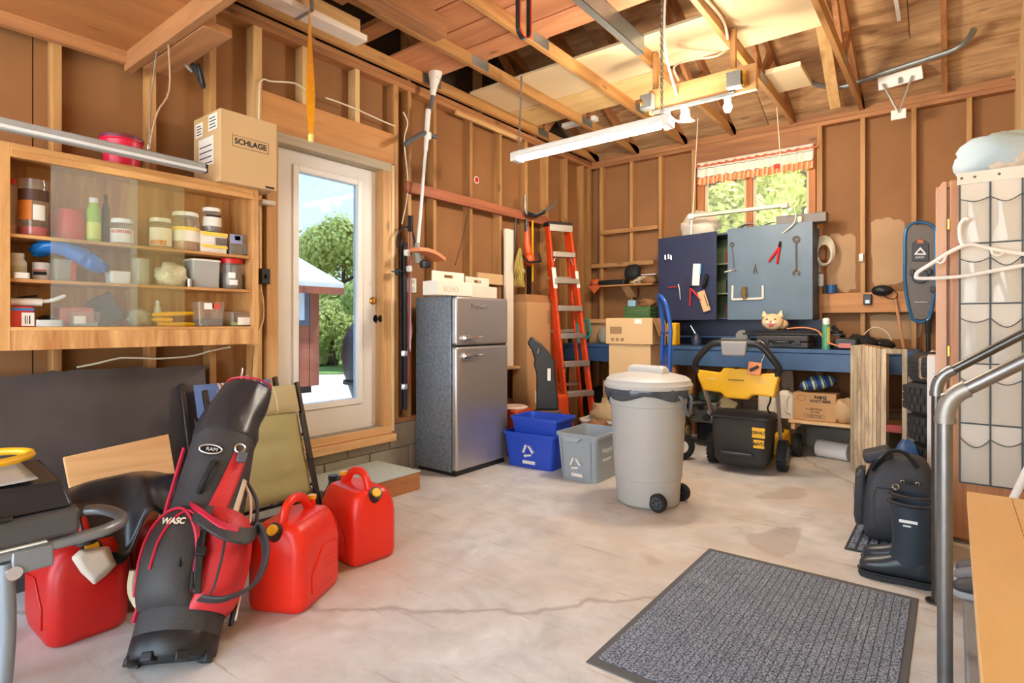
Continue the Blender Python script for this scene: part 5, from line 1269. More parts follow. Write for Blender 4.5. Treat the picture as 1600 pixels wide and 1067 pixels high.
# lower red pocket, right of the seam
rp_ = shell(PR, -84, 8, .12, .50, lambda i, j: .004+.065*(math.sin(PI*i)**.5)*(math.sin(PI*j)**.5), 16, 16).build('ball_pocket', GB_RED, gb, smooth=True)
shell(PR, -66, -57, .125, .49, lambda i, j: .05*(math.sin(PI*j)**.5)+.004, 3, 12).build('pocket_seam', GB_BLK, rp_, smooth=True, solid=.004)
shell(PR, -2, 14, .10, .45, .03, 4, 12).build('side_gusset', GB_BLK, gb, smooth=True, solid=.01); shell(PR, -8, -2, .11, .40, .04, 3, 12).build('white_piping', GB_WHT, gb, smooth=True, solid=.006)
# lower black pocket with red piping, left
bp_ = shell(PR, -168, -82, .13, .50, lambda i, j: .004+.075*(math.sin(PI*i)**.5)*(math.sin(PI*j)**.45), 16, 16).build('apparel_pocket', GB_BLK, gb, smooth=True)
def arc(a0, a1, z0, z1, off):
    P = []
    for k in range(25):
        u = k/24; a = math.radians(a0+(a1-a0)*u); z = z0+(z1-z0)*math.sin(PI*u)**.45; P.append(V((.127+off)*math.cos(a), (.11+off)*math.sin(a), z))
    return P
def onpocket(i, j):
    a = math.radians(-168+86*i); z = .13+.37*j; rx = .1445; ry = .12; o = .008+.075*(math.sin(PI*i)**.5)*(math.sin(PI*j)**.45); return V((rx+o)*math.cos(a), (ry+o)*math.sin(a), z)
MB().tube([onpocket(.10+.84*k/30, .12+.80*math.sin(PI*k/30)**.45) for k in range(31)], .006, 6).build('zip_piping', PIPE, bp_, smooth=True)
MB().tube([onpocket(.45+.46*k/24, .30+.58*math.sin(PI*k/24)**.45) for k in range(25)], .005, 6).build('zip_piping', PIPE, bp_, smooth=True)
text('WASC', GB_WHT, gb, V(-.105, -.182, .405), .032, (PI/2, .12, -.55), bold=.001)
# badge, grip handle, rings, straps
bd = MB().loft([[V(-.045+.045*math.cos(2*PI*k/24), -.118+.004*0, .735+.022*math.sin(2*PI*k/24)) for k in range(24)], [V(-.045+.045*math.cos(2*PI*k/24), -.126, .735+.022*math.sin(2*PI*k/24)) for k in range(24)]]).build('badge', BLACK, gb)
MB().tube([V(-.045+.043*math.cos(2*PI*k/24), -.127, .735+.02*math.sin(2*PI*k/24)) for k in range(24)], .003, 6, closed=True).build('badge_rim', plain('badge_silver', S(214,206,200), .3, .5), bd, smooth=True)
text('RAM', WHITE, bd, V(-.04, -.1268, .735), .022, (PI/2, 0, 0)); 
MB().tube(smoothpath([V(-.02, -.115, .68), V(-.025, -.15, .66), V(-.04, -.15, .58), V(-.045, -.115, .55)]), .012, 10).build('grip_handle', RUBBER, gb, smooth=True)
for (x, y, z) in ((.065, -.105, .76), (-.10, -.09, .47)): MB().tube([V(x+.02*math.cos(2*PI*k/14), y-.012, z+.02*math.sin(2*PI*k/14)) for k in range(14)], .0035, 6, closed=True).build('ring', CHROME, gb, smooth=True)
def strap(pts, w, m, nm, wd): 
    P = smoothpath([V(*p) for p in pts], 6); return ribbon(P, w, .012, wd).build(nm, m, gb, bevel=.004)
strap([(-.06, -.12, .47), (-.02, -.20, .42), (.07, -.235, .36), (.16, -.2, .36), (.19, -.13, .42)], .075, GB_BLK, 'shoulder_strap', (0, .35, .93))
strap([(-.065, -.115, .50), (-.03, -.19, .45), (.05, -.232, .385), (.12, -.22, .375)], .03, PIPE, 'strap_trim', (0, .35, .93))
strap([(.19, -.14, .43), (.235, -.16, .32), (.215, -.17, .20), (.12, -.2, .135), (.04, -.17, .145)], .05, GB_BLK, 'shoulder_strap', (.3, -.9, .1))
strap([(-.02, -.13, .43), (.0, -.175, .34), (.015, -.175, .24), (.03, -.165, .16)], .028, BLACK, 'webbing', (1, 0, 0))
MB().tube([V(.15*math.cos(math.radians(-172)), .125*math.sin(math.radians(-172)), z_) for z_ in (.10, .3, .5, .7, .78)], .008, 6).build('side_piping', PIPE, gb, smooth=True)
MB().cbox((.01, -.185, .30), (.035, .015, .03)).build('buckle', BLACK, gb, bevel=.003); MB().cbox((.08, -.125, .715), (.04, .02, .045)).build('buckle', plain('buckle_grey', S(90,90,92), .4), gb, bevel=.005)
for (x, z) in ((-.055, .305), (.0, .23)): MB().tube([V(x, -.172, z), V(x+.008, -.178, z-.06)], .006, 6).build('zip_pull', BLACK, gb, smooth=True)
# stand legs folded at the back and white rib loop at the side
MB().tube(smoothpath([V(.11, -.05, .64), V(.15, -.03, .58), V(.165, -.02, .48), V(.13, -.04, .42)]), .006, 8).build('rib', plain('rib_pink', S(226,190,176), .4), gb, smooth=True)
MB().tube(smoothpath([V(.12, -.02, .66), V(.18, 0, .58), V(.19, .0, .47), V(.14, -.0, .40)]), .008, 8).build('rib', plain('rib_grey', S(70,70,74), .4), gb, smooth=True)
for s in (-1, 1): MB().tube([V(s*.06, .125, .78), V(s*.09, .14, .06)], .008, 8).build('stand_leg', BLACKM, gb, smooth=True)

for k, (px, lab) in enumerate(((388, 'curved wooden slat standing behind the golf bag, darker one'), (397, 'curved wooden slat standing behind the golf bag, by the door jamb'))):
    one(ribbon(smoothpath([lw(px-2, 700, XL+.03), lw(px, 600, XL+.03), lw(px+2, 560, XL+.03), lw(px+4, 540, XL+.05)], 4), .03, .012, (0, 1, 0)), 'sled_slat', lab, 'wood strip', STUD['z'] if k == 0 else LUMB['z'])
# ================================================================ middle of the garage
# wheeled trash can
tc_ = V(-1.635, 3.61, 0)
tr = thing('trash_can', 'tall light grey wheeled trash can with domed lid and black liner', 'trash can', tc_, math.radians(-12))
TG = plain('bin_grey', S(176,174,166), .5, var=.03, bump=.03, bscale=90)
MB().lathe([(.001, .004), (.19, .004), (.206, .02), (.218, .18), (.223, .185), (.248, .66), (.253, .665), (.262, .775), (.272, .78), (.272, .79), (.25, .79)], 40).build('body', TG, tr, smooth=True)
ln = MB(); R = []
for j, (r, z) in enumerate(((.266, .80), (.278, .79), (.28, .74), (.272, .69))):
    rg = []
    for k in range(48):
        a = 2*PI*k/48; w = .007*math.sin(a*13)+.005*math.sin(a*29+j); dz = (.035*math.sin(a*1.0+2.4)+.016*math.sin(a*5)) if j == 3 else 0
        rg.append(V((r+w)*math.cos(a), (r+w)*math.sin(a), z+dz))
    R.append(rg)
ln.loft(R, cap=False).build('liner', plain('liner_black', S(74,78,84), .22, var=.3, scale=9, bump=.3, bscale=22), tr, smooth=True, solid=.002, ang=80)
ld = MB().lathe([(.285, .775), (.292, .785), (.292, .80), (.283, .812), (.278, .83), (.25, .85), (.15, .872), (.001, .88)], 44).build('lid', plain('lid_grey', S(190,188,182), .42, var=.03), tr, smooth=True)
MB().loft([[V(-.15*s_, y, z) for (s_, y, z) in ((1, -.05, .85), (-1, -.05, .85), (-1, .05, .85), (1, .05, .85))], [V(-.14*s_, y, z) for (s_, y, z) in ((1, -.04, .905), (-1, -.04, .905), (-1, .04, .905), (1, .04, .905))], [V(-.125*s_, y, z) for (s_, y, z) in ((1, -.02, .922), (-1, -.02, .922), (-1, .02, .922), (1, .02, .922))]]).build('lid_handle', MC['lid_grey'], ld, bevel=.012, seg=3)
for a in (0, PI):
    MB().tube(smoothpath([V(.262*math.cos(a), -.05, .74), V(.30*math.cos(a), -.05, .72), V(.31*math.cos(a), 0, .62), V(.30*math.cos(a), .05, .72), V(.262*math.cos(a), .05, .74)]), .011, 8).build('side_handle', plain('handle_slate', S(92,98,104), .4), tr, smooth=True)
for (x, y) in ((.10, -.185), (.225, -.05)):
    dv = V(x, y, 0).normalized(); tn = V(-dv.y, dv.x, 0); c = V(x, y, .058)
c1, c2 = V(.177, -.136, .058), V(.138, .187, .058); axd = (c2-c1).normalized()
for c, s in ((c1, -1), (c2, 1)):
    w_ = MB().tube([c-axd*.02, c+axd*.02], .058, 26).build('wheel', RUBBER, tr, bevel=.006)
    MB().tube([c+axd*s*.019, c+axd*s*.023], .038, 20).build('hub', plain('hub_grey', S(70,72,74), .5), w_, smooth=True)
    for k in range(6):
        a = 2*PI*k/6; u = axd.cross(V(0, 0, 1)); q = c+axd*s*.0235+(u*math.cos(a)+V(0, 0, 1)*math.sin(a))*.022
        MB().ball(q, .008, 8, 6).build('spoke', BLACK, w_, smooth=True)
MB().tube([c1, c2], .012, 8).build('axle', STEEL, tr, smooth=True)

# recycling boxes
def open_bin(w, d, h, t=.006, tp=.86, lipw=.022, r=.035):
    """tapered open box with a rolled lip"""
    m = MB()
    R = [ring(w*tp, d*tp, r, 0), ring(w*.985, d*.985, r, h*.93), ring(w+lipw, d+lipw, r+.01, h*.93), ring(w+lipw, d+lipw, r+.01, h), ring(w-2*t, d-2*t, r, h), ring(w*tp-2*t, d*tp-2*t, r, t)]
    m.loft(R); return m
BLU = plain('recycle_blue', S(38,76,190), .42, var=.06, bump=.03, bscale=90); GRB = plain('recycle_grey', S(156,164,168), .42, var=.04)
def recycle_mark(parent, o, s, m, rx, face):
    """three chasing arrows in the x-z plane, facing -y"""
    for k in range(3):
        a0 = PI/2+2*PI*k/3; mb = MB(); 
        def P(r, a): return V(o[0]+r*s*math.cos(a), o[1], o[2]+r*s*math.sin(a))
        pa, pb = P(1.0, a0-.2), P(1.0, a0-2*PI/3+.5)
        d = (pb-pa).normalized(); n = V(-d.z, 0, d.x)
        mb.prism([pa-n*s*.17, pb-n*s*.17, pb-n*s*.34, pb+d*s*.32, pb+n*s*.34, pb+n*s*.17, pa+n*s*.17], (0, -.02, 0))
        mb.build('recycling_mark', m, parent)
b1_ = thing('recycling_box', 'blue recycling box with white arrows, lower of the nested pair', 'bin', (-2.80, 3.99, 0), .06, group='blue recycling boxes')
open_bin(.50, .36, .29).build('box', BLU, b1_, smooth=True, ang=40)
recycle_mark(b1_, (.0, -.168, .145), .045, WHITE, 0, 0); MB().box((-.06, -.166, .035), (.06, -.155, .062)).build('white_label', PAPER, b1_)
b2_ = thing('recycling_box', 'blue recycling box sitting inside the lower one', 'bin', (-2.78, 4.02, .135), .06, group='blue recycling boxes')
open_bin(.46, .33, .28, tp=.82).build('box', BLU, b2_, smooth=True, ang=40)
b3_ = thing('recycling_box', 'grey recycling box with white arrows beside the trash can', 'bin', (-2.27, 3.95, 0), 0, group='grey recycling box')
open_bin(.36, .46, .36).build('box', GRB, b3_, smooth=True, ang=40)
recycle_mark(b3_, (-.01, -.212, .135), .04, WHITE, 0, 0); MB().box((-.05, -.213, .035), (.05, -.200, .058)).build('white_label', PAPER, b3_)
MB().prism([(-.12, -.244, .335), (.05, -.244, .335), (.02, -.252, .30), (-.09, -.252, .30)], (0, .012, 0)).build('pull_lip', GRB, b3_, bevel=.004)
for x in (-.125, .115): MB().prism([(x-.004, -.203, .03), (x+.004, -.203, .03), (x*1.1+.004, -.232, .31), (x*1.1-.004, -.232, .31)], (0, -.004, 0)).build('rib', GRB, b3_)
text('Recycle', WHITE, b3_, V(.178, -.06, .24), .05, (PI/2, 0, PI/2)); text('Recycler', WHITE, b3_, V(.174, -.06, .17), .04, (PI/2, 0, PI/2))

# tall carton leaning on the studs
tb = thing('tall_carton', 'tall slim cardboard carton standing beside the ladder', 'box', (-3.45, 4.8, 0)); O = tb.location.copy()
wpart(MB().box((-3.54, 4.57, .001), (-3.35, 5.07, 1.42)), 'carton', CARD, tb, O, bevel=.004)
wpart(MB().prism([V(-3.54, 4.57, 1.42), V(-3.35, 4.57, 1.42), V(-3.40, 4.60, 1.50), V(-3.53, 4.60, 1.50)], (0, .44, 0)), 'top_flap', CARDD, tb, O)
wpart(MB().box((-3.3495, 4.98, .3), (-3.348, 5.045, 1.40)), 'printed_band', CARDD, tb, O)
wpart(MB().box((-3.3495, 4.93, 1.2), (-3.348, 4.965, 1.34)), 'printed_mark', CARDD, tb, O)
wpart(MB().box((-3.3495, 4.62, .93), (-3.3475, 4.66, .99)), 'tag', PAPER, tb, O); wpart(MB().box((-3.3495, 4.70, .40), (-3.3475, 4.80, .52)), 'tag', PAPER, tb, O)
# step ladder
lad = thing('step_ladder', 'orange fibreglass step ladder with aluminium treads leaning in the corner', 'ladder', dp(900, 690, 5.8)); O = lad.location.copy()
LB, RB = dp(889, 686, 5.72), dp(931, 676, 5.90); LT, RT = dp(855, 352, 6.02), dp(888, 352, 6.12)
LB.z = 0.0; RB.z = 0.0
dn = (RB-LB).normalized(); dn = V(dn.x, dn.y, 0); nf = V(dn.y, -dn.x, 0)
for (a, b_) in ((LB, LT), (RB, RT)):
    wpart(MB().beam(a, b_, .028, .075, nf), 'side_rail', LADDER, lad, O, bevel=.006)
    wpart(MB().beam(a, a+(b_-a)*.03, .034, .08, nf), 'foot', RUBBER, lad, O, bevel=.004)
def lp_(py, s):      # point of a rail at the image height of a tread
    best = None
    A, B_ = (LB, LT) if s == 0 else (RB, RT)
    for k in range(401):
        q = A+(B_-A)*k/400; zc = q.x*FW[0]+q.y*FW[1]; y = HY-F*(q.z-EYE)/zc
        if best is None or abs(y-py) < best[0]: best = (abs(y-py), q)
    return best[1]
for i, py in enumerate((398, 439, 482, 525, 569, 616)):
    a, b_ = lp_(py, 0), lp_(py, 1); b_ = V(b_.x, b_.y, a.z)
    wpart(MB().beam(a+nf*.02, b_+nf*.02, .10, .055, (0, 0, 1)), 'tread', ALU, lad, O, bevel=.004)
    if i in (0, 4):
        for (e, s) in ((a, 1), (b_, -1)): wpart(MB().tube([e+nf*.03-V(0, 0, .0), e+dn*s*.06+nf*.03+V(0, 0, 0)*1, e+nf*.03-V(0, 0, .12)], .005, 6), 'brace', ALU, lad, O)
tc2 = (LT+RT)/2
wpart(MB().beam(V(LT.x, LT.y, LT.z)-dn*.02+V(0, 0, .01), V(RT.x, RT.y, LT.z)+dn*.02+V(0, 0, .01), .12, .05), 'top_cap', BLACK, lad, O, bevel=.008)
wpart(MB().beam(LT-dn*.01+nf*.06-V(0, 0, .03), V(RT.x, RT.y, LT.z)+dn*.01+nf*.06-V(0, 0, .03), .008, .07), 'front_plate', ALU, lad, O, bevel=.002)
for (a, b_) in ((LT, LB), (RT, RB)):        # rear frame, folded in
    p0_ = a-nf*.05-V(0, 0, .02)+dn*(.03 if a is LT else 0); p1_ = b_-nf*.20+dn*(.04 if a is LT else .0); p1_.z = .0
    wpart(MB().beam(p0_, p1_, .022, .05, nf), 'rear_rail', LADDER, lad, O, bevel=.005)
for u in (.25, .5, .75): 
    p0_ = LB-nf*.20+(LT-nf*.05-LB+nf*.2)*u; p1_ = RB-nf*.20+(RT-nf*.05-RB+nf*.2)*u
    wpart(MB().beam(p0_, p1_, .012, .03), 'rear_bar', ALU, lad, O)
for (u, w_) in ((.70, .26), (.66, .0)):
    q = LB+(LT-LB)*u+nf*.0385; 
    if w_: wpart(MB().beam(q, q+(LT-LB).normalized()*.22, .05, .003, nf), 'sticker', PAPER, lad, O)
q = RB+(RT-RB)*.70+nf*.0385; wpart(MB().beam(q, q+(RT-RB).normalized()*.18, .04, .003, nf), 'sticker', PAPER, lad, O)

# snow blower: orange housing and black chute
sb = thing('snow_blower', 'orange snow blower with tall black discharge chute', 'snow blower', (-3.05, 4.45, 0)); O = sb.location.copy()
OR2 = plain('blower_orange', S(206,70,24), .45, var=.1)
wpart(MB().prism([V(-3.36, 4.05, .02), V(-3.07, 4.05, .02), V(-3.09, 4.05, .42), V(-3.34, 4.05, .42)], (0, .24, 0)), 'auger_housing', OR2, sb, O, bevel=.012)
wpart(MB().box((-3.12, 4.3, .03), (-2.78, 4.54, .36)), 'impeller_housing', OR2, sb, O, bevel=.03, seg=3)
wpart(MB().box((-3.12, 4.55, .1), (-2.95, 4.72, .52)), 'engine_hood', OR2, sb, O, bevel=.03, seg=3)
wpart(MB().lathe([(.001, .0), (.13, 0), (.13, .03), (.11, .045), (.001, .045)], 24, (-2.99, 4.40, .362)), 'chute_ring', plain('ring_dirty', S(96,72,54), .8), sb, O, smooth=True)
CHU = plain('chute_black', S(38,38,36), .4, var=.15)
def cr_(c, w, d, t): return [c+V(w*x, d*y, 0)+V(t[0]*0, 0, 0) for (x, y) in ((-.5, -.5), (.5, -.5), (.5, .5), (-.5, .5))]
co = [(838, 640), (873, 640), (869, 596), (867, 577), (868, 566), (856, 548), (845, 536), (833, 527), (829, 526), (824, 536), (831, 548), (835, 560), (834, 570), (838, 584)]
R = [[dp(px, py, 5.22) for px, py in co], [dp(px, py, 5.40) for px, py in co]]
wpart(MB().loft(R), 'chute', CHU, sb, O, bevel=.012)
q = dp(858, 585, 5.22); wpart(MB().cbox(q, (.03, .03, .11), rz=.6), 'warning_label', PAPER, sb, O); 
q = dp(840, 552, 5.2); wpart(MB().tube([q, q+V(.02, 0, .05)], .008, 8), 'wing_bolt', STEEL, sb, O, smooth=True)
for (x, y) in ((-2.98, 4.42),): wpart(MB().tube([V(x-.05, y, .13), V(x+.05, y, .13)], .13, 22), 'tire', RUBBER, sb, O, bevel=.02)
one(MB().lathe([(.001, 0), (.13, .0), (.135, .012), (.12, .024), (.001, .026)], 26, (-3.215, 4.17, .4215), sx=1.0), 'plastic_disc', 'pale pink round plastic lid lying on the orange snow blower', 'lid', plain('pale_pink', S(222,190,174), .5), smooth=True)
ct = thing('folding_cart', 'grey folding cart with tubular handle between fridge and carton', 'cart', (-3.52, 4.12, 0)); O = ct.location.copy()
h1, h2 = V(-3.42, 4.02, 1.0), V(-3.50, 4.18, 1.0)
wpart(MB().tube(smoothpath([V(-3.38, 4.06, .02), V(-3.46, 4.03, .72), V(-3.47, 4.03, .92), V(-3.48, 4.08, .97), V(-3.50, 4.16, .97), V(-3.49, 4.17, .90), V(-3.43, 4.20, .5), V(-3.38, 4.21, .02)], 5), .012, 10), 'handle', GALV, ct, O, smooth=True)
wpart(MB().box((-3.44, 4.03, .0), (-3.30, 4.235, .02)), 'toe_plate', GALV, ct, O, bevel=.003)
for y in (4.025, 4.24): wpart(MB().tube([V(-3.48, y-.012, .06), V(-3.48, y+.012, .06)], .06, 18), 'wheel', RUBBER, ct, O, bevel=.005)

# hung on the ledger in the corner: hedge trimmer, rope, handlebar, plank
pk_ = lw(795, 430, XL+.12)
one(MB().box((XL+.045, lw(790, 430, XL+.07).y, .78), (XL+.075, lw(800, 430, XL+.07).y+.02, lw(795, 358, XL+.07).z)), 'white_plank', 'slim white plank leaning upright against the ledger board', 'plank', plain('plank_white', S(230,218,200), .55, var=.04), bevel=.003)
sh_ = lw(790, 503, XL+.1)
one(MB().box((XL+.001, 4.15, .755), (XL+.12, 4.56, .777)), 'wall_shelf', 'narrow raw wood shelf between fridge and tall carton', 'shelf', PINE['y'], bevel=.002)
bt = thing('steering_handlebar', 'black and grey bent handlebar hooked on the ledger board', 'handlebar', lw(835, 335, XL+.08)); O = bt.location.copy()
wpart(MB().tube(smoothpath([lw(820, 305, XL+.08), lw(821, 330, XL+.08), lw(830, 336, XL+.10), lw(845, 332, XL+.13), lw(860, 325, XL+.14), lw(868, 315, XL+.14)], 5), .016, 10), 'bar', plain('bar_grey', S(120,120,116), .4, .4), bt, O, smooth=True)
wpart(MB().tube([lw(823, 334, XL+.085), lw(836, 337, XL+.11), lw(850, 331, XL+.135)], .022, 10), 'grip', BLACK, bt, O, smooth=True)
hg = thing('hedge_trimmer', 'orange hedge trimmer hanging from the ledger board', 'hedge trimmer', lw(829, 405, XL+.1)); O = hg.location.copy()
wpart(MB().tube([lw(823, 345, XL+.1), lw(823, 380, XL+.1), lw(825, 395, XL+.1)], [.016, .035, .045], 12), 'grip', ORANGE, hg, O, smooth=True)
wpart(MB().tube([lw(822, 343, XL+.1), lw(822, 362, XL+.1)], .02, 10), 'trigger_grip', BLACK, hg, O, smooth=True)
wpart(MB().ball(lw(827, 405, XL+.11), (.055, .06, .07), 14, 10), 'motor_body', ORANGE, hg, O, smooth=True)
wpart(MB().tube([lw(815, 398, XL+.13), lw(826, 410, XL+.17), lw(845, 408, XL+.15), lw(842, 396, XL+.12)], .012, 8), 'front_handle', BLACK, hg, O, smooth=True)
wpart(MB().box((XL+.09, lw(824, 420, XL+.1).y, 1.05), (XL+.1, lw(824, 420, XL+.1).y+.07, lw(824, 415, XL+.1).z)), 'blade', BLACKM, hg, O)
rp2 = thing('rope_coil', 'coil of yellow rope hanging from the ledger board', 'rope', lw(812, 440, XL+.1)); O = rp2.location.copy()
ROPE = plain('yellow_rope', S(190,164,84), .8, var=.1, bump=.5, bscale=80); rnd = random.Random(8)
for k in range(9):
    dx = .06+.012*k; o1 = rnd.uniform(-3, 3); wpart(MB().tube(smoothpath([lw(812+o1*.3, 388, XL+dx), lw(806+o1+k*.4, 415, XL+dx), lw(803+k*1.9, 440, XL+dx), lw(806+k*1.6, 448, XL+dx), lw(814+o1, 440, XL+dx), lw(814+o1, 415, XL+dx), lw(813, 388, XL+dx)], 5), .006, 6), 'loop', ROPE, rp2, O, smooth=True)
wpart(MB().tube([lw(809, 424, XL+.12), lw(817, 424, XL+.12)], .03, 10), 'wrap', ROPE, rp2, O, smooth=True)
cord('black_lead', 'black cord hanging in a long loop from the ledger board', [lw(806, 340, XL+.05), lw(804, 380, XL+.05), lw(801, 420, XL+.05), lw(803, 440, XL+.05)], .008, BLACK)
one(MB().tube([lw(832, 345, XL+.06), lw(832, 440, XL+.06)], .011, 8), 'yellow_pole', 'yellow handle hanging beside the hedge trimmer', 'pole', YEL, smooth=True)
cord('thin_wire', 'thin dark wire hanging slanted above the paper carriers', [lw(733, 322, XL+.042), lw(731, 332, XL+.03), lw(722, 375, XL+.02), lw(711, 415, XL+.02)], .003, INK)
# ================================================================ workbench and window wall
BF, BZ = 5.50, .98
wk = thing('workbench', 'long blue painted workbench along the window wall', 'workbench', (-1.9, 5.85, 0)); O = wk.location.copy()
BX0, BX1 = XL+.02, -.22
for i in range(4): wpart(MB().box((BX0, BF+.17*i+.001, BZ-.035), (BX1, BF+.17*(i+1)-.003, BZ)), 'top_plank', BLUEP, wk, O, bevel=.003)
wpart(MB().box((BX0, BF+.01, BZ-.19), (BX1, BF+.04, BZ-.037)), 'apron', BLUEP, wk, O, bevel=.003)
for x in (BX0+.05, -2.3, BX1-.08):
    for y in (BF+.045, YB-.10): wpart(MB().box((x, y, 0), (x+.085, y+.085, BZ-.037)), 'leg', RAFT['z'], wk, O, bevel=.003)
wpart(MB().box((-1.16, BF, .325), (-.31, YB-.15, .35)), 'lower_shelf', PINE['x'], wk, O, bevel=.003)
for x in (-1.14, -.33): wpart(MB().box((x, BF+.01, .27), (x+.03, YB-.15, .324)), 'shelf_bearer', PINE['y'], wk, O)
wpart(MB().box((-2.58, YB-.04, BZ+.002), (-1.0, YB-.02, 1.24)), 'backboard', NAVY, wk, O)
wpart(MB().box((-2.58, YB-.20, 1.055), (-1.05, YB-.041, 1.075)), 'narrow_shelf', BLUEP, wk, O, bevel=.002)
# tool cabinet with blue doors
KX0, KX1, KY, KZ0, KZ1 = -2.52, -1.03, 5.86, 1.245, 2.12
kc = thing('tool_cabinet', 'wall tool cabinet with two blue painted doors over the bench', 'cabinet', (-1.8, 6.0, KZ0)); O = kc.location.copy()
GREENI = plain('dull_green', S(104,120,84), .6)
for (lo, hi, nm, m) in (((KX0, KY+.0, KZ0), (KX0+.02, YB-.015, KZ1), 'side', NAVY), ((KX1-.02, KY, KZ0), (KX1, YB-.015, KZ1), 'side', BLUEP), ((KX0+.02, KY, KZ0), (KX1-.02, YB-.015, KZ0+.02), 'bottom', NAVY), ((KX0+.02, KY, KZ1-.02), (KX1-.02, YB-.015, KZ1), 'top', NAVY), ((KX0+.02, YB-.03, KZ0+.02), (KX1-.02, YB-.016, KZ1-.02), 'back', GREENI), ((KX0+.02, KY+.01, 1.5), (KX1-.02, YB-.031, 1.515), 'shelf', GREENI), ((KX0+.02, KY+.01, 1.8), (KX1-.02, YB-.031, 1.815), 'shelf', GREENI)):
    wpart(MB().box(lo, hi), nm, m, kc, O, bevel=.002)
xm0 = bw(1121, 400, KY-.12).x; xm1 = bw(1137, 400, KY-.02).x
HL = V(KX0, KY-.004, 0); HE = V(xm0, KY-.13, 0)
dl = wpart(MB().prism([V(HL.x, HL.y, KZ0-.005), V(HE.x, HE.y, KZ0-.005), V(HE.x, HE.y, KZ1), V(HL.x, HL.y, KZ1)], (-.004, -.02, 0)), 'door', NAVY, kc, O, bevel=.002)
dr_ = wpart(MB().box((xm1, KY-.024, KZ0-.005), (KX1+.005, KY-.004, KZ1+.03)), 'door', SLATE, kc, O, bevel=.002)
# tools on the doors
def dlp(px, py, off=.03):      # point on the left door face
    d = (HE-HL).normalized(); n = V(-d.y, d.x, 0)*-1; v = ray(px, py); P0 = HL+V(-.004, -.02, 0)+n*off
    n2 = V(d.y, -d.x, 0); t = (P0.x*n2.x+P0.y*n2.y)/(v.x*n2.x+v.y*n2.y); return V(v.x*t, v.y*t, EYE+v.z*t)
def drp(px, py, off=.012): return bw(px, py, KY-.024-off)
DK = plain('dark_tool_steel', S(70,58,50), .5, .6); RG = plain('red_grip', S(206,40,40), .4)
def wrench(lab, a, b_, r, m=STEEL):
    t = thing('combination_wrench', lab, 'wrench', b_, group='wrenches on the cabinet doors'); O = b_.copy(); d = (b_-a).normalized()
    wpart(MB().tube([a, b_], r, 8, flat=.5), 'shank', m, t, O, smooth=True)
    s = d.cross(V(0, 1, 0)).normalized()
    wpart(MB().tube([a+(s*math.cos(2*PI*k/16)+d*math.sin(2*PI*k/16))*r*1.9-d*r for k in range(16)], r*.75, 6, closed=True), 'ring_end', m, t, O, smooth=True)
    for sg in (-1, 1): wpart(MB().tube([b_, b_+d*r*2+s*sg*r*2, b_+d*r*4+s*sg*r*1.6], r*.7, 6), 'jaw', m, t, O, smooth=True)
    return t
wrench('long steel wrench at the meeting edge of the slate door', drp(1144, 383), drp(1147, 419), .009)
wrench('double-ended steel wrench near the outer edge of the slate door', drp(1244, 376), drp(1244, 421), .013)
def pliers(lab, pv, tip, h1, h2, r, mj, mh, name='pliers'):
    t = thing(name, lab, 'pliers', pv, group='pliers on the cabinet doors'); O = pv.copy()
    wpart(MB().tube([pv, (pv+tip)/2, tip], [r*1.8, r*1.6, r*.9], 8, flat=.5), 'jaws', mj, t, O, smooth=True)
    for h in (h1, h2): wpart(MB().tube(smoothpath([pv, pv*.7+h*.3, h]), [r*.9, r, r, r*1.1, r*1.1, r, r, r, r*.9], 8, flat=.7), 'handle', mh, t, O, smooth=True)
    return t
pliers('heavy red-handled cutters hanging high on the slate door', drp(1218, 386), drp(1219, 377), drp(1201, 409), drp(1214, 412), .016, DK, RG, 'wire_cutters')
pliers('red-handled nippers on the navy door', dlp(1079, 450), dlp(1080, 446), dlp(1078, 478), dlp(1097, 470), .012, BLACKM, RG, 'nippers')
pliers('small rusty pliers in the middle of the slate door', drp(1180, 416), drp(1180, 412), drp(1177, 427), drp(1183, 427), .005, plain('rust', S(110,80,70), .7), plain('rust', S(110,80,70), .7), 'small_pliers')
rk = thing('tool_rail', 'white metal rail with two uprights on the slate door', 'rail', drp(1170, 466)); O = rk.location.copy()
for (a, b_) in (((1144, 468), (1193, 466)), ((1145, 446), (1144, 468)), ((1192, 446), (1192, 466))): wpart(MB().beam(drp(*a), drp(*b_), .022, .012, (0, 1, 0)), 'bar', plain('rail_white', S(214,206,190), .5), rk, O, bevel=.003)
one(MB().tube([drp(1163, 448, .03), drp(1162, 458, .03), drp(1164, 467, .03)], [.02, .03, .018], 10), 'twine_spool', 'small brown twine spool hanging on the white rail', 'spool', plain('twine', S(120,96,56), .9, var=.3, scale=40, bump=.6, bscale=80), smooth=True)
one(MB().beam(drp(1132, 425), drp(1148, 421), .01, .006, (0, 1, 0)), 'hook_bar', 'short pale hook bar at the slate door edge', 'hook', plain('rail_white', S(214,206,190), .5))
one(MB().beam(dlp(1089, 412), dlp(1087, 446), .075, .006, (0, 1, 0)), 'paper_card', 'white backing card pinned to the navy door', 'card', PAPER)
one(MB().beam(dlp(1095, 412, .04), dlp(1094, 428, .04), .012, .008, (0, 1, 0)), 'blue_clip', 'light blue clip on the white backing card', 'clip', plain('clip_blue', S(80,170,206), .4))
one(MB().tube(smoothpath([dlp(1104, 428, .04), dlp(1102, 440, .04), dlp(1098, 450, .04)]), [.012, .03, .032, .034, .03, .03, .03, .026, .02], 10, flat=.6), 'black_sheath', 'black tool sheath hanging on the navy door', 'sheath', BLACK, smooth=True)
tg_ = thing('wooden_tag', 'tan wooden tag with writing hanging on the navy door', 'tag', dlp(1100, 485)); O = tg_.location.copy()
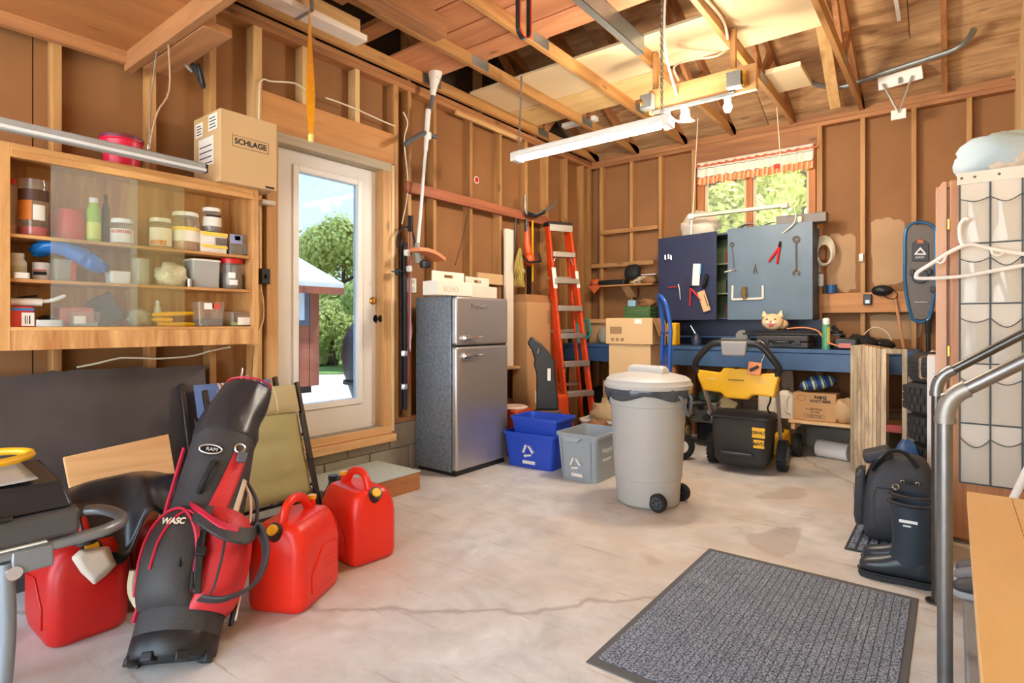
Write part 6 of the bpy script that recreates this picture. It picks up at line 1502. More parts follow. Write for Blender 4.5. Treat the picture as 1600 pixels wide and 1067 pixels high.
wpart(MB().beam(dlp(1095, 455), dlp(1105, 486), .075, .008, (0, 1, 0)), 'plate', CARD2, tg_, O, bevel=.002)
for k in range(2): wpart(MB().beam(dlp(1100+k*4, 461, .036), dlp(1106+k*3, 478, .036), .006, .002, (0, 1, 0)), 'scribble', INK, tg_, O)
one(MB().tube([dlp(1060, 444), dlp(1062, 455), dlp(1063, 468)], [.008, .006, .005], 8), 'steel_key', 'slim steel spanner hanging on the navy door', 'wrench', STEEL, smooth=True)
one(MB().tube([dlp(1070, 433), dlp(1070, 464)], [.006, .003], 8), 'screwdriver', 'slim brown-handled screwdriver on the navy door', 'screwdriver', DK, smooth=True)
one(MB().tube([dlp(1044, 449), dlp(1058, 448)], .006, 8), 'red_tool', 'short red-handled tool lying across a hook on the navy door', 'tool', RG, smooth=True)
for k, (px, py) in enumerate(((1039, 402), (1044, 401), (1048, 402))): one(MB().tube([dlp(px, py-3), dlp(px+1, py+4)], .010, 8), 'wall_hook', ('chrome hook on the navy door, first of three', 'chrome hook on the navy door, middle of three', 'chrome hook on the navy door, last of three')[k], 'hook', CHROME, smooth=True)
# cabinet interior seen in the gap
for (z, c, lab) in ((1.267, plain('gap_brown', S(120,76,56), .6), 'brown tin at the bottom of the tool cabinet gap'), (1.517, plain('gap_black', S(46,42,44), .5), 'dark can on the middle shelf of the tool cabinet'), (1.817, plain('gap_red', S(150,60,46), .5), 'red tin on the top shelf of the tool cabinet')):
    one(MB().lathe([(.001, 0), (.06, 0), (.06, .12), (.05, .135), (.001, .136)], 20, (-1.79, KY+.12, z)), 'tool_tin', lab, 'tin', c, smooth=True, group='tins in the tool cabinet')
# on top of the cabinet
bgm = plain('crinkled_paper', S(222,208,186), .55, var=.06, bump=.6, bscale=14)
crumple('paper_bag', 'crumpled pale paper bag on the tool cabinet under the window', 'bag', (-2.14, 6.02, KZ1+.001), (.19, .11, .16), bgm, 21, nu=24, nv=16)
cp = thing('grey_scrap', 'grey wavy plastic scrap lying on the tool cabinet', 'scrap', (-1.62, 5.98, KZ1+.001)); R = []
for k in range(25):
    u = k/24; x = -.24+.48*u; z = .035+.05*abs(math.cos(u*PI*2.0))*(1-.3*u); R.append([V(x, -.05, z), V(x, .07, z+.01), V(x, .07, z+.014), V(x, -.05, z+.004)])
MB().loft(R).build('sheet', plain('scrap_grey', S(150,150,160), .4), cp, smooth=True)
MB().box((-.22, -.03, 0), (-.2, .06, .04)).build('foot', MC['scrap_grey'], cp)
gx = thing('grey_power_box', 'long grey metal box on the window sill corner', 'box', (-1.15, 6.05, KZ1+.031)); O = gx.location.copy()
wpart(MB().box((-1.36, 5.93, KZ1+.031), (-.93, 6.06, KZ1+.12)), 'box', plain('box_taupe', S(112,102,94), .5), gx, O, bevel=.004); wpart(MB().cbox((-1.15, 5.925, KZ1+.07), (.03, .01, .05)), 'clasp', BRASS, gx, O, bevel=.002)

# curtain valance
vl = thing('window_valance', 'short white valance with orange checked frill on the window', 'curtain', (-1.65, YB-.06, WZ1+.06)); O = vl.location.copy()
vx0, vx1 = WX0-.05, WX1+.05; vz = WZ1+.03
VW = plain('valance_white', S(238,230,214), .8, var=.03); VO = stripe_mat('valance_check', S(232,150,96), [(.35, S(238,196,160)), (.7, S(224,120,70))], 'X', 22.0)
def vf(zt, zb, am, fl_): return lambda i, j: V(vx0+(vx1-vx0)*i, YB-.05-am*math.sin(i*72)*(.4+j)-.02*j*fl_, zt+(zb-zt)*j+(.006*math.sin(i*95) if j > .9 else 0))
for nm, zt, zb, am, mm in (('heading', vz+.06, vz+.028, .008, VW), ('panel', vz+.015, vz-.105, .012, VW), ('frill', vz-.105, vz-.185, .018, VO)):
    m_ = MB(); m_.grid(vf(zt, zb, am, 1), 160, 6); wpart(m_, nm, mm, vl, O, smooth=True, solid=.002, ang=80)
wpart(MB().tube([V(vx0+(vx1-vx0)*k/60, YB-.065-.012*math.sin(k*1.2), vz-.012+.004*math.sin(k*1.9)) for k in range(61)], .003, 6), 'trim_cord', plain('trim_grey', S(120,120,110), .7), vl, O)
wpart(MB().tube([V(vx0-.03, YB-.05, vz+.022), V(vx1+.03, YB-.05, vz+.022)], .012, 10), 'rod', plain('rod_orange', S(196,96,50), .5), vl, O, smooth=True)
wpart(MB().cbox((-1.395, YB-.085, vz-.115), (.06, .02, .045)), 'bow', plain('bow_red', S(214,60,36), .6), vl, O, bevel=.008)
# slim hanging lamp in front of the window
hl = thing('slim_lamp', 'slim pale strip lamp hanging on strings in front of the window', 'lamp', bw(1150, 330, 5.75)); O = hl.location.copy()
a, b_ = bw(1078, 337, 5.75), bw(1230, 322, 5.75); zz = (a.z+b_.z)/2; a.z = b_.z = zz
wpart(MB().beam(a, b_, .05, .035), 'housing', plain('lamp_beige', S(206,196,176), .45), hl, O, bevel=.006)
wpart(MB().cbox(a+V(.02, 0, -.005), (.06, .07, .05)), 'end_cap', WPLAST, hl, O, bevel=.008); wpart(MB().cbox(b_+V(-.02, 0, -.005), (.06, .07, .05)), 'end_cap', MC['lamp_beige'], hl, O, bevel=.008)
for e, px in ((a+V(.03, 0, .02), 1104), (b_-V(.03, 0, -.02), 1213)):
    wpart(MB().tube([e, V(e.x+.06*(1 if e.x < -1.6 else -1), e.y-.02, ZJ+.0+.09)], .004, 6), 'string', CORDW, hl, O)
wpart(MB().tube(smoothpath([b_+V(.0, 0, 0), b_+V(.06, .02, -.04), b_+V(.05, .05, -.16), b_+V(-.06, .08, -.25)]), .006, 6), 'cable', CORDW, hl, O, smooth=True)
wpart(MB().tube([a+V(.02, .0, -.02), a+V(0, .03, -.20)], .008, 6), 'hanging_end', WPLAST, hl, O, smooth=True)

# things on the bench
def onb(px, y, z=BZ): q = bw(px, 520, y); return V(q.x, y, z+.001)
# watering can
wc = thing('watering_can', 'teal watering can on the bench behind the ladder', 'watering can', onb(905, 5.72)); TEAL = plain('teal_plastic', S(36,170,170), .35)
MB().lathe([(.001, 0), (.085, 0), (.09, .02), (.08, .2), (.07, .23), (.05, .235)], 24).build('body', TEAL, wc, smooth=True)
MB().tube(smoothpath([(.05, 0, .22), (.11, 0, .27), (.145, 0, .2), (.14, 0, .1), (.085, 0, .04)]), .012, 10).build('handle', TEAL, wc, smooth=True)
MB().tube([(-.07, 0, .06), (-.16, 0, .15), (-.22, 0, .25)], [.02, .014, .012], 10).build('spout', TEAL, wc, smooth=True)
crumple('grey_sack', 'grey cloth sack standing on the bench beside the teal can', 'sack', onb(943, 5.68), (.07, .07, .11), plain('sack_grey', S(140,134,116), .85, var=.2, bump=.6, bscale=22), 91)
bx = thing('brown_carton', 'brown carton on the bench in the corner', 'box', onb(955, 5.95)); MB().box((-.22, -.13, 0), (.22, .13, .27)).build('carton', CARD, bx, bevel=.004)
MB().prism([(-.22, -.13, .271), (.22, -.13, .271), (.22, -.17, .23), (-.22, -.17, .23)], (0, 0, .004)).build('flap', CARD, bx)
# green parts bin with gear on it
gbx = thing('green_crate', 'green slatted crate with papers and leather gear on the brown carton', 'crate', onb(1002, 5.95, BZ+.274)); GRN = plain('crate_green', S(70,110,52), .5)
for k in range(3):
    for s in (-1, 1): MB().box((-.15, s*.11-.006, .01+k*.045), (.15, s*.11+.006, .045+k*.045)).build('slat', GRN, gbx); MB().box((s*.15-.006, -.104, .01+k*.045), (s*.15+.006, .104, .045+k*.045)).build('slat', GRN, gbx)
for sx in (-1, 1):
    for sy in (-1, 1): MB().cbox((sx*.144, sy*.098, .075), (.014, .014, .15)).build('post', GRN, gbx)
MB().box((-.145, -.105, 0), (.145, .105, .01)).build('base', GRN, gbx)
one(MB().cbox(onb(1002, 5.95, BZ+.285)+V(0, 0, .06), (.26, .18, .12)), 'paper_stack', 'stack of papers inside the green crate', 'papers', plain('paper_tan', S(196,180,150), .7), bevel=.004)
one(MB().cbox(onb(988, 5.92, BZ+.41)+V(0, 0, .04), (.09, .06, .07), rz=.2), 'blue_carton', 'small light blue carton on the green crate papers', 'box', plain('pale_blue_box', S(136,176,196), .6), bevel=.003)
crumple('leather_gloves', 'crumpled brown leather gloves on the green crate', 'gloves', onb(1010, 5.93, BZ+.41), (.10, .07, .055), plain('leather_brown', S(140,98,60), .7, var=.15, bump=.5, bscale=25), 31)
# small wall shelf in the corner
ws = thing('corner_shelf', 'small wooden shelf with bracket on the window wall near the corner', 'shelf', bw(985, 441, YB)); O = ws.location.copy()
q0, q1 = bw(930, 441, YB-.12), bw(1026, 441, YB-.12); zsf = 1.655
wpart(MB().box((q0.x, YB-.24, zsf-.018), (q1.x, YB-.001, zsf)), 'board', STUD['x'], ws, O, bevel=.002)
xb = bw(978, 450, YB-.1).x; wpart(MB().prism([V(xb, YB-.22, zsf-.019), V(xb, YB-.002, zsf-.019), V(xb, YB-.002, zsf-.14), V(xb, YB-.06, zsf-.14)], (.10, 0, 0)), 'bracket', CARD, ws, O)
def ons(px, y=YB-.13): q = bw(px, 440, y); return V(q.x, y, zsf+.001)
one(MB().cbox(ons(958)+V(0, 0, .032), (.34, .12, .06), rx=0, rz=.03), 'black_sleeve', 'long black sleeve lying on the corner shelf', 'sleeve', BLACK, bevel=.012)
crumple('black_glove', 'black rubber glove heaped on the corner shelf', 'glove', ons(985)+V(0, .05, .063), (.10, .06, .10), RUBBER, 33)
crumple('orange_cloth', 'orange cloth bundled at the end of the corner shelf', 'cloth', ons(931), (.06, .08, .05), plain('cloth_orange', S(206,96,52), .8, bump=.3, bscale=30), 34)
one(MB().prism([ons(928)+V(-.02, -.112, .0), ons(944)+V(.03, -.112, .0), ons(937)+V(0, -.125, -.10)], (0, -.006, 0)), 'orange_flap', 'orange cloth corner hanging off the shelf', 'cloth', MC['cloth_orange'])
rc = thing('pale_rope', 'tangle of pale rope on the corner shelf', 'rope', ons(998, YB-.16)); rnd = random.Random(5)
for k in range(6):
    a0 = rnd.uniform(0, 6); MB().tube([V(.05*math.cos(a0+2*PI*i/14)+.02*k-.05, .05*math.sin(a0+2*PI*i/14), .012+.012*k+.012*math.sin(i)) for i in range(14)], .006, 6, closed=True).build('loop', plain('rope_pale', S(220,206,170), .8), rc, smooth=True)
sn = thing('leather_holster', 'tan leather pouch with white band on the corner shelf', 'pouch', ons(1014, YB-.14))
crumple('x', None, None, (0, 0, 0), (.09, .06, .06), MC['leather_brown'], 37).parent = sn; sn.children[0].name = 'pouch'
MB().box((-.08, -.05, .096), (.10, .05, .106)).build('band', PAPER, sn, bevel=.004)
# cartons in front of the bench
cA = V(-2.515, 5.25, 0)
lc = thing('plain_carton', 'tall plain cardboard carton standing before the bench', 'box', cA, .12); MB().box((-.21, -.17, 0), (.21, .17, 1.0)).build('carton', CARD2, lc, bevel=.004)
uc = thing('printed_carton', 'open cardboard carton with printed symbols on the tall carton', 'box', cA+V(0, 0, 1.002), .12); MB().box((-.235, -.19, .0), (.235, .19, .255)).build('carton', CARD2, uc, bevel=.004)
for (x0, x1, z0, z1) in ((-.19, -.07, .10, .17), (-.18, -.15, .03, .06), (-.13, -.10, .03, .06), (-.08, -.05, .03, .06)): MB().box((x0, -.1915, z0), (x1, -.19, z1)).build('printed_symbol', plain('faint_print', S(150,116,80), .8), uc)
MB().box((.06, -.192, .20), (.13, -.19, .245)).build('address_label', PAPER, uc)
MB().prism([(.235, -.19, .255), (.235, .19, .255), (.30, .19, .08), (.30, -.19, .08)], (.003, 0, 0)).build('flap', CARD, uc)
# hand truck
ht = thing('hand_truck', 'blue hand truck standing beside the printed carton', 'hand truck', V(-2.09, 5.0, 0), -.9); BLUM = plain('truck_blue', S(34,86,168), .35, .2)
MB().tube(smoothpath([(-.13, 0, .03), (-.13, .0, .9), (-.12, .01, 1.15), (-.10, -.02, 1.36), (-.06, -.05, 1.44), (.0, -.06, 1.46), (.06, -.05, 1.44), (.10, -.02, 1.36), (.12, .01, 1.15), (.13, 0, .9), (.13, 0, .03)], 5), .018, 10).build('frame', BLUM, ht, smooth=True)
for z in (.25, .55, .85, 1.12): MB().tube([(-.13, 0, z), (.13, 0, z)], .012, 8).build('rung', BLUM, ht, smooth=True)
MB().box((-.16, -.25, 0), (.16, .01, .012)).build('toe_plate', BLUM, ht, bevel=.003)
MB().prism([(-.13, -.02, .80), (.13, -.02, .80), (.15, .03, 1.0), (-.15, .03, 1.0)], (0, .01, 0)).build('brace_plate', BLUM, ht, bevel=.003)
for s in (-1, 1):
    w_ = MB().tube([(s*.17, .08, .12), (s*.23, .08, .12)], .12, 24).build('wheel', RUBBER, ht, bevel=.02); MB().tube([(s*.165, .08, .12), (s*.235, .08, .12)], .055, 16).build('hub', WHITE, w_, smooth=True)
yc = thing('yellow_tool_case', 'small yellow case with black lettering on the bench', 'case', onb(1052, 5.62)); MB().box((-.05, -.06, 0), (.05, .06, .23)).build('case', YEL, yc, bevel=.012)
text('DEWALT', INK, yc, V(0, -.061, .12), .045, (PI/2, -PI/2, 0), bold=.001)
one(MB().lathe([(.001, 0), (.03, 0), (.03, .11), (.018, .13), (.018, .15)], 16, onb(1036, 5.60)), 'white_bottle', 'white bottle on the bench behind the hand truck', 'bottle', WPLAST, smooth=True)
wg = thing('blue_jug', 'dark blue jug with spout standing on the bench', 'jug', onb(1088, 5.85)); MB().lathe([(.001, 0), (.05, 0), (.055, .05), (.03, .1), (.02, .12)], 18).build('body', NAVY, wg, smooth=True); MB().tube([(0, 0, .1), (-.06, 0, .2)], [.01, .004], 8).build('spout', STEEL, wg, smooth=True)
gw = thing('bench_grinder', 'grey bench tool with round guard on the blue bench', 'tool', onb(1152, 5.78)); MB().box((-.14, -.06, 0), (.14, .06, .08)).build('base', plain('tool_grey', S(130,128,120), .5), gw, bevel=.006); MB().lathe([(.06, -.025), (.06, .025)], 22, (.05, 0, .10), axis='y').build('guard', MC['tool_grey'], gw, bevel=.004)
cord_reel = thing('green_reel', 'green cord reel with looped line on the bench edge', 'reel', onb(1166, 5.57)); MB().lathe([(.001, 0), (.10, 0), (.105, .01), (.06, .02), (.06, .045), (.105, .055), (.09, .062), (.001, .062)], 26).build('spool', plain('reel_green', S(60,150,100), .4), cord_reel, smooth=True)
MB().tube(smoothpath([(.06, -.05, .05), (.15, -.06, .06), (.19, -.08, -.02), (.16, -.09, -.12), (.14, -.085, -.16)]), .003, 6).build('line', CORDW, cord_reel, smooth=True)
# black tool cases
c0 = onb(1226, 5.68)
c1_ = thing('black_tool_case', 'black moulded tool case lying at the bench edge below the cat', 'case', c0); 
for (z0, z1, nm) in ((0, .055, 'lower_half'), (.057, .115, 'upper_half')): MB().box((-.22, -.12, z0), (.22, .14, z1)).build(nm, plain('case_dark', S(58,52,50), .5), c1_, bevel=.014, seg=3)
MB().tube(smoothpath([(-.07, -.12, .055), (-.06, -.15, .055), (.06, -.15, .055), (.07, -.12, .055)]), .010, 8).build('handle', BLACK, c1_, smooth=True)
for x in (-.13, .13): MB().cbox((x, -.122, .057), (.05, .012, .05)).build('latch', BLACK, c1_, bevel=.003)
bl_ = thing('black_tray', 'long black tray lying on top of the black tool case', 'tray', c0+V(.05, .05, .117)); MB().box((-.40, -.14, 0), (.42, .12, .018)).build('tray', BLACK, bl_, bevel=.005); MB().box((-.38, -.12, .0185), (.40, .10, .04)).build('liner', RUBBER, bl_, bevel=.004)
# cat figurine
ct2 = thing('cat_figurine', 'small cream and orange cat figurine with open pink mouth on the bench', 'figurine', c0+V(-.10, -.02, .16))
CATM = plain('cat_cream', S(232,196,150), .55, var=.14, scale=18)
ch_ = MB(); ch_.ball((0, 0, .062), (.075, .05, .062), 22, 14); ch_.ball((.03, .045, .045), (.07, .05, .045), 16, 10); ch_.build('body', CATM, ct2, smooth=True); ct2.scale = (1.25, 1.25, 1.25)
for s in (-1, 1):
    MB().loft([[V(s*.05-.024, -.012, .10), V(s*.05+.024, -.012, .10), V(s*.05+.024, .012, .10), V(s*.05-.024, .012, .10)], [V(s*.062-.002, -.004, .147), V(s*.062+.002, -.004, .147), V(s*.062+.002, .004, .147), V(s*.062-.002, .004, .147)]]).build('ear', CATM, ct2, bevel=.003)
    MB().ball((s*.028, -.044, .082), (.009, .005, .005), 10, 8).build('eye', INK, ct2, smooth=True)
MB().ball((0, -.048, .066), (.008, .006, .006), 10, 8).build('nose', plain('nose_pink', S(206,120,110), .5), ct2, smooth=True)
MB().ball((0, -.045, .042), (.02, .010, .018), 12, 8).build('mouth', plain('mouth_pink', S(206,96,96), .5), ct2, smooth=True)
for s in (-1, 1): MB().ball((s*.02, -.045, .055), (.018, .010, .012), 10, 8).build('muzzle', plain('cat_white', S(240,226,206), .6), ct2, smooth=True)
cord('orange_lead', 'orange extension cord draped over the black tray on the bench', [c0+V(.03, -.05, .175), c0+V(.14, -.06, .185), c0+V(.22, -.08, .18), c0+V(.30, -.11, .15), c0+V(.36, -.14, .07), c0+V(.46, -.15, .03), c0+V(.55, -.1, .012)], .007, plain('cord_orange', S(226,140,90), .5))
spc = thing('insect_spray', 'tall green and yellow insect spray can at the bench edge', 'spray can', onb(1291, 5.56))
MB().lathe([(.001, 0), (.033, 0), (.033, .20), (.028, .215)], 22).build('can', plain('can_green', S(80,150,110), .35), spc, smooth=True); MB().lathe([(.029, .216), (.029, .26), (.02, .27), (.001, .271)], 18).build('cap', WPLAST, spc, smooth=True)
lbm = MB(); lbm.add([(math.cos(a)*.0335, math.sin(a)*.0335, z) for z in (.04, .19) for a in [-1.2+k*.12 for k in range(9)]], [(k, k+1, k+10, k+9) for k in range(8)]); lbm.build('label', plain('can_label', S(206,200,110), .5), spc)
bt2 = thing('black_charger', 'black battery charger with red label on the bench', 'charger', onb(1323, 5.6)); MB().box((-.09, -.07, 0), (.09, .07, .10)).build('body', BLACK, bt2, bevel=.02, seg=3); MB().box((-.05, -.072, .015), (.04, -.07, .055)).build('label', plain('label_pinkred', S(196,110,100), .5), bt2)
one(MB().tube([onb(1302, 5.85, BZ+.19)+V(0, 0, 0), onb(1318, 5.75, BZ+.10), onb(1300, 5.62, BZ+.02)], .02, 8), 'caulk_tool', 'black caulking tool lying behind the spray can', 'tool', BLACK, smooth=True)
crumple('black_gear', 'black gear bag heaped at the end of the bench', 'bag', onb(1345, 5.72), (.13, .10, .07), RUBBER, 41); crumple('black_gear', 'small black harness bundle at the bench end near the frames', 'bag', onb(1378, 5.78), (.09, .08, .05), BLACK, 42)
cord('thin_cable', 'thin pale cable arching over the black gear on the bench', [onb(1350, 5.7)+V(0, 0, .13), onb(1365, 5.75)+V(0, 0, .19), onb(1385, 5.8)+V(0, 0, .15), onb(1398, 5.8)+V(0, 0, .02)], .004, CORDW)
one(MB().lathe([(.012, 0), (.02, .004), (.02, .02), (.012, .024)], 14, onb(1387, 5.62)), 'yellow_tape', 'small yellow tape roll at the bench end', 'tape', YEL, smooth=True)

# things on the window wall beside the cabinet
cc = thing('cable_coil', 'coil of cream cable hanging beside the tool cabinet', 'cable', bw(1288, 392, YB-.05)); O = cc.location.copy()
for k in range(6):
    rx = 17-k*.9; ry = 23-k*1.4; wpart(MB().tube([bw(1288+rx*math.cos(a)*(.95+.05*math.sin(k)), 392+ry*math.sin(a)+k, YB-.02-.012*k) for a in [2*PI*i/22 for i in range(22)]], .009, 6, closed=True), 'loop', CORDW, cc, O, smooth=True)
def wplate(lab, px, py, w, h, m, sock=2, y=YB): 
    q = bw(px, py, y); t = thing('outlet_plate', lab, 'outlet', (q.x, y, q.z)); MB().box((-w/2, -.035, -h/2), (w/2, 0, h/2)).build('plate', m, t, bevel=.005)
    for k in range(sock): MB().box((-.016, -.037, -.035+k*.042), (.016, -.0355, -.005+k*.042)).build('socket', plain('ivory', S(206,200,186), .4) if m is not BLACK else GALV, t)
wplate('white outlet box beside the slate cabinet door', 1280, 438, .08, .115, WPLAST); wplate('small white switch on the stud above the girt', 1346, 403, .035, .075, WPLAST, 1); wplate('black outlet box set into the girt board', 1356, 468, .065, .095, BLACK, 1, YB-.041)
cord('conduit_cable', 'pale cable dropping from the outlet beside the cabinet', [bw(1278, 352, YB-.012), bw(1279, 400, YB-.012), bw(1281, 425, YB-.012)], .007, CORDW)
bcp = thing('blue_cup', 'blue plastic cup standing on the girt board', 'cup', V(bw(1300, 450, YB-.02).x, YB-.0, bw(1300, 458, YB-.02).z+.001)); 
q = bw(1300, 457, YB+.03); bcp.location = V(q.x, YB+.02-.06+.02, bw(1280, 459, YB-.02).z+.0012); MB().lathe([(.001, 0), (.045, 0), (.052, .08), (.046, .08), (.04, .006)], 22).build('cup', plain('cup_blue', S(40,90,140), .4), bcp, smooth=True)
# black cap with strap
hz_ = bw(1378, 452, YB-.08); bh = thing('black_hat', 'black cap with hanging strap on the girt board', 'cap', V(hz_.x, YB-.06, bw(1280, 459, YB-.02).z)); 
MB().ball((0, 0, .012), (.085, .055, .05), 18, 10).build('crown', BLACK, bh, smooth=True); MB().tube(smoothpath([(-.02, -.05, .01), (.03, -.06, -.05), (.09, -.06, -.07), (.12, -.055, -.03), (.08, -.05, .02)]), .010, 8, flat=.4).build('strap', BLACK, bh, smooth=True)
one(MB().tube([bw(1398, 462, YB-.06), V(bw(1412, 545, YB-.1).x, YB-.1, BZ+.004)], .013, 10), 'broomstick', 'plain wooden broom handle leaning against the girt board', 'pole', wood('broom_wood', S(186,130,86), S(206,156,112), 'z', knots=False), smooth=True)
# snowshoe
sw = thing('snowshoe', 'blue-framed snowshoe with dark deck hung on the window wall', 'snowshoe', bw(1438, 425, YB-.06)); O = sw.location.copy(); ys = YB-.06
out = [(1438, 347), (1425, 350), (1415, 362), (1414, 400), (1414, 440), (1418, 470), (1424, 494), (1432, 502), (1446, 502), (1453, 494), (1458, 470), (1462, 440), (1462, 400), (1462, 362), (1452, 350)]
P = [bw(px, py, ys) for px, py in out]; P2 = smoothpath(P+[P[0]], 4)[:-1]
wpart(MB().tube(P2, .013, 10, closed=True), 'frame', plain('shoe_blue', S(48,110,160), .3, .3), sw, O, smooth=True)
cx_ = sum((p for p in P2), V(0, 0, 0))/len(P2); wpart(MB().prism([cx_+(p-cx_)*.95+V(0, .004, 0) for p in P2], (0, .004, 0)), 'deck', plain('deck_grey', S(98,90,84), .5), sw, O)
wpart(MB().prism([bw(px, py, ys-.004) for px, py in ((1425, 380), (1438, 372), (1451, 380), (1451, 408), (1425, 408))], (0, -.006, 0)), 'toe_plate', BLACK, sw, O, bevel=.002)
wpart(MB().prism([bw(px, py, ys-.011) for px, py in ((1433, 374), (1443, 374), (1443, 380), (1433, 380))], (0, -.004, 0)), 'orange_patch', plain('patch_orange', S(190,100,40), .5), sw, O)
tri = MB()
for (a, b_, c, d) in (((1429, 396), (1438, 386), (1438, 390), (1432, 396)), ((1438, 386), (1447, 396), (1444, 396), (1438, 390)), ((1429, 396), (1447, 396), (1447, 398), (1429, 398))): tri.prism([bw(*q, ys-.011) for q in (a, b_, c, d)], (0, -.001, 0))
wpart(tri, 'emblem', WHITE, sw, O); q = bw(1437, 402, ys-.0115); text('AXIS', WHITE, sw, q-O, .03, (PI/2, 0, 0))
wpart(MB().lathe([(.001, -.03), (.055, -.03), (.062, 0), (.05, .01)], 20, bw(1438, 432, ys), axis='y', sx=1.0), 'heel_cup', BLACK, sw, O, smooth=True)
for (px, py) in ((1425, 425), (1452, 425), (1458, 452)): wpart(MB().cbox(bw(px, py, ys-.02), (.035, .03, .05)), 'strap_buckle', BLACK, sw, O, bevel=.005)
wpart(MB().beam(bw(1428, 472, ys-.008), bw(1449, 472, ys-.008), .004, .006, (0, 1, 0)), 'crease', WHITE, sw, O)
sh = thing('black_shovel', 'black shovel standing upright below the snowshoe', 'shovel', V(-.19+.02, 5.98, 0)); MB().tube([(0, 0, .3), (0, .02, 1.22)], .018, 10).build('shaft', BLACK, sh, smooth=True); MB().tube([(0, .02, 1.12), (0, .022, 1.23)], .024, 10).build('grip', RUBBER, sh, smooth=True); MB().prism([(-.12, -.01, 0), (.12, -.01, 0), (.12, .0, .3), (.03, 0, .36), (-.03, 0, .36), (-.12, 0, .3)], (0, .008, 0)).build('blade', BLACK, sh, bevel=.003)

# under the bench
def jug(lab, px, y, cap, h=.27):
    q = bw(px, 600, y); t = thing('washer_jug', lab, 'jug', V(q.x, y, .3515)); JW = glassy('jug_plastic', (.96, .96, .95, 1), body=.8, bodycol=S(226,222,210))
    MB().loft([ring(.15, .11, .02, 0), ring(.155, .115, .025, .17), ring(.15, .11, .03, .21), ring(.07, .06, .02, h-.03, 0, 0), ring(.05, .05, .018, h-.02)]).build('body', plain('jug_white', S(222,216,200), .4), t, smooth=True)
    MB().lathe([(.03, h-.02), (.03, h+.005), (.001, h+.006)], 16).build('cap', cap, t, smooth=True)
    MB().tube(smoothpath([(.05, -.05, .21), (.02, -.068, .18), (.02, -.068, .08), (.05, -.06, .05)]), .012, 8).build('handle', MC['jug_white'], t, smooth=True)
jug('white plastic jug with blue cap on the lower shelf', 1200, 5.62, plain('cap_blue', S(60,100,170), .4)); jug('white plastic jug with dark cap beside the root beer carton', 1227, 5.60, plain('cap_dark', S(84,66,56), .4))
rb = thing('printed_root_carton', 'tan carton with black printing on the lower shelf', 'box', V(bw(1270, 640, 5.62).x+.02, 5.68, .3515)); MB().box((-.17, -.12, 0), (.17, .12, .24)).build('carton', CARD, rb, bevel=.004)
text('BARQ', INK, rb, V(.05, -.1215, .205), .036, (PI/2, 0, 0), bold=.002); text('ROOT BEER', INK, rb, V(.05, -.1215, .172), .030, (PI/2, 0, 0), bold=.001); text('A CERTIFIED', INK, rb, V(0, -.1215, .10), .024, (PI/2, 0, 0)); text('IN USA', INK, rb, V(.01, -.1215, .075), .022, (PI/2, 0, 0))
f_ = MB()
for (a, b_, c, d) in ((-.08, .08, .025, .027), (-.08, .08, .053, .055), (-.08, -.078, .025, .055), (.078, .08, .025, .055)): f_.box((a, -.1215, c), (b_, -.1205, d))
f_.build('print_frame', INK, rb); text('12 BOTTLES', INK, rb, V(0, -.1215, .04), .022, (PI/2, 0, 0))
MB().tube([V(-.1+.035*math.cos(2*PI*k/20), -.121, .195+.025*math.sin(2*PI*k/20)) for k in range(20)], .0015, 4, closed=True).build('round_mark', plain('faint_print', S(150,116,80), .8), rb)
sbg = thing('striped_bag', 'blue bag with lime and white stripes on the tan carton', 'bag', V(rb.location.x+.02, 5.68, .593)); STB = stripe_mat('bag_stripes', S(44,70,140), [(.28, S(170,206,90)), (.4, S(226,230,226)), (.52, S(44,70,140)), (.66, S(120,170,90)), (.74, S(40,60,130))], 'X', 14.0)
o = crumple('x', None, None, (0, 0, 0), (.15, .09, .065), STB, 51, amp=.2); o.name = 'bag'; o.parent = sbg; o.rotation_euler = (0, -.25, .3); o.location = (0, 0, .03)
crumple('tan_sack', 'crumpled tan paper sack at the end of the lower shelf', 'sack', V(bw(1318, 640, 5.62).x, 5.62, .351), (.10, .09, .12), plain('sack_tan', S(200,162,116), .7, bump=.5, bscale=18), 52)
pl3 = thing('white_carton', 'white carton with blue print standing behind the wooden frames', 'box', V(-.57, 5.74, .3515)); MB().box((-.06, -.05, 0), (.06, .05, .26)).build('carton', PAPER, pl3, bevel=.003)
one(MB().tube([V(-.98, 5.80, .075), V(-.72, 5.74, .075)], .075, 20), 'white_roll', 'white plastic roll lying on the floor under the shelf', 'roll', WPLAST, bevel=.008)

# tiller behind the trash can
tl = thing('garden_tiller', 'old garden tiller with exposed engine behind the trash can', 'tiller', V(-1.93, 5.62, 0)); ENG = plain('engine_grey', S(110,104,92), .5, .5, var=.25, scale=20); GRY = plain('tiller_tan', S(150,136,104), .55, var=.15)
MB().box((-.10, -.12, .24), (.14, .14, .44)).build('engine_block', ENG, tl, bevel=.01)
for k in range(6): MB().box((-.12, -.14, .27+k*.024), (.16, .16, .278+k*.024)).build('cooling_fin', ENG, tl)
MB().lathe([(.001, 0), (.09, 0), (.1, .02), (.09, .07), (.001, .075)], 24, (.02, .0, .445)).build('flywheel_cover', plain('tiller_green', S(40,60,50), .4), tl, smooth=True)
MB().ball((-.14, -.04, .42), (.07, .1, .06), 14, 10).build('fuel_tank', BLACK, tl, smooth=True)
MB().tube(smoothpath([(.1, -.1, .4), (.05, -.2, .44), (-.08, -.22, .40), (-.16, -.15, .33)]), .012, 8).build('exhaust', BLACKM, tl, smooth=True)
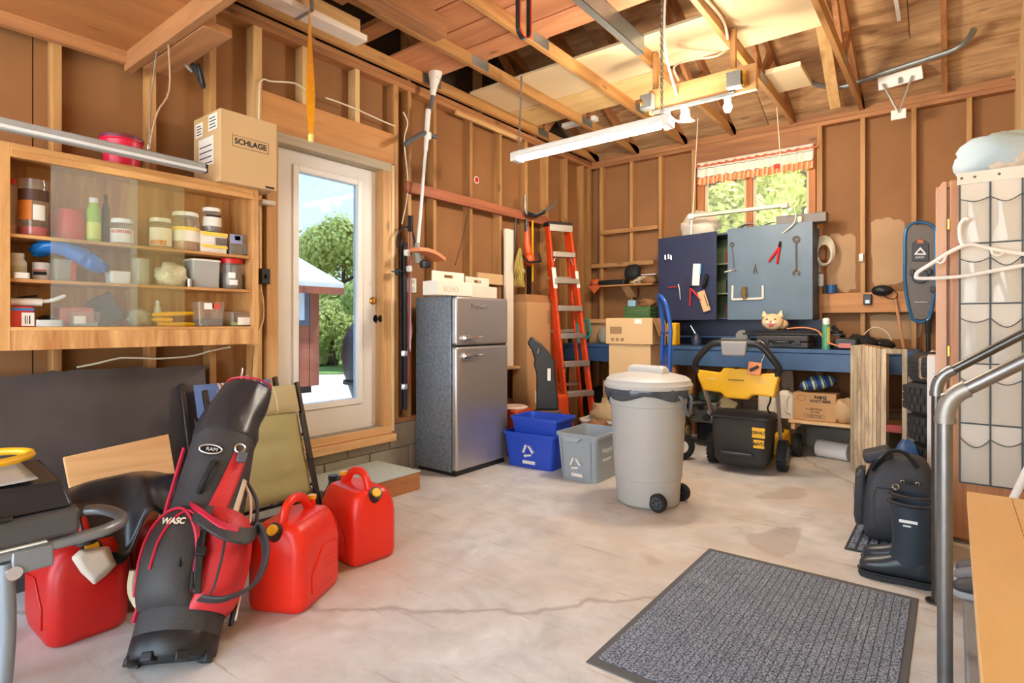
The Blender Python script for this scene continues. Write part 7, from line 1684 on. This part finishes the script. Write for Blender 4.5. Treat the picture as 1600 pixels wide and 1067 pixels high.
for k, (x, y, z, r) in enumerate(((.0, -.16, .40, .03), (.09, -.15, .36, .025), (-.1, -.15, .34, .035), (.05, -.15, .30, .03))): MB().tube([(x, y-.02, z), (x, y+.03, z)], r, 12).build('engine_fitting', (BLACKM, STEEL, plain('brass_dull', S(150,110,60), .4, .7), BLACK)[k], tl, smooth=True)
for s in (-1, 1):
    w_ = MB().tube([(s*.15, -.10, .14), (s*.25, -.10, .14)], .14, 26).build('tire', plain('tire_brown', S(96,72,56), .85, var=.15), tl, bevel=.03, seg=3); MB().tube([(s*.14, -.10, .14), (s*.26, -.10, .14)], .06, 18).build('rim', GRY, w_, smooth=True)
MB().prism([(.10, -.10, .38), (.27, -.06, .34), (.28, .0, .40), (.12, .05, .46)], (0, .10, .03)).build('tine_cover', GRY, tl, bevel=.01)
MB().cbox((.03, .02, .15), (.2, .2, .18)).build('gear_case', BLACKM, tl, bevel=.02)
# ================================================================ lawn mower
RW = V(-1.115, 5.02, 0); LW_ = V(-1.63, 5.0, 0)
mo = (RW+LW_)/2; ang = math.atan2(RW.y-LW_.y, RW.x-LW_.x)
mw = thing('lawn_mower', 'yellow and black push mower with grass bag before the bench', 'lawn mower', mo, ang)
DK2 = plain('mower_black', S(44,44,44), .5, var=.08); TUBEG = plain('mower_tube', S(160,150,144), .4, .5)
hw = .275
for s in (-1, 1):
    for (y, r) in ((0, .125), (.66, .10)):
        x = s*(hw-.0); w_ = MB().tube([(x-.032, y, r), (x+.032, y, r)], r, 30).build('wheel', RUBBER, mw, bevel=.012)
        MB().tube([(x-.036, y, r), (x+.036, y, r)], r*.62, 20).build('hub', plain('hub_dark', S(60,60,62), .5), w_, smooth=True)
        if y == 0:
            for k in range(22):
                a = 2*PI*k/22; MB().cbox((x, y+math.cos(a)*r*.985, r+math.sin(a)*r*.985), (.066, .014, .010), rx=a+PI/2).build('tread_block', RUBBER, w_)
MB().loft([[V(x, y, .10) for x, y in ((-.24, .08), (.24, .08), (.24, .66), (.14, .76), (-.14, .76), (-.24, .66))], [V(x, y, .24) for x, y in ((-.22, .08), (.22, .08), (.22, .65), (.13, .74), (-.13, .74), (-.22, .65))]]).build('deck', YEL, mw, bevel=.02, seg=3)
MB().loft([ring(.30, .36, .06, .24, 0, .34), ring(.28, .34, .06, .33, 0, .34), ring(.2, .26, .05, .38, 0, .34)]).build('motor_cover', DK2, mw, smooth=True)
MB().cbox((.0, .30, .40), (.16, .2, .05)).build('battery_door', YEL, mw, bevel=.012)
# grass bag
BAGM = plain('bag_grey_black', S(50,48,46), .75, var=.12, scale=6, bump=.12, bscale=150)
R = []
for (z, w, y0, y1) in ((.06, .36, -.26, .03), (.10, .40, -.29, .05), (.25, .42, -.31, .06), (.38, .44, -.30, .07), (.44, .45, -.28, .08)):
    R.append([V(x, (y0+y1)/2+yy, z) for x, yy in rrect(w, y1-y0, .06, 4)])
gb_ = MB().loft(R).build('grass_bag', BAGM, mw, smooth=True, ang=60)
MB().loft([ring(.48, .38, .05, .441, 0, -.10), ring(.47, .37, .05, .455, 0, -.10), ring(.42, .31, .05, .47, 0, -.09)]).build('bag_lid', DK2, gb_, smooth=True)
MB().tube(smoothpath([(-.12, -.30, .16), (-.10, -.325, .165), (.08, -.325, .165), (.10, -.30, .16)]), .014, 8).build('bag_grip', plain('grip_blue_black', S(52,54,66), .5), gb_, smooth=True)
MB().box((.105, -.3085, .305), (.20, -.3065, .385)).build('maker_patch', YEL, gb_); MB().box((.115, -.3095, .225), (.195, -.3075, .29)).build('model_patch', YEL, gb_)
text('DEWALT', INK, gb_, V(.1525, -.309, .345), .034, (PI/2, 0, 0), bold=.001, sx=.72); text('AWD', INK, gb_, V(.155, -.310, .258), .036, (PI/2, 0, 0), bold=.001)
# handle
for s in (-1, 1):
    MB().beam((s*.245, .10, .16), (s*.285, -.30, .72), .045, .024, (1, 0, 0)).build('handle_tube', TUBEG, mw, bevel=.006)
    MB().cbox((s*.262, -.07, .42), (.035, .035, .05), rx=.6).build('tube_joint', BLACK, mw, bevel=.006)
    MB().tube([(s*.27, .07, .20), (s*.30, .05, .20)], .03, 14).build('pivot_knob', BLACK, mw, smooth=True)
cs = MB()
cs.loft([[V(x, -.30-.0, z) for (x, z) in ((-.32, .82), (-.30, .74), (-.26, .65), (-.12, .64), (-.08, .60), (.08, .60), (.12, .64), (.28, .63), (.30, .74), (.32, .82), (.12, .80), (.10, .84), (-.10, .84), (-.12, .80))],
         [V(x, -.37, z) for (x, z) in ((-.32, .83), (-.30, .75), (-.26, .66), (-.12, .65), (-.08, .61), (.08, .61), (.12, .65), (.28, .64), (.30, .75), (.32, .83), (.12, .81), (.10, .85), (-.10, .85), (-.12, .81))]])
con = cs.build('console', YEL, mw, bevel=.012, seg=3)
for s in (-1, 1): MB().box((s*.19-.035, -.373, .748), (s*.19+.035, -.369, .762)).build('console_slot', plain('slot_pale', S(226,190,100), .5), con)
MB().box((-.06, -.3745, .752), (.06, -.3705, .762)).build('console_print', plain('slot_dark', S(150,110,20), .5), con)
MB().ball((0, -.34, .84), (.05, .03, .018), 14, 8).build('dial', BLACK, con, smooth=True)
MB().tube(smoothpath([(-.30, -.345, .80), (-.325, -.36, .86), (-.29, -.38, .93), (-.19, -.40, 1.03), (-.11, -.41, 1.05), (0, -.412, 1.052), (.11, -.41, 1.05), (.19, -.40, 1.03), (.27, -.38, .93), (.31, -.36, .86), (.29, -.345, .80)], 5), .026, 12).build('grip_bar', BLACK, mw, smooth=True)
MB().loft([[V(-.09, -.45, .95), V(.09, -.45, .95), V(.07, -.38, .95), V(-.07, -.38, .95)], [V(-.10, -.45, 1.06), V(.10, -.45, 1.06), V(.10, -.37, 1.075), V(-.10, -.37, 1.075)]]).build('control_box', plain('control_grey', S(140,136,132), .5), mw, bevel=.012, seg=3)
MB().tube(smoothpath([(.24, -.33, .74), (.22, -.2, .6), (.18, -.1, .5), (.24, .05, .38), (.26, .1, .3)]), .007, 8).build('cable', BLACK, mw, smooth=True)
sb2 = MB().cbox((.14, -.385, .855), (.10, .012, .10), ry=.12).build('safety_tag', plain('tag_orange', S(226,140,80), .5), mw, bevel=.008); MB().cbox((.14, -.393, .855), (.075, .003, .025), ry=-.5).build('tag_print', INK, sb2)
MB().box((-.16, .15, .12), (-.02, .2, .62)).build('divider', DK2, mw) if False else None
# board offcuts and small boxes standing behind the mower
one(MB().prism([V(-1.42, 5.80, 0), V(-1.30, 5.80, 0), V(-1.30, 5.84, .78), V(-1.42, 5.84, .78)], (0, .035, 0)), 'board_offcut', 'upright orange-brown board offcut behind the mower console', 'board', RAFT['z'], bevel=.003)
one(MB().prism([V(-1.27, 5.80, 0), V(-1.14, 5.80, 0), V(-1.20, 5.86, .76), V(-1.30, 5.86, .76)], (0, .03, 0)), 'board_offcut', 'grey weathered board leaning behind the mower', 'board', plain('weathered', S(160,142,122), .8, var=.1), bevel=.003)
# clutter between ladder and trash can
wt = thing('white_tote', 'white storage tote with dark bucket on it beneath the bench', 'tote', V(-2.62, 4.86, 0), .1); open_bin(.42, .34, .30).build('tote', WPLAST, wt, smooth=True, ang=40)
crumple('burlap_sack', 'heap of tan sacking in the white tote', 'sack', V(-2.62, 4.86, .22), (.17, .13, .14), plain('sacking', S(170,142,100), .85, var=.15, bump=.5, bscale=25), 61)
dbk = thing('dark_bucket', 'dark bucket of scrap standing before the white tote', 'bucket', V(-2.50, 4.45, 0)); MB().lathe([(.001, 0), (.10, 0), (.125, .26), (.13, .26), (.13, .275), (.118, .275), (.095, .01)], 24).build('bucket', BLACK, dbk, smooth=True)
crumple('x', None, None, (0, 0, .2), (.105, .105, .09), plain('scrap_brown', S(130,92,58), .8, var=.25, scale=25, bump=.7, bscale=30), 62).parent = dbk; dbk.children[-1].name = 'contents'
one(MB().box((-2.38, 4.5, 0), (-2.2, 4.75, .22)), 'wooden_crate', 'low wooden crate behind the grey recycling box', 'crate', RAFT['x'], bevel=.005)
one(MB().box((-3.36, 5.66, 0), (-2.75, 6.08, .46)), 'dark_chest', 'black storage chest under the bench in the corner', 'chest', BLACK, bevel=.02)
one(MB().box((-2.86, 5.22, 0), (-2.77, 5.34, .62)), 'wood_offcut', 'short upright timber offcut between the ladder rails', 'timber', STUD['z'], bevel=.003)
# ================================================================ house side: stairs, closet, boots, mats
# big mat
mt = thing('floor_mat', 'large grey ribbed floor mat with dark border in the foreground', 'mat', (-.575, 2.40, 0))
def mat_carpet():
    m, t, b = _nt('mat_pile'); tc = t.nodes.new('ShaderNodeTexCoord'); n1 = t.nodes.new('ShaderNodeTexNoise'); n1.inputs['Scale'].default_value = 130; n1.inputs['Detail'].default_value = 2
    n2 = t.nodes.new('ShaderNodeTexNoise'); n2.inputs['Scale'].default_value = 7; n2.inputs['Detail'].default_value = 4
    t.links.new(tc.outputs['Object'], n1.inputs['Vector']); t.links.new(tc.outputs['Object'], n2.inputs['Vector'])
    r = t.nodes.new('ShaderNodeValToRGB'); e = r.color_ramp.elements; e[0].position = .36; e[0].color = S(62,70,82); e[1].position = .64; e[1].color = S(168,178,194); t.links.new(n1.outputs[0], r.inputs[0])
    mx = t.nodes.new('ShaderNodeMix'); mx.data_type = 'RGBA'; mx.blend_type = 'MULTIPLY'; mx.inputs[0].default_value = .5
    r2 = t.nodes.new('ShaderNodeValToRGB'); r2.color_ramp.elements[0].position = .35; r2.color_ramp.elements[0].color = (.6, .62, .66, 1); r2.color_ramp.elements[1].position = .7; t.links.new(n2.outputs[0], r2.inputs[0])
    t.links.new(r.outputs[0], mx.inputs[6]); t.links.new(r2.outputs[0], mx.inputs[7]); t.links.new(mx.outputs[2], b.inputs['Base Color']); b.inputs['Roughness'].default_value = .95
    bp = t.nodes.new('ShaderNodeBump'); bp.inputs['Strength'].default_value = .6; bp.inputs['Distance'].default_value = .004; t.links.new(n1.outputs[0], bp.inputs['Height']); t.links.new(bp.outputs[0], b.inputs['Normal'])
    return m
PILE = mat_carpet()
MB().box((-.455, -.645, 0.0005), (.455, .645, .005)).build('rubber_border', plain('mat_rubber', S(92,92,92), .8, var=.1), mt, bevel=.002)
for i in range(29):          # woven ribs
    x = -.415+.83*i/28; MB().box((x-.0142, -.605, .0052), (x+.0142, .605, .0088)).build('rib', PILE, mt, bevel=.003)
m2 = thing('small_mat', 'small dark studded mat under the black bag', 'mat', (-.26, 3.84, 0)); 
MB().box((-.20, -.36, .0005), (.20, .36, .008)).build('base', plain('stud_mat', S(58,58,60), .85), m2, bevel=.002)
for i in range(9):
    for j in range(16):
        if j < 9 or i < 4: MB().box((-.185+i*.044, -.345+j*.044, .0082), (-.155+i*.044, -.315+j*.044, .0125)).build('stud', PILE, m2)
# concrete step and table
one(MB().box((.03, 1.35, 0), (XR-.002, 3.02, .18)), 'house_step', 'low grey painted concrete step at the house door', 'step', plain('step_grey', S(138,140,142), .6, var=.08, bump=.1, bscale=60), bevel=.006)
tb2 = thing('pine_table', 'honey pine table top in the near corner of the room', 'table', (.208, 1.1, 0), 0)
TBW = wood('table_pine', S(222,172,102), S(238,196,130), 'y', rough=.4, scale=5, stretch=9, knots=False, rnd=.01)
for i in range(4): MB().box((-.18+i*.0905, -1.25, .715), (-.18+(i+1)*.0905-.0006, .86, .75)).build('top_plank', TBW, tb2, bevel=.0015)
MB().box((-.15, -1.2, .64), (.15, .82, .714)).build('apron', TBW, tb2)
for (x, y) in ((.13, .78), (.13, -1.18), (-.13, .78), (-.13, -1.18)): MB().box((x-.02, y-.02, .002 if y < 0 else .182), (x+.02, y+.02, .64)).build('leg', TBW, tb2)
# handrails
PIPE_ = plain('grey_pipe', S(138,136,132), .34, .75, var=.12, scale=16)
def handrail(lab, base, ztop, r, m, adj):
    t = thing('stair_handrail', lab, 'handrail', base, group='pipe handrails'); top = V(0, 0, ztop); d = V(.40-base.x-.01, 0, (.40-base.x-.01)*.70)
    MB().tube([V(0, 0, 0), top-V(0, 0, .03)], r, 16).build('post', m, t, smooth=True)
    MB().tube([top, top+d], r, 16).build('rail', m, t, smooth=True)
    el_ = []
    for k in range(7):
        u = k/6; p0, p1, p2 = top-V(0, 0, .06), top+V(0, 0, .012), top+d.normalized()*.07; el_.append(p0*(1-u)**2+p1*2*u*(1-u)+p2*u*u)
    MB().tube(el_, r*1.28, 16).build('elbow', adj, t, smooth=True)
    MB().lathe([(r*1.4, -.075), (r*1.4, -.055)], 16, top).build('collar', adj, t, smooth=True)
    MB().lathe([(r*2.2, 0.0005), (r*2.2, .008)], 20).build('floor_flange', m, t, smooth=True)
handrail('dark pipe handrail, farther of the two at the stair', V(-.058, 3.06, 0), .965, .0185, STEELBLK, PIPE_)
handrail('grey pipe handrail, nearer of the two at the stair', V(-.022, 2.31, 0), .955, .021, PIPE_, plain('cast_elbow', S(158,152,142), .45, .6, var=.1, scale=30))
# closet
cl2 = thing('tall_closet', 'tall wood-grain closet with open door against the house wall', 'closet', (.15, 4.2, 0)); O = cl2.location.copy()
CZ = 1.99
wpart(MB().box((-.079, 4.0, .001), (-.05, 4.42, CZ-.02)), 'side_panel', PANEL, cl2, O, bevel=.003)
wpart(MB().box((-.05, 4.02, .001), (XR-.003, 4.42, CZ-.03)), 'body', PANEL, cl2, O)
wpart(MB().prism([V(-.079, 3.975, .001), V(-.03, 3.975, .001), V(-.03, 3.975, CZ), V(-.05, 3.975, CZ), V(-.079, 3.975, CZ-.06)], (0, .024, 0)), 'stile', wood('closet_edge', S(206,160,130), S(222,180,150), 'z', knots=False, rnd=.01), cl2, O, bevel=.002)
dcl = wpart(MB().box((-.015, 3.96, .03), (XR-.006, 3.98, CZ)), 'door', PANEL, cl2, O, bevel=.003)
for z in (.3, 1.05, 1.75): wpart(MB().cbox((-.022, 3.967, z), (.012, .012, .06)), 'hinge', BRASS, dcl, O, bevel=.002)
wpart(MB().box((-.05, 4.0, CZ-.03), (XR-.003, 4.42, CZ)), 'top', PANEL, cl2, O)
# shoe organiser
so = thing('shoe_organiser', 'grey shoe organiser with clear pockets hanging on the closet door', 'organiser', (.155, 3.95, .34)); O = so.location.copy()
GF = plain('organiser_cloth', S(226,220,208), .8, var=.04); BIND = plain('binding', S(86,92,94), .8)
SX = (.026, .154, .282, .385); ztop = 2.02; rows = 5; zb = .34; rh = (1.955-zb)/rows
wpart(MB().box((SX[0], 3.948, zb), (SX[-1], 3.952, 1.955)), 'backing', GF, so, O)
wpart(MB().box((SX[0]-.01, 3.944, 1.955), (SX[-1], 3.956, ztop)), 'header', plain('header_white', S(232,226,214), .7), so, O, bevel=.003)
for x in (.035, .09, .19, .30): wpart(MB().lathe([(.007, -.002), (.007, .002)], 10, (x, 3.9435, ztop-.03), axis='y'), 'grommet', plain('grommet', S(110,86,70), .5), so, O)
CLP = glassy('pocket_film', (.97, .97, .96, 1), body=.22, bodycol=S(226,224,216), rough=.08)
for r_ in range(rows):
    z0 = zb+r_*rh
    for c in range(3):
        x0, x1 = SX[c], SX[c+1]; rnd = random.Random(r_*7+c); dip = rnd.uniform(.02, .05); zt_ = z0+rh*.74
        def pf(i, j, x0=x0, x1=x1, z0=z0, zt_=zt_, dip=dip, r_=r_, c=c):
            z = z0+.006+(zt_-z0-dip*math.sin(PI*i))*j; return V(x0+(x1-x0)*i, 3.946-(.03*(.35+.65*j))*math.sin(PI*i)**.6*(1-.15*math.sin(9*i+5*j+r_+c)), z)
        m_ = MB(); m_.grid(pf, 8, 8); pk2 = wpart(m_, 'pocket', CLP, so, O, smooth=True)
        wpart(MB().tube([pf(i/8, 1) for i in range(9)], .0028, 5), 'pocket_edge', BIND, pk2, O)
    wpart(MB().box((SX[0], 3.942, z0-.004), (SX[-1], 3.947, z0+.004)), 'seam_binding', BIND, so, O)
for x in SX[:3]: wpart(MB().box((x-.004, 3.940, zb), (x+.004, 3.947, 1.955)), 'seam_binding', BIND, so, O)
# bedding on the closet
bd_ = thing('blue_bedding', 'rolled pale blue quilt lying on top of the closet', 'bedding', (.17, 4.15, CZ+.001)); QB = plain('quilt_blue', S(176,196,206), .85, var=.06, bump=.25, bscale=16); 

o = crumple('x', None, None, (.03, .0, .0), (.20, .2, .15), QB, 81, amp=.16, nu=28, nv=18); o.name = 'quilt'; o.parent = bd_
o = crumple('x', None, None, (.06, -.09, .005), (.14, .10, .10), plain('floral', S(206,196,180), .85, var=.25, scale=30, bump=.3, bscale=30), 82, amp=.15, nu=22, nv=14); o.name = 'floral_fold'; o.parent = bd_
# clothes hanger
hy = 3.88; hg2 = thing('clothes_hanger', 'white plastic clothes hanger hooked on the shoe organiser', 'hanger', bw(1503, 400, hy)); O = hg2.location.copy(); HW_ = plain('hanger_white', S(240,236,230), .35)
wpart(MB().tube(smoothpath([bw(1514, 344, hy), bw(1508, 342, hy), bw(1500, 352, hy), bw(1500, 372, hy), bw(1504, 384, hy)], 6), .009, 10), 'hook', HW_, hg2, O, smooth=True)
wpart(MB().tube(smoothpath([bw(1504, 384, hy), bw(1480, 396, hy), bw(1455, 412, hy), bw(1436, 424, hy), bw(1432, 430, hy), bw(1438, 435, hy), bw(1500, 432, hy), bw(1560, 422, hy), bw(1620, 410, hy), bw(1628, 404, hy), bw(1620, 400, hy), bw(1560, 391, hy), bw(1520, 382, hy), bw(1504, 384, hy)], 5), .010, 10), 'shoulder_bar', HW_, hg2, O, smooth=True)
for (a, b_, c, d) in (((1462, 409), (1470, 411), (1476, 405), (1478, 398)), ((1549, 390), (1551, 397), (1560, 399), (1568, 395))): wpart(MB().tube(smoothpath([bw(*q, hy-.004) for q in (a, b_, c, d)], 4), .006, 8), 'notch', HW_, hg2, O, smooth=True)
# red and white pole
one(MB().tube([V(.19, 3.40, .35), V(.33, 3.50, .72)], .016, 12), 'white_pole', 'white pole with red sleeve leaning by the closet, upper white part', 'pole', WHITE, smooth=True)
one(MB().tube([V(.10, 3.345, .10), V(.187, 3.398, .345)], .022, 12), 'red_sleeve', 'red sleeve at the lower end of the white pole', 'sleeve', plain('sleeve_red', S(206,40,60), .4), smooth=True)
# tires
TIRE = plain('tire_black', S(48,48,48), .75, var=.12, scale=20)
def tire(name, lab, c, R, w, tread):
    t = thing(name, lab, 'tire', c, group='stacked car tires'); h = w
    MB().lathe([(R*.60, .012), (R*.66, .0), (R*.88, .0), (R*.97, .02), (R, .05), (R, h-.05), (R*.97, h-.02), (R*.88, h), (R*.66, h), (R*.60, h-.012), (R*.60, .012)], 44, cap=False).build('casing', TIRE, t, smooth=True)
    if tread:
        n = 40
        for row in range(3):
            for k in range(n):
                a = 2*PI*(k+.5*(row % 2))/n
                if math.cos(a-math.radians(215)) < .0: continue
                b_ = MB().cbox((R*math.cos(a)*1.004, R*math.sin(a)*1.004, .045+row*(h-.09)/2), (.014, R*2*PI/n*.78, (h-.08)/3.2), rz=a, rx=0).build('tread_block', TIRE, t)
    else:
        for zz in (.06, .085, .115, .14): MB().tube([V(R*1.002*math.cos(2*PI*k/40), R*1.002*math.sin(2*PI*k/40), zz) for k in range(40)], .005, 5, closed=True).build('rib', TIRE, t)
tcx, tcy = .055, 4.80
for k, (lab, tr_) in enumerate((('car tire at the bottom of the stack', True), ('car tire, second from the floor in the stack', True), ('chunky-tread tire, third from the floor in the stack', True), ('chunky-tread tire just under the top one', True), ('smooth worn tire on top of the stack', False))):
    tire('car_tire', lab, V(tcx+(.0, .03, .015, -.012, .012)[k], tcy, .001+k*.2005), .315, .20, tr_)
wpn = thing('white_cupboard', 'slim white drawer front with chrome handle beside the closet', 'drawer', (-.10, 4.30, .25)); MB().box((-.025, -.10, 0), (.017, .10, .76)).build('front', WHITE, wpn, bevel=.004); MB().tube(smoothpath([(-.026, -.06, .62), (-.06, -.06, .63), (-.06, -.06, .74), (-.026, -.06, .75)]), .006, 8).build('handle', CHROME, wpn, smooth=True)
one(MB().box((-.12, 4.22, 0), (-.085, 4.38, .249)), 'drawer_plinth', 'dark plinth under the white drawer front', 'plinth', BLACK)
crumple('plastic_sack', 'large pale plastic sack behind the stacked tires', 'sack', V(-.13, 5.33, .001), (.17, .16, .55), plain('sack_white', S(220,210,194), .35, var=.1, bump=.4, bscale=10), 71, nu=22, nv=20, amp=.18)
crumple('blue_sack', 'dark blue bag on the floor behind the black duffel', 'bag', V(-.235, 4.42, .001), (.10, .10, .26), plain('bag_navy', S(36,74,120), .5, bump=.4, bscale=14), 72, amp=.2)
# wooden panels and frame
OLDW = wood('old_panel', S(142,114,82), S(224,202,168), 'z', rough=.75, scale=22, stretch=9, knots=False, rnd=.2)
for k in range(9):
    x = -.665+.030*k; y0 = 5.36-.045*k; zt_ = 1.035-.004*abs(k-3)
    one(MB().box((x, y0, 0), (x+.024, y0+.14+.045*k*.6, zt_)), 'weathered_plank', ('weathered wooden panel standing on edge, nearest the mower', 'weathered panel standing on edge, second from the mower', 'weathered panel standing on edge, third from the mower', 'weathered panel standing on edge, fourth from the mower', 'weathered panel standing on edge, middle of the row', 'weathered panel standing on edge, sixth from the mower', 'weathered panel standing on edge, seventh from the mower', 'weathered panel standing on edge, eighth from the mower', 'weathered panel standing on edge, next to the open frame')[k], 'panel', OLDW, group='wooden panels standing on edge', bevel=.002)
wf2 = thing('wooden_stretcher', 'open wooden frame with red middle rail at the end of the panels', 'frame', (-.345, 4.93, 0)); 
for x in (-.055, .07): MB().box((x-.015, -.02, 0), (x+.015, .02, 1.02)).build('stile', OLDW, wf2, bevel=.002)
for (z, m) in ((.02, OLDW), (.985, OLDW)): MB().box((-.0395, -.018, z), (.0545, .018, z+.035)).build('rail', m, wf2, bevel=.002)
MB().box((-.0395, -.022, .42), (.0545, .022, .47)).build('red_rail', plain('old_red', S(160,66,62), .7), wf2, bevel=.002)
# black duffel bag
df = thing('black_duffel', 'black travel bag with clip standing on the small mat', 'bag', (-.24, 3.80, .0135), .1)
DF = plain('duffel_black', S(50,51,55), .6, var=.12, scale=10, bump=.25, bscale=22)
R = []
for (z, w, d, cx) in ((0, .30, .24, 0), (.02, .34, .28, 0), (.15, .35, .29, 0), (.30, .33, .26, .0), (.40, .28, .20, .01), (.46, .20, .13, .02), (.47, .10, .06, .02)): R.append(ring(w, d, .06 if w > .15 else .02, z, cx, 0, 5))
rnd = random.Random(12)
for r_ in R[1:-1]:
    for i in range(len(r_)): r_[i] = r_[i]+V(rnd.uniform(-.006, .006), rnd.uniform(-.006, .006), rnd.uniform(-.004, .004))
MB().loft(R).build('body', DF, df, sub=1)
MB().loft([ring(.13, .035, .015, .09, -.04, -.155), ring(.16, .05, .02, .14, -.04, -.155), ring(.16, .05, .02, .26, -.04, -.15), ring(.13, .03, .012, .30, -.04, -.14)]).build('front_pocket', DF, df, smooth=True)
MB().loft([ring(.04, .16, .015, .07, -.185, 0), ring(.055, .19, .02, .12, -.185, 0), ring(.05, .18, .02, .34, -.18, 0), ring(.03, .12, .012, .37, -.17, 0)]).build('side_pocket', DF, df, smooth=True)
MB().tube(smoothpath([(-.12, -.08, .38), (-.09, -.12, .45), (-.03, -.1, .50), (.03, -.1, .49), (.08, -.09, .42)]), .014, 8, flat=.5).build('carry_handle', BLACK, df, smooth=True)
MB().cbox((-.10, 0, .455), (.14, .16, .06), ry=-.35).build('top_flap', DF, df, bevel=.02, seg=3)
MB().tube([V(-.02+.014*math.cos(2*PI*k/12), -.168, .325+.014*math.sin(2*PI*k/12)) for k in range(12)], .003, 5, closed=True).build('ring', CHROME, df, smooth=True); MB().tube([(-.02, -.17, .31), (-.02, -.172, .27)], .007, 8).build('snap_hook', CHROME, df, smooth=True)
for x in (.01, .075): MB().cbox((x, -.152, .35), (.018, .01, .018)).build('clip', CHROME, df, bevel=.003)
MB().cbox((.043, -.150, .35), (.055, .01, .02)).build('buckle', BLACK, df, bevel=.003)
MB().box((-.213, -.04, .2), (-.2115, .03, .27)).build('patch', plain('patch_crimson', S(140,30,50), .6), df)
# rubber boots
BT = plain('boot_black', S(44,48,54), .36, var=.1, scale=12); SOLE = plain('boot_sole', S(34,34,34), .7)
def boot(lab, loc, rz):
    t = thing('rubber_boot', lab, 'boot', loc, rz, group='black rubber boots')
    # toe towards -x
    def sec(x, w, z0, z1, n=20): return [V(x, w*math.cos(2*PI*k/n), (z0+z1)/2+(z1-z0)/2*math.sin(2*PI*k/n)) for k in range(n)]
    foot = MB().loft([sec(-.155, .012, .035, .06), sec(-.148, .032, .024, .078), sec(-.12, .046, .02, .092), sec(-.07, .05, .018, .105), sec(-.02, .046, .018, .125), sec(.03, .044, .018, .16), sec(.08, .044, .018, .16), sec(.115, .04, .02, .14), sec(.13, .022, .03, .11)])
    foot.build('foot', BT, t, sub=1)
    R = []
    for (z, rx, ry, cx) in ((.09, .085, .046, .04), (.14, .078, .049, .05), (.20, .077, .054, .055), (.28, .08, .058, .055), (.35, .083, .062, .05), (.375, .086, .064, .048)): R.append([V(cx+rx*math.cos(2*PI*k/24), ry*math.sin(2*PI*k/24), z) for k in range(24)])
    R += [[V(.048+.078*math.cos(2*PI*k/24), .056*math.sin(2*PI*k/24), .378) for k in range(24)], [V(.05+.074*math.cos(2*PI*k/24), .052*math.sin(2*PI*k/24), .25) for k in range(24)]]
    MB().loft(R).build('shaft', plain('boot_neoprene', S(38,48,58), .6), t, smooth=True)
    MB().tube([V(.048+.087*math.cos(2*PI*k/24), .065*math.sin(2*PI*k/24), .37) for k in range(24)], .006, 6, closed=True).build('collar', BLACK, t, smooth=True)
    out_ = [(-.16, 0), (-.15, .036), (-.11, .052), (-.05, .054), (.02, .046), (.1, .048), (.135, .03), (.14, 0), (.135, -.03), (.1, -.048), (.02, -.046), (-.05, -.054), (-.11, -.052), (-.15, -.036)]
    MB().prism([(x, y, 0) for x, y in out_], (0, 0, .024)).build('sole', SOLE, t, bevel=.004)
    MB().tube([V(x*1.005, y*1.02, .03) for x, y in out_], .004, 6, closed=True).build('welt', SOLE, t, smooth=True)
    MB().cbox((.04, -.0585, .30), (.07, .003, .014)).build('maker_tag', WHITE, t, bevel=.001); MB().cbox((.035, -.0585, .28), (.03, .003, .007)).build('maker_tag', WHITE, t)
    return t
boot('black rubber boot, nearer of the pair by the stair post', V(-.205, 3.205, 0), .04); boot('black rubber boot, farther of the pair', V(-.21, 3.36, 0), -.06)
# shoes on the step
def shoe(lab, loc, rz, m):
    t = thing('sneaker', lab, 'shoe', loc, rz, group='shoes on the house step')
    def sec(x, w, z0, z1, n=16): return [V(x, w*math.cos(2*PI*k/n), (z0+z1)/2+(z1-z0)/2*math.sin(2*PI*k/n)) for k in range(n)]
    MB().loft([sec(-.14, .012, .02, .04), sec(-.13, .034, .016, .055), (sec(-.09, .042, .014, .07)), sec(-.03, .042, .014, .095), sec(.03, .038, .014, .115), sec(.09, .036, .014, .11), sec(.12, .03, .016, .095), sec(.13, .012, .03, .07)]).build('upper', m, t, sub=1)
    MB().prism([(x, y, 0) for x, y in ((-.145, 0), (-.13, .035), (-.08, .046), (.0, .042), (.1, .04), (.133, .02), (.133, -.02), (.1, -.04), (0, -.042), (-.08, -.046), (-.13, -.035))], (0, 0, .024)).build('sole', plain('sole_grey', S(168,170,172), .6), t, bevel=.005)
    for k in range(3): MB().tube([(-.06+.03*k, -.025, .085+.012*k), (-.06+.03*k, .025, .085+.012*k)], .004, 6).build('lace', WHITE, t)
shoe('dark sneaker with grey sole, nearer on the house step', V(.135, 2.74, .1805), .1, plain('sneaker_dark', S(70,68,70), .6)); shoe('grey sneaker, middle on the house step', V(.14, 2.85, .1805), -.05, plain('sneaker_grey', S(120,122,126), .6)); shoe('dark sneaker, farthest on the house step', V(.145, 2.95, .1805), .0, plain('sneaker_charcoal', S(84,84,88), .6))
